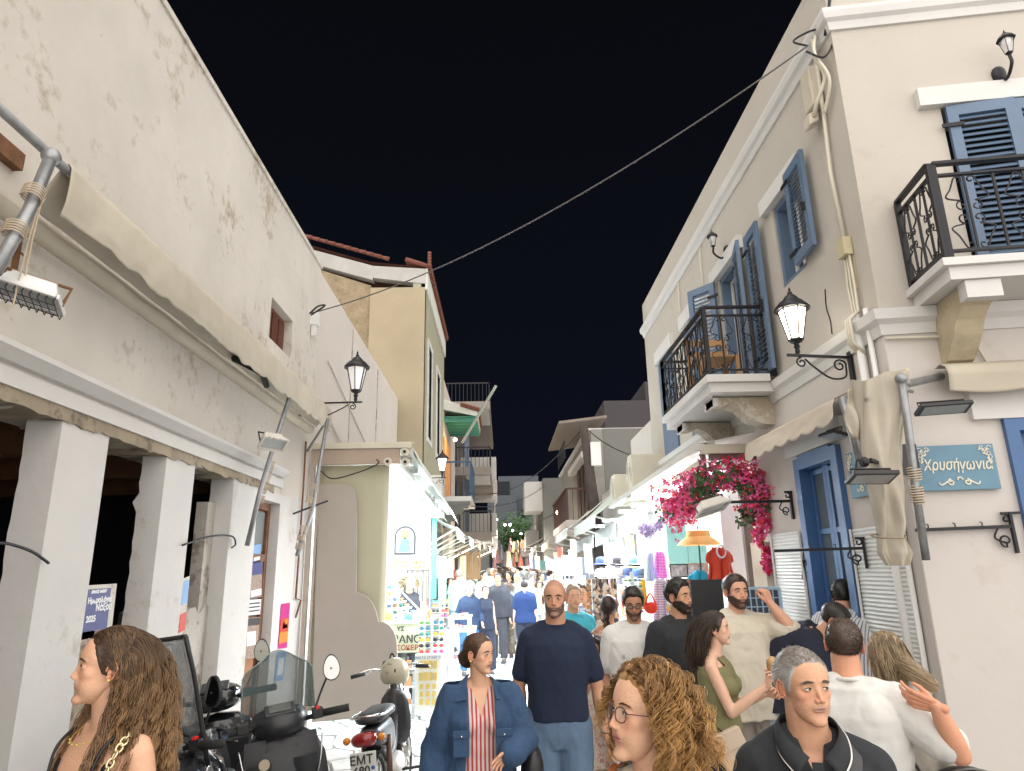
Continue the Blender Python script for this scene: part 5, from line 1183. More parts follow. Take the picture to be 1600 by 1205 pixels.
# ---- generic back shop fronts along left from y=15.7 to 45 (lit wall recess with goods)
def hang_goods(x, side, y0, y1, z0, z1, n, label, grp, rnd, big=1):
    for k in range(n):
        y = rnd.uniform(y0,y1); z = rnd.uniform(z0,z1); c_, cn_ = rnd.choice([((.6,.55,.45),'beige'),((.2,.35,.55),'blue'),((.7,.7,.7),'white'),((.55,.2,.15),'brick red'),((.75,.6,.25),'yellow'),((.12,.12,.15),'black'),((.6,.35,.4),'dusty pink'),((.25,.45,.42),'teal'),((.7,.45,.3),'orange'),((.8,.8,.75),'ivory')]); hz_ = ['low','mid high','high'][min(2,int(3*(z-z0)/(z1-z0)))]; dz_ = ['near','middle','far'][min(2,int(3*(y-y0)/(y1-y0)))]
        w = rnd.uniform(.12,.3)*big; h = rnd.uniform(.25,.6)*big; m = MB()
        xx = x+side*rnd.uniform(.02,.35)
        m.grid(lambda u,v: (xx+.03*math.sin(u*11)+.02*v+(u-.5)*w*.7, y+(u-.5)*w*.7*-side, z-h*v*(1-.05*math.sin(u*8))), 6, 3)
        o = solo('hanging_cloth', m, fab(c_), '%s %s, %s at the %s end' % (cn_, label, hz_, dz_), 'garment', grp); o.modifiers.new('s','SOLIDIFY').thickness = .008
r2 = random.Random(21)
hang_goods(-1.95, 1, 14.5, 22, 1.3, 2.4, 14, 'garment in the bright left shop fronts', 'garments hanging in the left shops', r2)
hang_goods(-1.7, 1, 22, 42, 1.2, 2.9, 34, 'small garment deep in the left shops', 'garments deep in the left shops', r2, 1.2)
solo('shop_front_wall', MB().box((-1.84,16,0),(-1.825,21.2,2.9)), M_shopw, 'bright lower shop wall of the ochre house', 'wall')
# ================================================================== RIGHT SHOPS
# awning of first shop
SX = 2.02
t = thing('retractable_awning', 'long cream retractable awning cassette over the bright right shops', 'awning', (SX,6.85,3.0))
obj('cassette', MB().box((SX+.02,6.80,2.98),(RX-.01,6.9,3.08)), M_cream, t, bevel=.01); obj('brown_rail', MB().box((SX+.1,6.82,2.92),(RX-.01,6.88,2.975)), mat('brown_rail2', (.12,.07,.06), .5), t)
m = MB(); m.bar((SX,6.8,3.05),(SX-.02,12.6,2.98),.10,.07); m.bar((SX+.12,6.82,3.10),(SX+.1,12.6,3.0),.08,.03); obj('side_rail', m, M_alu, t)
m = MB(); m.add([(SX,6.8,3.09),(RX,6.8,3.20),(RX,12.6,3.15),(SX,12.6,3.03)], [(0,1,2,3)]); o = obj('fabric', m, M_canvw, t); o.modifiers.new('s','SOLIDIFY').thickness = .006
m = MB(); m.bar((SX+.05,7.0,2.92),(SX-.1,9.0,2.78),.05,.05); m.bar((SX-.1,9.0,2.78),(SX,11,2.95),.05,.05); obj('folding_arm', m, M_cream, t)
m = MB(); m.box((SX+.02,6.84,2.55),(SX+.06,6.9,2.98)); obj('bracket', m, mat('brown_rail2', (.12,.07,.06), .5), t)
def gval(y0, y1, z0, z1, h, label): strip('awning_valance', label, (SX-.01,y0,z0), (SX-.03,y1,z1), h, -.01, .035, mat('light_grey_valance', (.24,.24,.23), .8), 90)
gval(9.5, 11.9, 2.74, 2.70, .36, 'light grey scalloped valance over the hat racks on the right'); gval(12.3, 14.9, 2.70, 2.66, .34, 'second grey scalloped valance beyond the hats'); gval(15.4,19,2.66,2.62,.34,'third grey valance farther along the right shops')
Ra = [(13,16.8,1.75,2.85,'pale green white awning after the grey valances on the right'),(17.2,21,1.6,2.85,'white sloping awning below the utility pole'),(22,26,1.45,2.75,'beige awning hanging below the brown balcony on the right'),(27,32,1.3,2.8,'sand coloured awning farther down the right side'),(34,40,1.1,3.0,'bright awning near the far right houses'),(42,50,.9,3.2,'last awning on the right before the bend')]
for i,(a,b,xf,zf,lb) in enumerate(Ra): street_awning(-1, a, b, 2.62, zf+.75, xf, zf, .22, lb, [mat('pale_green_awning', (.50,.56,.50), .8), M_canvw, mat('sand_awning', (.52,.42,.32), .85)][i%3], 3, M_alu)
# shop roofs for right y>12.6, walls
for i,(a,b) in enumerate(((19.9,32.9),(45.1,45.9))): pass
# boxes of LEDs: fixtures
def led_strip(p, q, w, label, grp): 
    return solo('led_lamp', MB().bar(p, q, w, .03), M_led, label, 'lamp', grp)
for k,(y,x) in enumerate(((9.0,-1.75),(9.9,-1.9),(10.8,-1.6),(12.2,-1.8),(13.3,-1.6))):
    t = thing('kiosk_lamp', ['nearest','second','third','fourth','fifth'][k]+' of the round glaring lamps under the left kiosk canopy', 'lamp', (x,y,3.1), 'led lamps under the left kiosk canopy'); obj('bulb', MB().lathe([(.10,0),(.13,.02),(.05,.07)], (x,y,3.08), 14), M_led, t, smooth=True)
for k,(y) in enumerate((7.4,8.6,9.8,11.2,12.4,14.5,16.5)):
    x = SX+.25; t = thing('shop_lamp', ['nearest','second','third','fourth','fifth','sixth','seventh'][k]+' of the glaring white led lamps under the right shop awnings', 'lamp', (x,y,2.9), 'led lamps under the right shop awnings'); obj('bulb', MB().box((x-.15,y-.05,2.84),(x+.15,y+.05,2.88)), M_led, t); obj('housing', MB().box((x-.17,y-.06,2.881),(x+.17,y+.06,2.91)), M_white, t)
cool = (.80,.93,1.0)
area_light('kiosk_light', (-1.75,10.2,3.05), (-1.7,10.2,0), .9, 195, cool, 2.6)
area_light('kiosk_light', (-1.7,13.0,2.9), (-1.2,13.0,0), .9, 224, cool, 2.2)
area_light('shop_light', (2.25,8.8,2.82), (2.1,8.8,0), .5, 279, (.92,.95,1), 3.0)
area_light('shop_light', (2.2,11.6,2.8), (1.8,11.6,0), .6, 316, cool, 2.4)
area_light('shop_light', (3.6,9.5,2.85), (3.4,9.5,0), 1.5, 316, (1,.95,.9), 4.5)
area_light('shop_light', (2.0,15,2.6), (1.4,15,0), .8, 241, cool, 3)
area_light('shop_light', (-1.5,16.2,2.6), (-.9,16.2,0), .6, 204, cool, 2.5)
area_light('shop_light', (-1.4,19.5,2.6), (-.8,19.5,0), .6, 186, (.9,.96,1), 2.5)
area_light('shop_light', (1.9,19.5,2.7), (1.2,19.5,0), .8, 204, cool, 3)
area_light('shop_light', (-1.3,24.5,2.7), (0,24.5,0), .8, 241, (1,.93,.84), 4)
area_light('shop_light', (1.7,25,2.6), (.6,25,0), .8, 241, (1,.92,.8), 4)
area_light('shop_light', (-1.1,32,2.8), (0,32,0), 1, 485, (1,.9,.78), 5)
area_light('shop_light', (1.5,33,2.8), (0,33,0), 1, 485, (1,.92,.8), 5)
area_light('shop_light', (-.9,42,3), (.3,42,0), 1, 560, (1,.9,.8), 6)
area_light('shop_light', (1.3,43,3), (.3,43,0), 1, 560, (.95,.95,1), 6)
for k,(px,py,y,mt_) in enumerate(((776,812,46,M_led),(789,820,44,M_led),(801,829,48,M_led),(814,834,50,M_led),(872,801,24,M_warmbulb),(881,800,26,M_warmbulb),(797,820,40,M_led),(773,834,36,M_warmbulb))):
    p = at_y(px,py,y); t = thing('street_bulb', 'bright bare bulb glowing far down the street', 'lamp', p, 'bare bulbs glowing far down the street'); obj('bulb', MB().ell(p, .07, 10, 8), mt_, t, smooth=True); obj('socket', MB().tube([p+Vector((0,0,.06)),p+Vector((0,0,.2))], .02, 6), M_iron, t)
# ---- bougainvillea
F1 = mat('magenta_bract', (.72,.06,.24), .6, var=.25, vscale=20); F2 = mat('pink_bract', (.82,.22,.45), .6, var=.25, vscale=20); F3 = mat('red_bract', (.70,.03,.05), .6, var=.2); FL_ = mat('vine_leaf', (.05,.12,.035), .6, var=.3)
FW1 = mat('wisteria_purple', (.32,.25,.48), .6, var=.3, vscale=20)
def blossom_cloud(path, radii, n, mats, seed, sz=.035):
    rr = random.Random(seed); mbs = [MB() for _ in mats]; P = [Vector(p) for p in path]; cl = [ (rr.uniform(0,len(P)-1.001), Vector((rr.gauss(0,1),rr.gauss(0,1),rr.gauss(0,1)))) for _ in range(max(10,n//22)) ]
    for _ in range(n):
        t, off = rr.choice(cl); i = int(t); f = t-i; c = P[i].lerp(P[i+1], f); r = radii[i]*(1-f)+radii[i+1]*f
        c = c+off*r*.45+Vector((rr.gauss(0,1),rr.gauss(0,1),rr.gauss(0,1)))*r*.30
        m = mbs[min(int(rr.random()**1.5*len(mbs)), len(mbs)-1)]; d = Vector((rr.gauss(0,1),rr.gauss(0,1)-.8,rr.gauss(0,1)-.2)).normalized(); u = d.orthogonal().normalized(); w = d.cross(u)
        for k in range(3):
            a = k*2.09+rr.random(); e = u*math.cos(a)+w*math.sin(a); g = d.cross(e); s = sz*rr.uniform(.6,1.1)
            m.add([c, c+e*s*.55+g*s*.4+d*s*.3, c+e*s*1.1+d*s*.5, c+e*s*.55-g*s*.4+d*s*.3], [(0,1,2,3)])
    return mbs
bg_ = thing('bougainvillea', 'pink and magenta bougainvillea arch around the bright shop entrance', 'flowering vine', (2.55,6.9,0))
path = [at_y(1200,890,6.75),at_y(1192,850,6.75),at_y(1183,800,6.75),at_y(1183,765,6.75),at_y(1165,745,6.75),at_y(1130,745,6.8),at_y(1100,755,6.9),at_y(1082,775,7.1),at_y(1066,785,7.2),at_y(1055,790,7.3)]
rad = [.05,.08,.13,.17,.17,.13,.17,.22,.24,.18]
for mbx, mt_ in zip(blossom_cloud(path, rad, 2300, [F1,F2,F3], 5), (F1,F2,F3)): obj('blossoms', mbx, mt_, bg_, kind='stuff')
for mbx in blossom_cloud(path[2:], rad[2:], 500, [FL_], 6, .045): obj('leaves', mbx, FL_, bg_, kind='stuff')
obj('stem', MB().tube(path, .012, 6), M_wood, bg_)
wi = thing('purple_flower_garland', 'purple and white artificial flower garland left of the bougainvillea', 'garland', at_y(1020,830,7.9))
pw = [at_y(1075,800,7.7),at_y(1050,812,7.9),at_y(1020,828,8.1),at_y(1000,838,8.3)]
for mbx, mt_ in zip(blossom_cloud(pw, [.09,.10,.09,.05], 600, [0,1], 8, .03), (FW1, mat('white_petal', (.7,.66,.72), .6))): obj('blossoms', mbx, mt_, wi, kind='stuff')
# white column, dark post, doors
solo('white_column', MB().box((2.38,7.5,0),(RX+.05,7.75,2.9)), M_shopw, 'bright white column behind the bougainvillea arch', 'column')
solo('dark_post', MB().box((2.50,7.15,0),(RX+.0,7.22,2.85)), mat('taupe_post', (.16,.13,.11), .6), 'slim taupe door post right of the white column', 'post')
solo('light_panel', MB().box((2.53,6.75,0),(RX-.002,7.1,2.1)), mat('cream_panel', (.62,.56,.45), .7), 'cream panel at the foot of the flower arch', 'panel')
# orange parasol lamp shade
ps = thing('orange_parasol', 'small orange and yellow fringed parasol above the red garment', 'parasol', at_y(1092,840,7.5)); c_ = at_y(1092,852,7.5)
obj('canopy', MB().lathe([(.23,0),(.21,.03),(.13,.09),(.12,.15),(.02,.17)], c_, 20), mat('orange_shade', (.82,.50,.16), .7, var=.2), ps, ang=30); obj('pole', MB().tube([c_-Vector((0,0,.3)),c_+Vector((0,0,.2))], .008, 6), M_iron, ps)
# garments
def garment(c, w, h, mt, name, label, cat, sleeves=True, ydir=Vector((1,0,0)), seed=0):
    c = Vector(c); m = MB(); up = Vector((0,0,1)); nn = Vector((0,-1,0))
    def f(u, v):
        ww = w*(.62+.38*v) if v > .15 else w*(.35+.27*v/.15)
        if sleeves and .1 < v < .38: ww *= 1.35-.2*abs(v-.2)
        x = (u-.5)*ww; fold = .03*math.sin(u*17+v*2+seed)*(.3+v)+.035*math.cos((u-.5)*math.pi)
        return tuple(c+ydir*x-up*h*v+nn*fold)
    m.grid(f, 24, 14); o = solo(name, m, mt, label, cat, smooth=True); o.modifiers.new('s','SOLIDIFY').thickness = .02; return o
garment(at_y(1122,856,7.2), .30, .38, fab((.55,.06,.03)), 'red_dress', 'red buttoned garment hanging under the orange parasol', 'garment', seed=1)
m = MB()
for k in range(6): p = at_y(1124,868+k*6,7.14); m.ell(p, .006, 6, 4)
solo('buttons', m, M_white, 'white buttons down the red garment', 'buttons', kind='stuff')
solo('necklace', MB().tube([at_y(1127,862,7.12)+Vector((.045*math.cos(a*.45),0,.06*math.sin(a*.45))) for a in range(15)], .009, 6), mat('pearls', (.65,.65,.75), .3), 'chunky white necklace hung over the red garment', 'necklace', smooth=True)
garment(at_y(1092,892,7.3), .27, .3, fab((.02,.35,.55)), 'turquoise_shirt', 'turquoise shirt hanging left of the red garment', 'garment', seed=2)
garment(at_y(1031,862,8.1), .14, .30, mat('magenta_stripe', (.55,.05,.5), .8, stripes=(2,60,(.75,.4,.7),.6)), 'striped_scarf', 'magenta striped scarf hanging above the hats', 'scarf', False)
garment(at_y(1016,864,8.2), .14, .32, mat('blue_stripe', (.25,.4,.6), .8, stripes=(0,60,(.6,.65,.75),.6)), 'striped_scarf', 'pale blue striped scarf next to the magenta one', 'scarf', False, seed=4)
garment(at_y(1030,905,7.5), .16, .42, mat('lilac_scarf', (.38,.3,.5), .8, stripes=(2,40,(.6,.55,.7),.5)), 'striped_scarf', 'lilac patterned scarf hanging lower behind the black tee man', 'scarf', False, seed=5)
garment(at_y(1003,905,7.4), .05, .30, fab((.75,.45,.05)), 'yellow_scarf', 'thin yellow scarf beside the lilac scarf', 'scarf', False, seed=6)
m = MB(); c_ = at_y(1017,950,7.3); m.ell(c_, (.07,.03,.06), 10, 8); m.tube(spl([c_+Vector((-.06,0,.03)), c_+Vector((0,0,.14)), c_+Vector((.06,0,.03))]), .008, 6); solo('red_bag', m, fab((.6,.04,.02)), 'small red and white bag hanging below the yellow scarf', 'bag', smooth=True)
# black board, grid stand, picture frames
solo('black_board', MB().box(at_y(1085,985,6.6), at_y(1126,905,6.63)), mat('matt_black', (.02,.02,.022), .5, var=.1), 'matt black board standing behind the beige tee man', 'board')
gs = thing('grid_stand', 'dark panel with light blue wire grid at the foot of the flower arch', 'stand', at_y(1195,955,6.3)); a_ = at_y(1172,1010,6.3); b_ = at_y(1216,920,6.3)
obj('panel', MB().box((a_.x,6.32,.3),(b_.x,6.34,b_.z-.01)), mat('slate', (.07,.08,.10), .6), gs); m = MB()
for k in range(7): x = a_.x+(b_.x-a_.x)*k/6; m.box((x-.004,6.30,.3),(x+.004,6.315,b_.z))
for k in range(9): z = b_.z-.075*k; m.box((a_.x,6.298,z-.004),(b_.x,6.30,z+.004))
m.box((a_.x-.01,6.29,b_.z),(b_.x+.01,6.32,b_.z+.02)); m.box((b_.x,6.29,0),(b_.x+.02,6.32,b_.z)); obj('wire_grid', m, mat('light_blue_wire', (.40,.55,.70), .4), gs)
# teal shutters/window behind
solo('teal_shutter', MB().box(at_y(1046,895,8.6), at_y(1068,800,8.64)), mat('soft_teal', (.15,.33,.30), .6), 'soft teal shutter of the shop window behind the garland, left leaf', 'shutter')
solo('teal_shutter', MB().box(at_y(1078,895,8.6), at_y(1102,848,8.64)), mat('soft_teal', (.15,.33,.30), .6), 'soft teal shutter of the shop window under the parasol', 'shutter')
for (x0,y0,x1,y1,c_,lb) in ((1048,881,1074,903,(.05,.05,.06),'black framed notice board with small prints'),(1074,880,1104,903,(.6,.38,.2),'light wooden tray frame next to the notice board')):
    t = thing('framed_board', lb, 'board', at_y(x0,y1,7.6)); obj('frame', MB().box(at_y(x0,y1,7.6), at_y(x1,y0,7.62)), fab(c_), t); obj('print_area', MB().box(at_y(x0+2,y1-2,7.58), at_y(x1-2,y0+2,7.598)), mat('print_mix', (.45,.42,.4), .6, var=.8, vscale=25), t)
# hats on rails
def hat(c, kind, mt, label, grp, s=1, rz=0):
    c = Vector(c); m = MB()
    if kind == 0: m.lathe([(.16*s,0),(.155*s,.008),(.085*s,.012),(.08*s,.07*s),(.06*s,.10*s),(.01,.105*s)], c, 16)
    else:
        m.lathe([(.09*s,0),(.092*s,.03*s),(.07*s,.085*s),(.01,.11*s)], c, 14)
        m.prism([c+Vector((-.07*s,-.06*s,.0)),c+Vector((-.05*s,-.16*s,-.02)),c+Vector((.05*s,-.16*s,-.02)),c+Vector((.07*s,-.06*s,.0))], (0,0,.008))
    return solo('hat', m, mt, label, 'hat', grp, ang=40)
hr = thing('hat_rail', 'black wire rail holding two rows of hats on the right', 'rail', at_y(990,888,8.6))
for py in (884,900): obj('rail', MB().tube([at_y(935,py,8.9), at_y(1035,py,8.5)], .01, 6), M_iron, hr)
for (x,y) in ((at_y(935,900,8.9).x,8.9),(at_y(1035,900,8.5).x,8.5)): obj('post', MB().tube([(x,y,0),(x,y,2.0)], .015, 6), M_iron, hr)
hc = [(.7,.66,.6),(.05,.08,.18),(.75,.75,.72),(.1,.2,.4),(.6,.5,.35),(.03,.03,.04)]
for k in range(8): p = at_y(940+k*13,882,8.9-.05*k); hat(p, k%2, fab(hc[(k*5+1)%6]), ['pale','navy','white','blue','straw','black'][(k*5+1)%6]+' hat in the upper row on the wire rail', 'hats in the upper row of the wire rail', .9)
for k in range(8): p = at_y(940+k*14,901,8.8-.05*k); hat(p, (k+1)%2, fab(hc[(k*2+k//3)%6]), ['pale','navy','white','blue','straw','black'][(k*2+k//3)%6]+' hat in the lower row on the wire rail', 'hats in the lower row of the wire rail', 1.0)
# jewellery racks
def trinket_rack(px0,py0,px1,py1,y,cols,label,seed):
    rr = random.Random(seed); t = thing('jewellery_rack', label, 'rack', at_y(px0,py1,y)); a = at_y(px0,py0,y); b = at_y(px1,py1,y)
    m = MB()
    for x in (a.x, b.x): m.tube([(x,y,0),(x,y,a.z)], .012, 6)
    nrow = 6
    for k in range(nrow): z = a.z-(a.z-b.z)*k/nrow; m.tube([(a.x,y,z),(b.x,y,z)], .006, 4)
    obj('rack_frame', m, M_chrome, t)
    for c_ in cols:
        m = MB()
        for _ in range(70):
            k = rr.randrange(nrow); z = a.z-(a.z-b.z)*k/nrow; x = rr.uniform(a.x,b.x); L_ = rr.uniform(.05,.22); m.box((x-.004,y-.03,z-L_),(x+.004,y-.026,z)); s_ = rr.uniform(.01,.026); m.ell((x,y-.03,z-L_), (s_,s_*.5,s_*1.4), 6, 4)
        obj('pendants', m, fab(c_), t, kind='stuff')
trinket_rack(925,905,968,1000,7.6,[(.6,.5,.4),(.3,.2,.15),(.65,.6,.55),(.7,.45,.3),(.05,.05,.06)],'chrome rack of dangling shell and leather pendants behind the ponytail woman',1)
trinket_rack(1040,905,1085,1010,7.0,[(.6,.1,.08),(.7,.66,.6),(.15,.2,.3),(.75,.5,.1)],'rack of dangling bracelets behind the bearded man in black',2)
trinket_rack(880,900,918,985,10.5,[(.5,.6,.65),(.2,.3,.45),(.7,.7,.7),(.6,.35,.3)],'rack of pale hanging trinkets farther back behind the navy man',3)
glasses_stand(987,902,960,7.3,30,6,'stand of dark sunglasses behind the man in the white tee')
m = MB()
wr = thing('bead_string', 'tall string of wooden beads on the edge of the jewellery rack', 'beads', at_y(920,990,7.9))
for k in range(10): obj('bead_block', MB().box(at_y(917,908+k*10,7.9)-Vector((.0,.02,.025)), at_y(924,908+k*10,7.9)+Vector((0,.02,.02))), fab((.4,.22,.1)), wr)
# white cabinets and stall walls right, farther
solo('stall_cabinet', MB().box(at_y(872,960,14.5), at_y(905,872,15.0)), mat('cabinet_grey', (.5,.52,.53), .6), 'grey white cabinet at the edge of the right stalls', 'cabinet')
hang_goods(1.75, 1, 9.5, 13, 1.4, 2.5, 16, 'garment in the bright right shop', 'garments hanging in the right shop', r2)
hang_goods(1.75, -1, 13, 21, 1.3, 2.5, 22, 'garment in the right shops past the valances', 'garments in the farther right shops', r2)
hang_goods(1.6, -1, 21, 44, 1.2, 2.7, 34, 'small garment deep in the right shops', 'garments deep in the right shops', r2, 1.2)
solo('shop_front_wall', MB().box((2.9,19.85,0),(2.95,19.9,3.0)), M_shopw, 'white wall end under the grey side house', 'wall')
# far cluster of hanging garments over the crowd
for k in range(26):
    p = at_y(790+r2.uniform(-22,30), 845+r2.uniform(-6,26), r2.uniform(36,42)); m = MB(); w = r2.uniform(.12,.25); h = r2.uniform(.4,.8); cc_ = r2.choice([((.75,.7,.6),'cream'),((.7,.25,.2),'red'),((.6,.35,.2),'brown'),((.8,.75,.5),'pale yellow'),((.65,.4,.45),'pink'),((.3,.3,.35),'grey')])
    m.grid(lambda u,v: (p.x+(u-.5)*w*(.6+.6*v), p.y+.04*math.sin(u*9), p.z-h*v), 5, 3)
    o = solo('hanging_dress', m, fab(cc_[0]), 'tiny '+cc_[1]+' dress hanging over the far end of the crowd', 'garment', 'dresses hanging over the far end of the crowd'); o.modifiers.new('s','SOLIDIFY').thickness = .02
# dark tree mass far behind
tr = thing('far_tree', 'dark leafy tree mass before the far buildings', 'tree', (1.0,58,0)); rr = random.Random(9); m = MB()
for _ in range(2600):
    d = Vector((rr.gauss(0,1),rr.gauss(0,.6),rr.gauss(0,.9))); c = Vector((1.3,58,4.6))+d*.9; e = Vector((rr.gauss(0,1),rr.gauss(0,1),rr.gauss(0,1))).normalized(); f = e.orthogonal().normalized(); s_ = .14
    m.add([c-e*s_, c+f*s_*.5, c+e*s_, c-f*s_*.5], [(0,1,2,3)])
obj('crown', m, FL_, tr, kind='stuff'); obj('trunk', MB().tube([(1.2,58,0),(1.3,58,2),(1.2,58,4)], .15, 8, rs=[.2,.16,.1]), M_wood, tr)
# ================================================================== HUMAN BUILDER
def smin(a, b, k):
    h = np.clip(.5+.5*(b-a)/k, 0, 1); return b*(1-h)+a*h-k*h*(1-h)
def smax(a, b, k): return -smin(-a, -b, k)
def sd_ell(p, c, r):
    q = p-np.array(c); r = np.array(r, float); k0 = np.linalg.norm(q/r, axis=1); k1 = np.linalg.norm(q/(r*r), axis=1)+1e-9; return k0*(k0-1)/k1
def sd_cap(p, a, b, ra, rb):
    a = np.array(a, float); b = np.array(b, float); ba = b-a; h = np.clip(((p-a)@ba)/(ba@ba), 0, 1); return np.linalg.norm(p-a-h[:,None]*ba, axis=1)-(ra+(rb-ra)*h)
def head_sdf(p, P):
    q = p.copy(); q[:,0] = np.abs(q[:,0]); f = P['fem']; w = P.get('wide', 1.0); jw = P.get('jaw', 1.0)
    d = sd_ell(q, (0,.065,.13), (.315*w,.395,.365))
    d = smin(d, sd_ell(q, (0,-.10,.10), (.27*w,.245,.30)), .06)                                  # forehead
    d = smin(d, sd_ell(q, (0,-.115,-.14), (.232*w,.225,.335)), .06)                               # face
    d = smin(d, sd_cap(q, ((.185-.02*f)*w*jw,.03,-.20), (.055*jw,-.262,-.405), .070-.012*f, .062-.008*f), .07)  # jaw
    d = smin(d, sd_ell(q, (.115*w,-.155,-.215), (.105+.006*f,.135,.155)), .07)                   # cheek mass
    d = smin(d, sd_ell(q, (0,-.295,-.415), (.075*jw,.062,.062-.006*f)), .05)                      # chin
    d = smin(d, sd_ell(q, (.168*w,-.215,-.080), (.075,.070,.065+.005*f)), .06)                    # cheekbone
    d = smin(d, sd_cap(q, (.045,-.315+.012*f,.085), (.165*w,-.265,.080), .030-.006*f, .024), .045-.008*f) # brow
    d = smax(d, -sd_ell(q, (.125,-.385,.005), (.078,.068,.050)), .045)                           # socket
    d = smin(d, sd_ell(q, (.125,-.262,.000), (.072,.066,.056)), .012)                            # lid bulge
    d = smin(d, sd_cap(q, (0,-.308,.045), (0,-.400+.02*f+P.get('nose',0),-.128), .026, .033-.005*f), .045)                 # nose ridge
    d = smin(d, sd_ell(q, (.042-.006*f,-.360+P.get('nose',0)*.5,-.142), (.030,.040,.026)), .018)                         # wing
    d = smin(d, sd_ell(q, (0,-.318,-.215), (.10,.035,.06)), .05)                                  # muzzle
    d = smin(d, sd_ell(q, (0,-.328,-.235), (.100,.030,.015+.004*f)), .014)                       # upper lip
    d = smin(d, sd_ell(q, (0,-.322,-.268), (.080,.032,.018+.004*f)), .014)                       # lower lip
    d = smax(d, -sd_ell(q, (0,-.362,-.2505), (.090,.030,.004)), .008)                           # mouth line
    d = smax(d, -sd_ell(q, (.018,-.385,-.170), (.012,.03,.010)), .006)                           # nostril
    d = smax(d, -sd_cap(q, (.095,-.385,-.125), (.118,-.345,-.25), .006, .005), .04)              # nasolabial
    return d
def head_grid(P, na, ne):
    t = np.linspace(-1, 1, na, endpoint=False); a = math.pi*(t*.42+.58*t**3)
    s = np.linspace(-1, 1, ne); e = math.pi/2*(.55*s+.45*s**3)
    A, E = np.meshgrid(a, e); d = np.stack([np.sin(A)*np.cos(E), -np.cos(A)*np.cos(E), np.sin(E)], -1).reshape(-1, 3)
    c0 = np.array((0,-.03,-.02)); r = np.full(len(d), .8)
    for _ in range(34): r -= np.maximum(head_sdf(c0+d*r[:,None], P), -.02)*.75
    return c0, d, r, A.ravel(), E.ravel()
def gfaces(na, ne): return [(j*na+i, j*na+(i+1)%na, (j+1)*na+(i+1)%na, (j+1)*na+i) for j in range(ne-1) for i in range(na)]
def sst(a, b, x): t = np.clip((x-a)/(b-a), 0, 1); return t*t*(3-2*t)
HL_A = np.radians([0, 25, 48, 62, 74, 82, 92, 104, 120, 150, 180]); 
def hairline(A, P):
    fr = P.get('front', .30); z = [fr, fr, fr-.06, fr-.20, -.02, -.10, .10, .05, -.16, -.27, -.30]
    return np.interp(np.abs(A), HL_A, z)
def pnoise(p, f, seed=0):
    return np.array([mnoise.noise(Vector((x*f+seed, y*f, z*f))) for x, y, z in p])
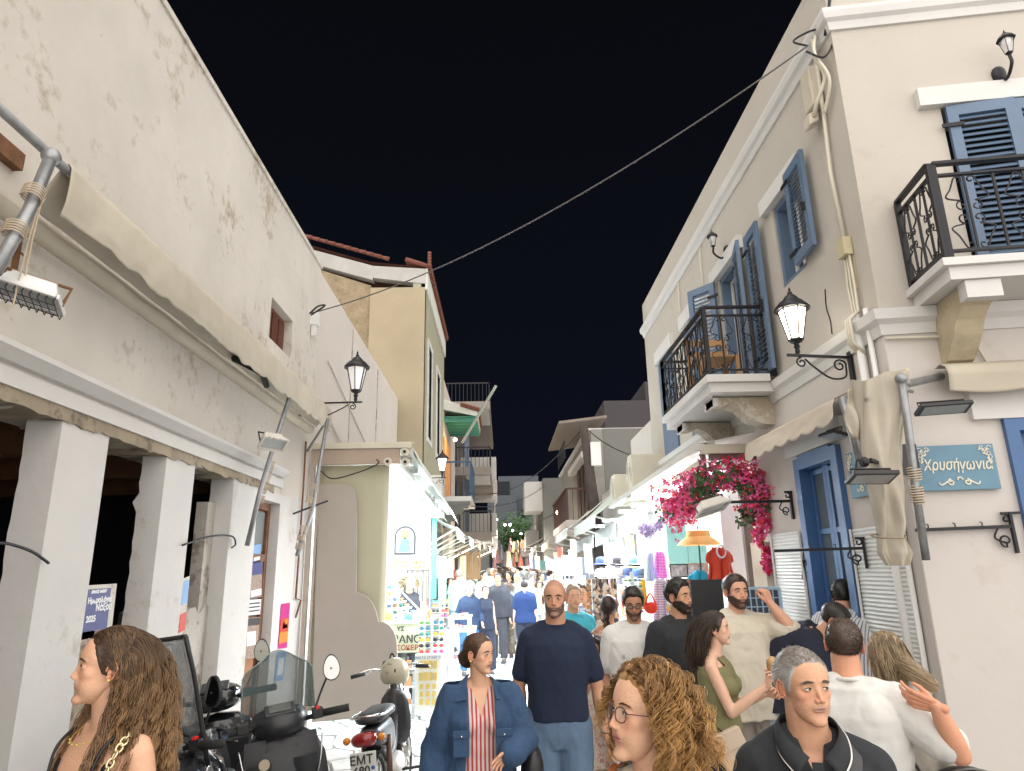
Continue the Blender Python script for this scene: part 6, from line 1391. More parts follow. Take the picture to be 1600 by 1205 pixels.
def make_head(P, hero=1):
    na, ne = [(56,44),(100,80),(168,132)][hero]
    c0, d, r, A, E = head_grid(P, na, ne); v = c0+d*r[:,None]
    n = len(v); x = np.abs(v[:,0]); y = v[:,1]; z = v[:,2]; front = sst(.05, -.12, y)
    skin = np.minimum(np.array(P['skin'])*np.array((1.12,1.02,.93)), .8); col = np.tile(skin, (n,1))
    nz = pnoise(v, 9)*.06+pnoise(v, 30, 3)*.05; col *= (1+nz)[:,None]
    def mixc(m, c): 
        nonlocal col; m = np.clip(m, 0, 1)[:,None]; col = col*(1-m)+np.array(c)*m
    red = skin*np.array((1.05,.72,.66))
    mixc(np.exp(-((x-.16)**2/.006+(z+.10)**2/.006))*front*.45, red); mixc(np.exp(-(x**2/.002+(z+.13)**2/.003))*front*.45, red)
    mixc(np.exp(-((x-.125)**2/.0035+(z+.005)**2/.0018))*front*.30, skin*np.array((.72,.58,.55)))
    st = P.get('stubble', 0)
    bz = np.maximum(sst(-.185, -.225, z-np.maximum(0,(x-.13))*.8)*sst(-.52,-.40,z*0), sst(-.05,.0,y)*sst(.10,.05,y)*sst(-.0,-.06,z)*(x>.2))
    bmask = bz*sst(.14,.04,y)*(1-np.exp(-(x**2/.0065+(z+.25)**2/.0009)))
    hc = np.array(P['hair'])
    if st: mixc(np.clip(bmask*1.15,0,1)*st*(1.02+.3*pnoise(v,40,5)), hc*.8+skin*.04)
    lip = np.exp(-((x/.088)**4))*front*(sst(-.205,-.222,z)*sst(-.295,-.282,z))*(y < -.29)
    mixc(lip*.95, P.get('lip', skin*np.array((.85,.50,.46)))); mixc(np.exp(-((x/.085)**4+((z+.2505)/.005)**2))*front*.8, skin*.22)  # lip colour, then mouth crease shade painted into the skin
    mixc(np.exp(-(((x-.018)/.012)**2+((z+.166)/.008)**2))*front*.8*(y<-.35), skin*.2)  # nostril shade painted dark into the vertex colour
    bx = (x-.125)/.075; bzc = .074+.018*(1-bx**2)-.012*bx
    br = np.exp(-(bx**4*1.2))*np.exp(-((z-bzc)/(.0165-.006*P['fem']))**2)*front*1.15
    mixc(br*P.get('brow', .9), P.get('browc', hc*.8))
    mixc(np.exp(-(((x-.125)/.055)**4+((z+.012)/.022)**2))*front*.25, skin*.45)
    if 'buzz' in P: mixc(sst(0, .06, z-hairline(A, P))*P['buzz']*(.85+.25*pnoise(v,50,2)), hc)
    if 'beard' in P: r = r+bmask*P['beard']*(1+.3*pnoise(v,18,9)); v = c0+d*r[:,None]
    mb = MB(); mb.v = [tuple(q) for q in v]; mb.f = gfaces(na, ne); mb.m = [0]*len(mb.f)
    cols = [np.concatenate([np.clip(col, 0, 1), np.ones((n,1))], 1)]
    # ears
    ew = P.get('wide', 1.0)
    for sx_ in (-1, 1):
        b = len(mb.v); c = Vector((sx_*.318*ew, .045, -.035)); rot = Matrix.Rotation(sx_*-.35, 3, 'Z') @ Matrix.Rotation(-.15, 3, 'X')
        m = MB(); m.ell((0,0,0), (.014,.062,.10), 10, 8); k = 16
        hx = [Vector((.018,.064*math.cos(t)-.004,.112*math.sin(t)+.0)) for t in np.linspace(-1.9, 3.3, k)]
        m.tube([Vector((p.x*sx_, p.y*(-1)*-1, p.z)) for p in hx], .014, 6); m.ell((0,-.03,-.085), (.016,.026,.03), 8, 6)
        vs = [c+rot@Vector(q) for q in m.v]; mb.add(vs, m.f)
        cc = np.tile(np.append(skin*np.array((1.0,.80,.76)), 1), (len(vs),1)); cols.append(cc)
    return dict(mb=mb, col=np.concatenate(cols), c0=c0, d=d, r=r, A=A, E=E, na=na, ne=ne, P=P, v=v, bm=bmask, br=br)
M_skin = mat('skin', (.6,.4,.3), .52, var=.05, vscale=40, vcol=True, spec=.4, bump=.22, bscale=190)
M_hair = mat('hair', (.1,.05,.03), .42, var=.22, vscale=60, vcol=True, spec=.5, fine=False)
M_eyew = mat('eye_white', (.62,.60,.58), .2, var=0); M_pupil = mat('pupil', (.008,.008,.008), .1, var=0)
def eyes(P, gaze=(0,0)):
    """eyeball patches: list of (mb, mat, name)"""
    out = []; W_ = MB(); I = MB(); Pu = MB(); La = MB(); op = P.get('open', 1.0); f = P['fem']
    for sx_ in (-1, 1):
        c = Vector((sx_*.125, -.262, .000))
        def sp(a, e, k=1.0):
            return c+Vector((.072*k*math.sin(a)*math.cos(e), -.066*k*math.cos(a)*math.cos(e), .056*k*math.sin(e)))
        hu = lambda u: (.33*op)*(1-abs(u)**2.2); hl = lambda u: -.22*op*(1-abs(u)**2.4)
        W_.grid(lambda u, v: sp((u*2-1)*.68, hl(u*2-1)*(1-v)+hu(u*2-1)*v+.03, 1.045), 12, 6)
        ga = gaze[0]; ge = gaze[1]+.06
        def disc(mb_, rad, k):
            vs = [sp(ga, ge, k)]+[sp(ga+rad*math.cos(t), max(min(ge+rad*1.15*math.sin(t), hu((ga+rad*math.cos(t))/.68)+.03), hl((ga+rad*math.cos(t))/.68)+.03), k) for t in np.linspace(0, 2*math.pi, 17)[:-1]]
            mb_.add(vs, [(0,1+i,1+(i+1)%16) for i in range(16)])
        disc(I, .33, 1.06); disc(Pu, .16, 1.07)
        La.tube([sp(u*.72, hu(u*.98)+.05, 1.06) for u in np.linspace(-1,1,11)], .0055+.003*f, 4, rs=[(.003+.0045*(1-abs(u)**2))*(1+.5*f) for u in np.linspace(-1,1,11)])
    return [(W_, M_eyew, 'eye_white'), (I, mat('iris_%s' % P.get('iris','brown'), {'brown':(.06,.028,.012),'green':(.10,.12,.07),'blue':(.10,.17,.24)}[P.get('iris','brown')], .15, var=0), 'iris'), (Pu, M_pupil, 'pupil'), (La, mat('lash', (.015,.01,.008), .6, var=0), 'eyelash')]
def hair_shell(Hd, T, P, rough=.5, hero=1, top=None, ext=0):
    A, E, d, c0 = Hd['A'], Hd['E'], Hd['d'], Hd['c0']; v = Hd['v']; z = v[:,2]
    hz = hairline(A, P)+.012*pnoise(v, 16, 8)
    m = sst(-.03, .07, z-hz)
    tt = T*(1+(top or 0)*sst(.15,.42,z)*sst(.25,-.2,v[:,1]+.0))*(1+rough*pnoise(v, 7, 1)+rough*.55*pnoise(v*np.array((1,.5,1)), 22, 4))
    r = Hd['r']+tt*m-.012*(1-sst(-.02,.02,z-hz))
    w = c0+d*r[:,None]; mb = MB(); mb.v = [tuple(q) for q in w]; mb.f = gfaces(Hd['na'], Hd['ne']); mb.m = [0]*len(mb.f)
    base = np.array(P['hair']); tip = np.array(P.get('hair2', P['hair'])); k = (.5+.5*pnoise(v*np.array((1,.35,1)), 26, 6))[:,None]
    side = P.get('sides')
    col = base*(1-k)+tip*k
    if side is not None:
        g = sst(.34, .16, z)[:,None]*.9; col = col*(1-g)+np.array(side)*g
    return mb, np.concatenate([np.clip(col,0,1), np.ones((len(w),1))], 1)
def strands(polys, radii, cols, sides=3):
    """polys (N,K,3) -> tube mesh"""
    N, K, _ = polys.shape; t = np.gradient(polys, axis=1); t /= np.linalg.norm(t, axis=2, keepdims=True)+1e-9
    ref = np.array((.31,.17,.93)); u = np.cross(t, ref); u /= np.linalg.norm(u, axis=2, keepdims=True)+1e-9; w = np.cross(t, u)
    V = np.stack([polys+(u*math.cos(2*math.pi*j/sides)+w*math.sin(2*math.pi*j/sides))*radii[None,:,None] for j in range(sides)], 2)
    V = V.reshape(-1, 3); idx = np.arange(N*K*sides).reshape(N, K, sides)
    a = idx[:,:-1,:]; b = idx[:,1:,:]; F = np.stack([a, np.roll(a,-1,2), np.roll(b,-1,2), b], -1).reshape(-1, 4)
    me = bpy.data.meshes.new('hair'); me.vertices.add(len(V)); me.vertices.foreach_set('co', V.ravel()); me.loops.add(F.size); me.loops.foreach_set('vertex_index', F.ravel().astype('i'))
    me.polygons.add(len(F)); me.polygons.foreach_set('loop_start', np.arange(0, F.size, 4, dtype='i')); me.polygons.foreach_set('loop_total', np.full(len(F), 4, 'i')); me.polygons.foreach_set('use_smooth', np.ones(len(F), bool))
    C = np.repeat(cols.reshape(N*K, 3), sides, axis=0); C = np.concatenate([np.clip(C,0,1), np.ones((len(C),1))], 1)
    me.update(); at = me.color_attributes.new('col', 'FLOAT_COLOR', 'POINT'); at.data.foreach_set('color', C.astype('f').ravel()); me.materials.append(M_hair); me.update(); return me
def grow_hair(Hd, P, n, length, K=16, seed=0, part=0.0, grav=.35, curl=(0,0), rad=.0045, lvar=.25, comb=(0,.25,0), avoid=(), clump=9, fz=.02, body=None, back=.0, ymax=9, tip=None, lenfn=None, push=.02, lift=.55, sidek=.55):
    """returns strand mesh in head units. avoid: list of ellipsoids (c, r) in head units to stay outside of."""
    rr = np.random.RandomState(seed); A, v, d = Hd['A'], Hd['v'], Hd['d']; hz = hairline(A, P)
    ok = np.where((v[:,2] > hz+.01) & (v[:,1] < ymax))[0]
    # area-ish weights
    wts = np.cos(Hd['E'][ok])*(.42+.58*3*(A[ok]/math.pi)**2)+.02; wts /= wts.sum()
    nc = max(8, n//clump); cs = rr.choice(ok, nc, p=wts); gi = rr.choice(ok, n, p=wts); root = v[gi].copy()
    # clump assignment
    cl = np.argmin(((root[:,None,:]-v[cs][None])**2).sum(-1), 1) if n*nc < 6e6 else rr.randint(0, nc, n)
    L = length*(1-lvar*rr.rand(n)); 
    if lenfn is not None: L = L*lenfn(root)
    p = root+d[gi]*.004; sgn = np.where(root[:,0]+rr.normal(0,.01,n) > part, 1., -1.)
    dirn = d[gi]*lift+np.stack([sgn*sidek*sst(.0,.3,root[:,2]), np.full(n, comb[1]), np.full(n, comb[2])], 1); dirn[:,0] += comb[0]
    dirn /= np.linalg.norm(dirn, axis=1, keepdims=True); cphase = rr.rand(nc)*6.28; cfreq = 1+.35*rr.randn(nc)*.5; coff = rr.normal(0, fz, (nc,3))
    pts = []; st = L/K
    for k in range(K):
        pts.append(p.copy()); g = np.array((0, back, -1.))*grav
        dirn = dirn+g+(coff[cl] if k < K*.6 else 0)*1.0+rr.normal(0, fz*.18, (n,3)); dirn /= np.linalg.norm(dirn, axis=1, keepdims=True)
        p = p+dirn*st[:,None]
        for _ in range(2):
            sd = head_sdf(p, P); ins = sd < push*min(1,k/2+.4)
            if ins.any():
                q = p[ins]; e = 1e-3; base = sd[ins]; gr = np.stack([head_sdf(q+np.eye(3)[i]*e, P)-base for i in range(3)], 1)/e; gr /= np.linalg.norm(gr, axis=1, keepdims=True)+1e-9
                p[ins] = q+gr*(push-base)[:,None]
        for (c, r_) in avoid:
            sd = sd_ell(p, c, r_); ins = sd < .01
            if ins.any(): q = p[ins]; gr = (q-np.array(c))/np.array(r_)**2; gr /= np.linalg.norm(gr, axis=1, keepdims=True); p[ins] = q+gr*(.01-sd[ins])[:,None]
    pts = np.stack(pts, 1)
    if curl[0]:
        t = np.gradient(pts, axis=1); t /= np.linalg.norm(t, axis=2, keepdims=True)+1e-9; u = np.cross(t, np.array((.2,.9,.1))); u /= np.linalg.norm(u, axis=2, keepdims=True)+1e-9; w = np.cross(t, u)
        s = np.linspace(0, 1, K)[None,:]*L[:,None]; ph = cphase[cl][:,None]+s*curl[1]*cfreq[cl][:,None]+rr.normal(0,.25,n)[:,None]; amp = curl[0]*np.minimum(1, s/(.25*length))
        pts = pts+u*(np.cos(ph)*amp)[:,:,None]+w*(np.sin(ph)*amp*.8)[:,:,None]
    b = np.array(P['hair']); c2 = np.array(tip if tip is not None else P.get('hair2', P['hair'])); s = np.linspace(0,1,K)[None,:,None]
    k0 = (.75+.5*rr.rand(nc))[cl][:,None,None]*(.85+.3*rr.rand(n))[:,None,None]; cols = (b*(1-s)+c2*s)*k0
    rad_ = np.interp(np.linspace(0,1,K), [0,.15,.75,1], [rad*.8,rad,rad*.9,rad*.25])
    return pts, rad_, cols
def fuzz(Hd, mask, n, L, dirv, rad, col, seed=1, side=0):
    rr = np.random.RandomState(seed); w = np.clip(mask,0,1)**2*np.cos(Hd['E']); w = w*(w > .08); gi = rr.choice(len(w), n, p=w/w.sum()); p = Hd['v'][gi]*1.0; d = Hd['d'][gi]*.5+np.array(dirv)+rr.normal(0,.22,(n,3)); d[:,0] += side*np.sign(p[:,0]); d /= np.linalg.norm(d,axis=1,keepdims=True)
    t = np.linspace(0,1,4)[None,:,None]; pts = p[:,None,:]+d[:,None,:]*t*L*(.6+.6*rr.rand(n))[:,None,None]+np.array((0,.3,-.5))*L*t**2*.5
    return pts, np.array([rad,rad,rad*.8,rad*.3]), np.broadcast_to(np.array(col)*(.6+.8*rr.rand(n))[:,None,None], pts.shape).copy()
def short_hair(n, L, comb=(0,.5,.4), grav=.12, seed=0, rad=.0042, fz=.05, curl=(0,0), clump=7, K=6, lenfn=None, hair=None, front=None, push=.03, sides=None, lift=.22, sidek=0):
    def f(Hd, P):
        P2 = dict(P); 
        if hair is not None: P2['hair'] = hair; P2['hair2'] = hair
        if front is not None: P2['front'] = front
        pt, rd, cl = grow_hair(Hd, P2, n, L, K, seed, grav=grav, comb=comb, fz=fz, curl=curl, rad=rad, clump=clump, lenfn=lenfn, push=push, lift=lift, sidek=sidek)
        if P.get('sides') is not None:
            g = sst(.34,.16,pt[:,0,2])[:,None,None]*.9; cl = cl*(1-g)+np.array(P['sides'])*g*(.8+.4*np.random.RandomState(1).rand(len(pt)))[:,None,None]
        return (pt, rd, cl)
    return f
# ------------------------------------------------------------------ hands
HAND = {}
def hand_mesh(pose='relaxed', voxel=.003):
    if (pose, voxel) in HAND: return HAND[(pose, voxel)]
    m = MB(); kx = (.032,.011,-.011,-.031); ky = (.086,.091,.087,.077); Ln = (.070,.079,.073,.057)
    curl = {'relaxed': ((.35,.35,.25),(.42,.45,.3),(.48,.5,.3),(.55,.55,.3)), 'flat': ((.08,.1,.08),)*4, 'grip': ((.8,1.1,.6),(.85,1.15,.6),(.9,1.2,.6),(.95,1.2,.6)), 'soft': ((.2,.25,.2),(.25,.3,.2),(.3,.35,.2),(.4,.4,.2))}[pose]
    def cap(a, b, ra, rb): m.tube([Vector(a).lerp(Vector(b), t) for t in (0,.5,1)], ra, 10, rs=[ra,(ra+rb)/2,rb]); m.ell(a, ra, 10, 7); m.ell(b, rb, 10, 7)
    for i in range(4):
        cap((kx[i]*.55,.005,0), (kx[i],ky[i],.0), .0145, .0115); cap((kx[i]*.6,.03,-.006), (kx[i]*.9,ky[i]*.85,-.004), .012, .010)
        p = Vector((kx[i], ky[i], 0)); a = 0; sp = kx[i]*.9
        for j, fr in enumerate((.45,.31,.24)):
            a += curl[i][j]; q = p+Vector((sp*.12, math.cos(a)*Ln[i]*fr, -math.sin(a)*Ln[i]*fr)); cap(p, q, .0095-.0007*j, .0088-.0009*j); p = q
    cap((.012,.012,-.004), (.040,.045,-.014), .016, .013); cap((.040,.045,-.014), (.053,.070,-.022), .0115, .0105); cap((.053,.070,-.022), (.056 if pose != 'grip' else .035,.093,-.030 if pose != 'grip' else -.04), .0100, .0085)
    cap((0,-.03,0), (0,.01,0), .021, .021)
    HAND[(pose, voxel)] = remesh(m, voxel, 3); return HAND[(pose, voxel)]
def remesh(mb, voxel, smooth=4):
    me = mb.mesh('tmp', []) if isinstance(mb, MB) else mb; o = bpy.data.objects.new('tmp', me); COL.objects.link(o)
    r = o.modifiers.new('r', 'REMESH'); r.mode = 'VOXEL'; r.voxel_size = voxel; r.use_smooth_shade = True
    if smooth: s = o.modifiers.new('s', 'SMOOTH'); s.factor = .5; s.iterations = smooth
    dg = bpy.context.evaluated_depsgraph_get(); out = bpy.data.meshes.new_from_object(o.evaluated_get(dg)); bpy.data.objects.remove(o); return out
def mesh_arrays(me):
    v = np.empty(len(me.vertices)*3, 'f'); me.vertices.foreach_get('co', v); return v.reshape(-1,3).astype(float), [tuple(p.vertices) for p in me.polygons]
def set_color(me, cols):
    at = me.color_attributes.get('col') or me.color_attributes.new('col', 'FLOAT_COLOR', 'POINT'); at.data.foreach_set('color', np.asarray(cols, 'f').ravel())
def fold(me, amp=.006, f=(9,9,5), seed=0):
    v, _ = mesh_arrays(me); n = np.empty(len(v)*3, 'f'); me.vertices.foreach_get('normal', n); n = n.reshape(-1,3)
    k = np.array([mnoise.noise(Vector((x*f[0]+seed, y*f[1], z*f[2])))+.5*abs(mnoise.noise(Vector((x*f[0]*2.3+z*9, y*f[1]*2+seed, z*f[2]*1.6-x*12)))) for x, y, z in v])
    v = v+n*(k*amp)[:,None]; me.vertices.foreach_set('co', v.astype('f').ravel()); me.update()
# ------------------------------------------------------------------ figure
STD = dict(pel=(0,0,.94), waist=(0,0,1.09), chest=(0,.005,1.28), neck=(0,.02,1.475), head=(0,-.015,1.635),
           shL=(.163,.01,1.398), shR=(-.163,.01,1.398), elL=(.212,.03,1.115), elR=(-.212,.03,1.115), wrL=(.235,-.02,.865), wrR=(-.235,-.02,.865),
           hiL=(.088,0,.91), hiR=(-.088,0,.91), knL=(.100,-.01,.50), knR=(-.100,-.01,.50), anL=(.105,.02,.09), anR=(-.105,.02,.09))
ZS = [.94, 1.09, 1.28, 1.475]
def spine_at(J, z):
    P = [J['pel'], J['waist'], J['chest'], J['neck']]
    if z <= ZS[0]: d = (P[1]-P[0]).normalized(); d = d.lerp(Vector((0,0,1)), .5).normalized(); return P[0]+d*(z-ZS[0])
    for i in range(3):
        if z <= ZS[i+1] or i == 2:
            t = (z-ZS[i])/(ZS[i+1]-ZS[i]); return P[i]+(P[i+1]-P[i])*t
def torso_mb(m, J, rings, inf=0, n=28, seed=0, cap=True):
    hx = (J['hiL']-J['hiR']).normalized(); sxv = (J['shL']-J['shR']).normalized(); vs = []; K = len(rings)
    for (z, a, b, yo) in rings:
        c = spine_at(J, z); t = (spine_at(J, z+.03)-spine_at(J, z-.03)).normalized(); f = min(1, max(0, (z-.94)/.45)); x = hx.lerp(sxv, f).normalized(); x = (x-t*x.dot(t)).normalized(); y = t.cross(x)
        for j in range(n):
            q = 2*math.pi*j/n; cx_, sy = math.cos(q), math.sin(q); e = .82
            vs.append(c+x*((a+inf)*math.copysign(abs(cx_)**e, cx_))+y*(yo+(b+inf)*math.copysign(abs(sy)**e, sy)))
    fs = [(i*n+j, i*n+(j+1)%n, (i+1)*n+(j+1)%n, (i+1)*n+j) for i in range(K-1) for j in range(n)]+[tuple(range(n-1,-1,-1)), tuple((K-1)*n+j for j in range(n))]
    m.add(vs, fs)
def rings_for(sex, bld=1.0):
    if sex == 'm': R_ = [(.80,.115,.09,0),(.86,.160,.108,.005),(.94,.165,.115,.005),(1.02,.152,.108,0),(1.09,.148,.104,-.002),(1.18,.156,.110,-.002),(1.28,.168,.118,0),(1.36,.170,.113,.004),(1.41,.150,.092,.01),(1.45,.100,.068,.015),(1.48,.062,.056,.018)]
    elif sex == 'f': R_ = [(.80,.115,.09,0),(.86,.165,.115,.005),(.94,.168,.118,.008),(1.02,.142,.102,0),(1.09,.120,.088,-.002),(1.18,.128,.092,-.002),(1.28,.145,.105,-.004),(1.36,.148,.095,.004),(1.41,.132,.080,.01),(1.45,.085,.058,.015),(1.48,.052,.048,.018)]
    else: R_ = [(.80,.11,.09,0),(.86,.145,.105,0),(.94,.148,.108,0),(1.09,.135,.10,0),(1.28,.145,.10,0),(1.38,.14,.09,.004),(1.45,.085,.06,.015),(1.48,.055,.05,.018)]
    return [(z, a*bld, b*bld, y) for z, a, b, y in R_]
def limb(m, pts, rs, n=14, inf=0):
    pts = [Vector(p) for p in pts]; m.tube(pts, rs[0], n, rs=[r+inf for r in rs]); m.ell(pts[0], rs[0]+inf, n, 8); m.ell(pts[-1], rs[-1]+inf, n, 8)
def arm_pts(J, s):
    a, b, c = J['sh'+s], J['el'+s], J['wr'+s]; return a, b, c
def arm_mb(m, J, s, k=1.0, inf=0, upto=2.0, start=0):
    a, b, c = arm_pts(J, s)
    if upto <= 1: e = a.lerp(b, upto); limb(m, [a, a.lerp(e,.4), a.lerp(e,.7), e], [.046*k,.048*k,.046*k,.044*k], inf=inf)
    else:
        limb(m, [a, a.lerp(b,.35), a.lerp(b,.8), b], [.048*k,.049*k,.042*k,.039*k], inf=inf)
        f = upto-1; e = b.lerp(c, f); limb(m, [b, b.lerp(e,.28), b.lerp(e,.7), e], [.038*k,.042*k,.034*k,(.0245 if f > .9 else .032)*k], inf=inf)
def leg_mb(m, J, s, k=1.0, inf=0, upto=2.0, cut=False):
    a, b, c = J['hi'+s], J['kn'+s], J['an'+s]
    limb(m, [a, a.lerp(b,.3), a.lerp(b,.75), b], [.088*k,.086*k,.064*k,.056*k], inf=inf)
    e = b.lerp(c, upto-1); limb(m, [b, b.lerp(e,.3), b.lerp(e,.7), e], [.053*k,.056*k,.042*k,.036*k], inf=inf)
PERS = 0
def smooth_edge(b_, n=14):
    for _ in range(n):
        new = {}
        for v in b_.verts:
            if v.is_boundary:
                nb = [e.other_vert(v).co for e in v.link_edges if e.is_boundary]
                if len(nb) == 2: new[v] = v.co*.4+(nb[0]+nb[1])*.3
        for v, c in new.items(): v.co = c
def person(label, X, Y, H, yaw, P, sex='m', J={}, shirt=None, pants=None, dress=None, hero=1, hyaw=0, hpitch=0, hroll=0, bld=1.0, hairfn=None, shell=None, armk=1.0, legk=1.0,
           hands={}, gaze=(0,0), group=None, z0=0, extras=None, sleeve=.55, neck_r=.056, shoes=(.08,.07,.07), vox=None, lab=None):
    global PERS; PERS += 1
    s = H/1.75; rt = thing('person', label, 'person', (0,0,0), group)
    Jn = {k: Vector(v) for k, v in STD.items()}
    if sex == 'f':
        for k in ('shL','shR'): Jn[k].x *= .88
        for k in ('elL','elR','wrL','wrR'): Jn[k].x *= .9
    if sex == 'c':
        for k in ('shL','shR','elL','elR','wrL','wrR'): Jn[k].x *= .82
        Jn['head'] = Vector((0,-.015,1.60))
    for k, v in J.items(): Jn[k] = Vector(v)
    vox = vox or [.016,.010,.0075][hero]; ad = bld*armk*(.86 if sex == 'f' else 1)
    hs = (.227 if sex != 'c' else .28)*P.get('hs', 1.0)          # head height in std units
    # body ------------------------------------------------
    m = MB(); torso_mb(m, Jn, rings_for(sex, bld)); nk = Jn['neck']; hd = Jn['head']
    Rh = Matrix.Rotation(hyaw, 3, 'Z') @ Matrix.Rotation(-hpitch, 3, 'X') @ Matrix.Rotation(hroll, 3, 'Y')
    hb = hd+Rh@Vector((0,.045,-.35))*hs
    limb(m, [nk+Vector((0,.01,-.05)), nk.lerp(hb,.5), hb+Rh@Vector((0,.0,.12))*hs], [neck_r*1.25*(.86 if sex=='f' else 1), neck_r*(.86 if sex=='f' else 1), neck_r*.98*(.86 if sex=='f' else 1)])
    for q in 'LR': m.tube([nk+Vector((0,.015,-.005)), nk.lerp(Jn['sh'+q],.5)+Vector((0,.012,.012)), Jn['sh'+q]+Vector((0,0,.01))], .05, 12, rs=[.048*bld,.046*bld,.044*ad]); arm_mb(m, Jn, q, ad); leg_mb(m, Jn, q, bld*legk)
    if sex == 'f':
        for q in (-1, 1): c = spine_at(Jn, 1.265); fw = (Jn['shL']-Jn['shR']).normalized().cross((Jn['neck']-Jn['waist']).normalized()); m.ell(c+(Jn['shL']-Jn['shR']).normalized()*.072*q-fw*-.085*1.0 if False else c+(Jn['shL']-Jn['shR']).normalized()*.070*q+fw*.075, (.062,.055,.058), 14, 10)
    for q in 'LR':
        a = Jn['an'+q]; m.ell(a+Vector((0,-.06,-.045)), (.042,.12,.04), 12, 8)
    bm = remesh(m, vox, 5 if hero else 3); bv, bf = mesh_arrays(bm)
    mats_b = MB(); mats_b.v = [tuple(x) for x in bv]; mats_b.f = bf; mats_b.m = [0]*len(bf)
    sk = np.array(P['skin'])*np.array((1.12,1.02,.93)); bcol = [np.concatenate([np.tile(sk, (len(bv),1))*(1+.05*pnoise(bv,12)[:,None] if hero else 1), np.ones((len(bv),1))], 1)]
    # head
    Hd = make_head(P, hero); hv = np.array(Hd['mb'].v); RM = np.array(Rh)
    hw = (hv*hs)@RM.T+np.array(hd); mats_b.add([tuple(q) for q in hw], Hd['mb'].f); bcol.append(Hd['col'])
    # hands
    for q in 'LR':
        o = hands.get(q, {}); me = hand_mesh(o.get('pose','relaxed'), .006 if hero == 0 else (.0042 if hero == 1 else .0032)); v, f = mesh_arrays(me)
        el, wr = Jn['el'+q], Jn['wr'+q]; d = Vector(o.get('dir', (wr-el))).normalized(); th = Vector(o.get('thumb', (0,-1,0))); th = (th-d*th.dot(d)).normalized(); pn = Vector(o['palm']) if 'palm' in o else None
        z = th.cross(d) if q == 'R' else d.cross(th)          # back-of-hand direction (hand local +Z is back of hand)
        M3 = np.array(Matrix((th, d, z)).transposed()); sc = (.94 if sex != 'f' else .85)*(1 if sex != 'c' else .8)
        w = (v*sc)@M3.T+np.array(wr)
        ff = f if np.linalg.det(M3) > 0 else [tuple(reversed(t)) for t in f]
        mats_b.add([tuple(x) for x in w], ff); bcol.append(np.tile(np.append(sk*np.array((1.0,.93,.9)),1), (len(v),1)))
    obj('body', mats_b, M_skin, rt, smooth=True, color=np.concatenate(bcol))
    # eyes
    if hero:
        T4 = Matrix.Translation(hd) @ Rh.to_4x4() @ Matrix.Diagonal((hs,hs,hs,1))
        for (em, mt_, nm) in eyes(P, gaze):
            me = em.mesh(nm, mt_, True); me.transform(T4); o = bpy.data.objects.new(nm, me); link(o, rt)
    # hair
    T4 = Matrix.Translation(hd) @ Rh.to_4x4() @ Matrix.Diagonal((hs,hs,hs,1))
    if shell:
        sm_, sc_ = hair_shell(Hd, shell.get('T',.03), {**P, **shell.get('P',{})}, shell.get('rough',.4), hero, shell.get('top')); me = sm_.mesh('hair', M_hair, True, sc_); me.transform(T4); o = bpy.data.objects.new('hair', me); link(o, rt)
    if hairfn:
        ps = hairfn(Hd, P); ps = ps if isinstance(ps, list) else [ps]
        pts = np.concatenate([p[0] for p in ps]) if len({p[0].shape[1] for p in ps}) == 1 else None
        for (pt, rd, cl) in ps:
            me = strands(pt, rd, cl); me.transform(T4); o = bpy.data.objects.new('hair', me); link(o, rt)
    if hero == 2:
        fz_ = [(*fuzz(Hd, Hd['br'], 260, .030, (0,-.1,.35), .0022, P.get('browc', P['hair']), 3, .9), 'eyebrow_hair')]
        if P.get('beard', 0) > .007: fz_.append((*fuzz(Hd, Hd['bm'], 1500, .016+P['beard']*.5, (0,-.15,-.5), .0026, P['hair'], 4), 'beard'))
        for (pt, rd, cl, nm) in fz_:
            me = strands(pt, rd, cl); me.transform(T4); o = bpy.data.objects.new(nm, me); link(o, rt); o['kind'] = 'stuff'
    # shirt ------------------------------------------------
    if shirt:
        m = MB(); inf = shirt.get('inf', .014); hem = shirt.get('hem', .86); top = shirt.get('top', 1.47); lo = shirt.get('loose', .012)
        rg_ = [(z, a+lo*(1 if z < 1.2 else .5), b+lo*(1 if z < 1.2 else .4), y) for z, a, b, y in rings_for(sex, bld) if hem < z <= top]
        z0_, a0, b0, y0_ = rg_[0]; rg_ = [(hem, a0+shirt.get('flare',.0), b0+shirt.get('flare',.0), y0_)]+rg_; rg_.append((top+.005, rg_[-1][1]*.92, rg_[-1][2]*.92, rg_[-1][3]))
        torso_mb(m, Jn, rg_, inf)
        if sex == 'f':
            fw = (Jn['shL']-Jn['shR']).normalized().cross((Jn['neck']-Jn['waist']).normalized())
            for q in (-1, 1): m.ell(spine_at(Jn, 1.265)+(Jn['shL']-Jn['shR']).normalized()*.070*q+fw*.075, (.062+inf,.055+inf,.058+inf), 14, 10)
        if shirt.get('shoulders', True):
            for q in 'LR': m.tube([nk+Vector((0,.015,-.012)), nk.lerp(Jn['sh'+q],.5)+Vector((0,.012,.010)), Jn['sh'+q]+Vector((0,0,.008))], .05, 12, rs=[(.044*bld+inf)*.97, .044*bld+inf, .042*ad+inf])
        slv = shirt.get('sleeve', .6)
        if slv: 
            for q in 'LR': arm_mb(m, Jn, q, ad, inf=inf+shirt.get('sl_loose', .004), upto=slv if not isinstance(slv, dict) else slv[q])
        me = remesh(m, vox, 4); fold(me, shirt.get('fold', .008)*1.6, shirt.get('ff', (7,7,3.4)), seed=PERS)
        if 'cut' in shirt:
            import bmesh as _bm
            b_ = _bm.new(); b_.from_mesh(me); dl = [f for f in b_.faces if shirt['cut'](f.calc_center_median())]; _bm.ops.delete(b_, geom=dl, context='FACES'); smooth_edge(b_); b_.to_mesh(me); b_.free()
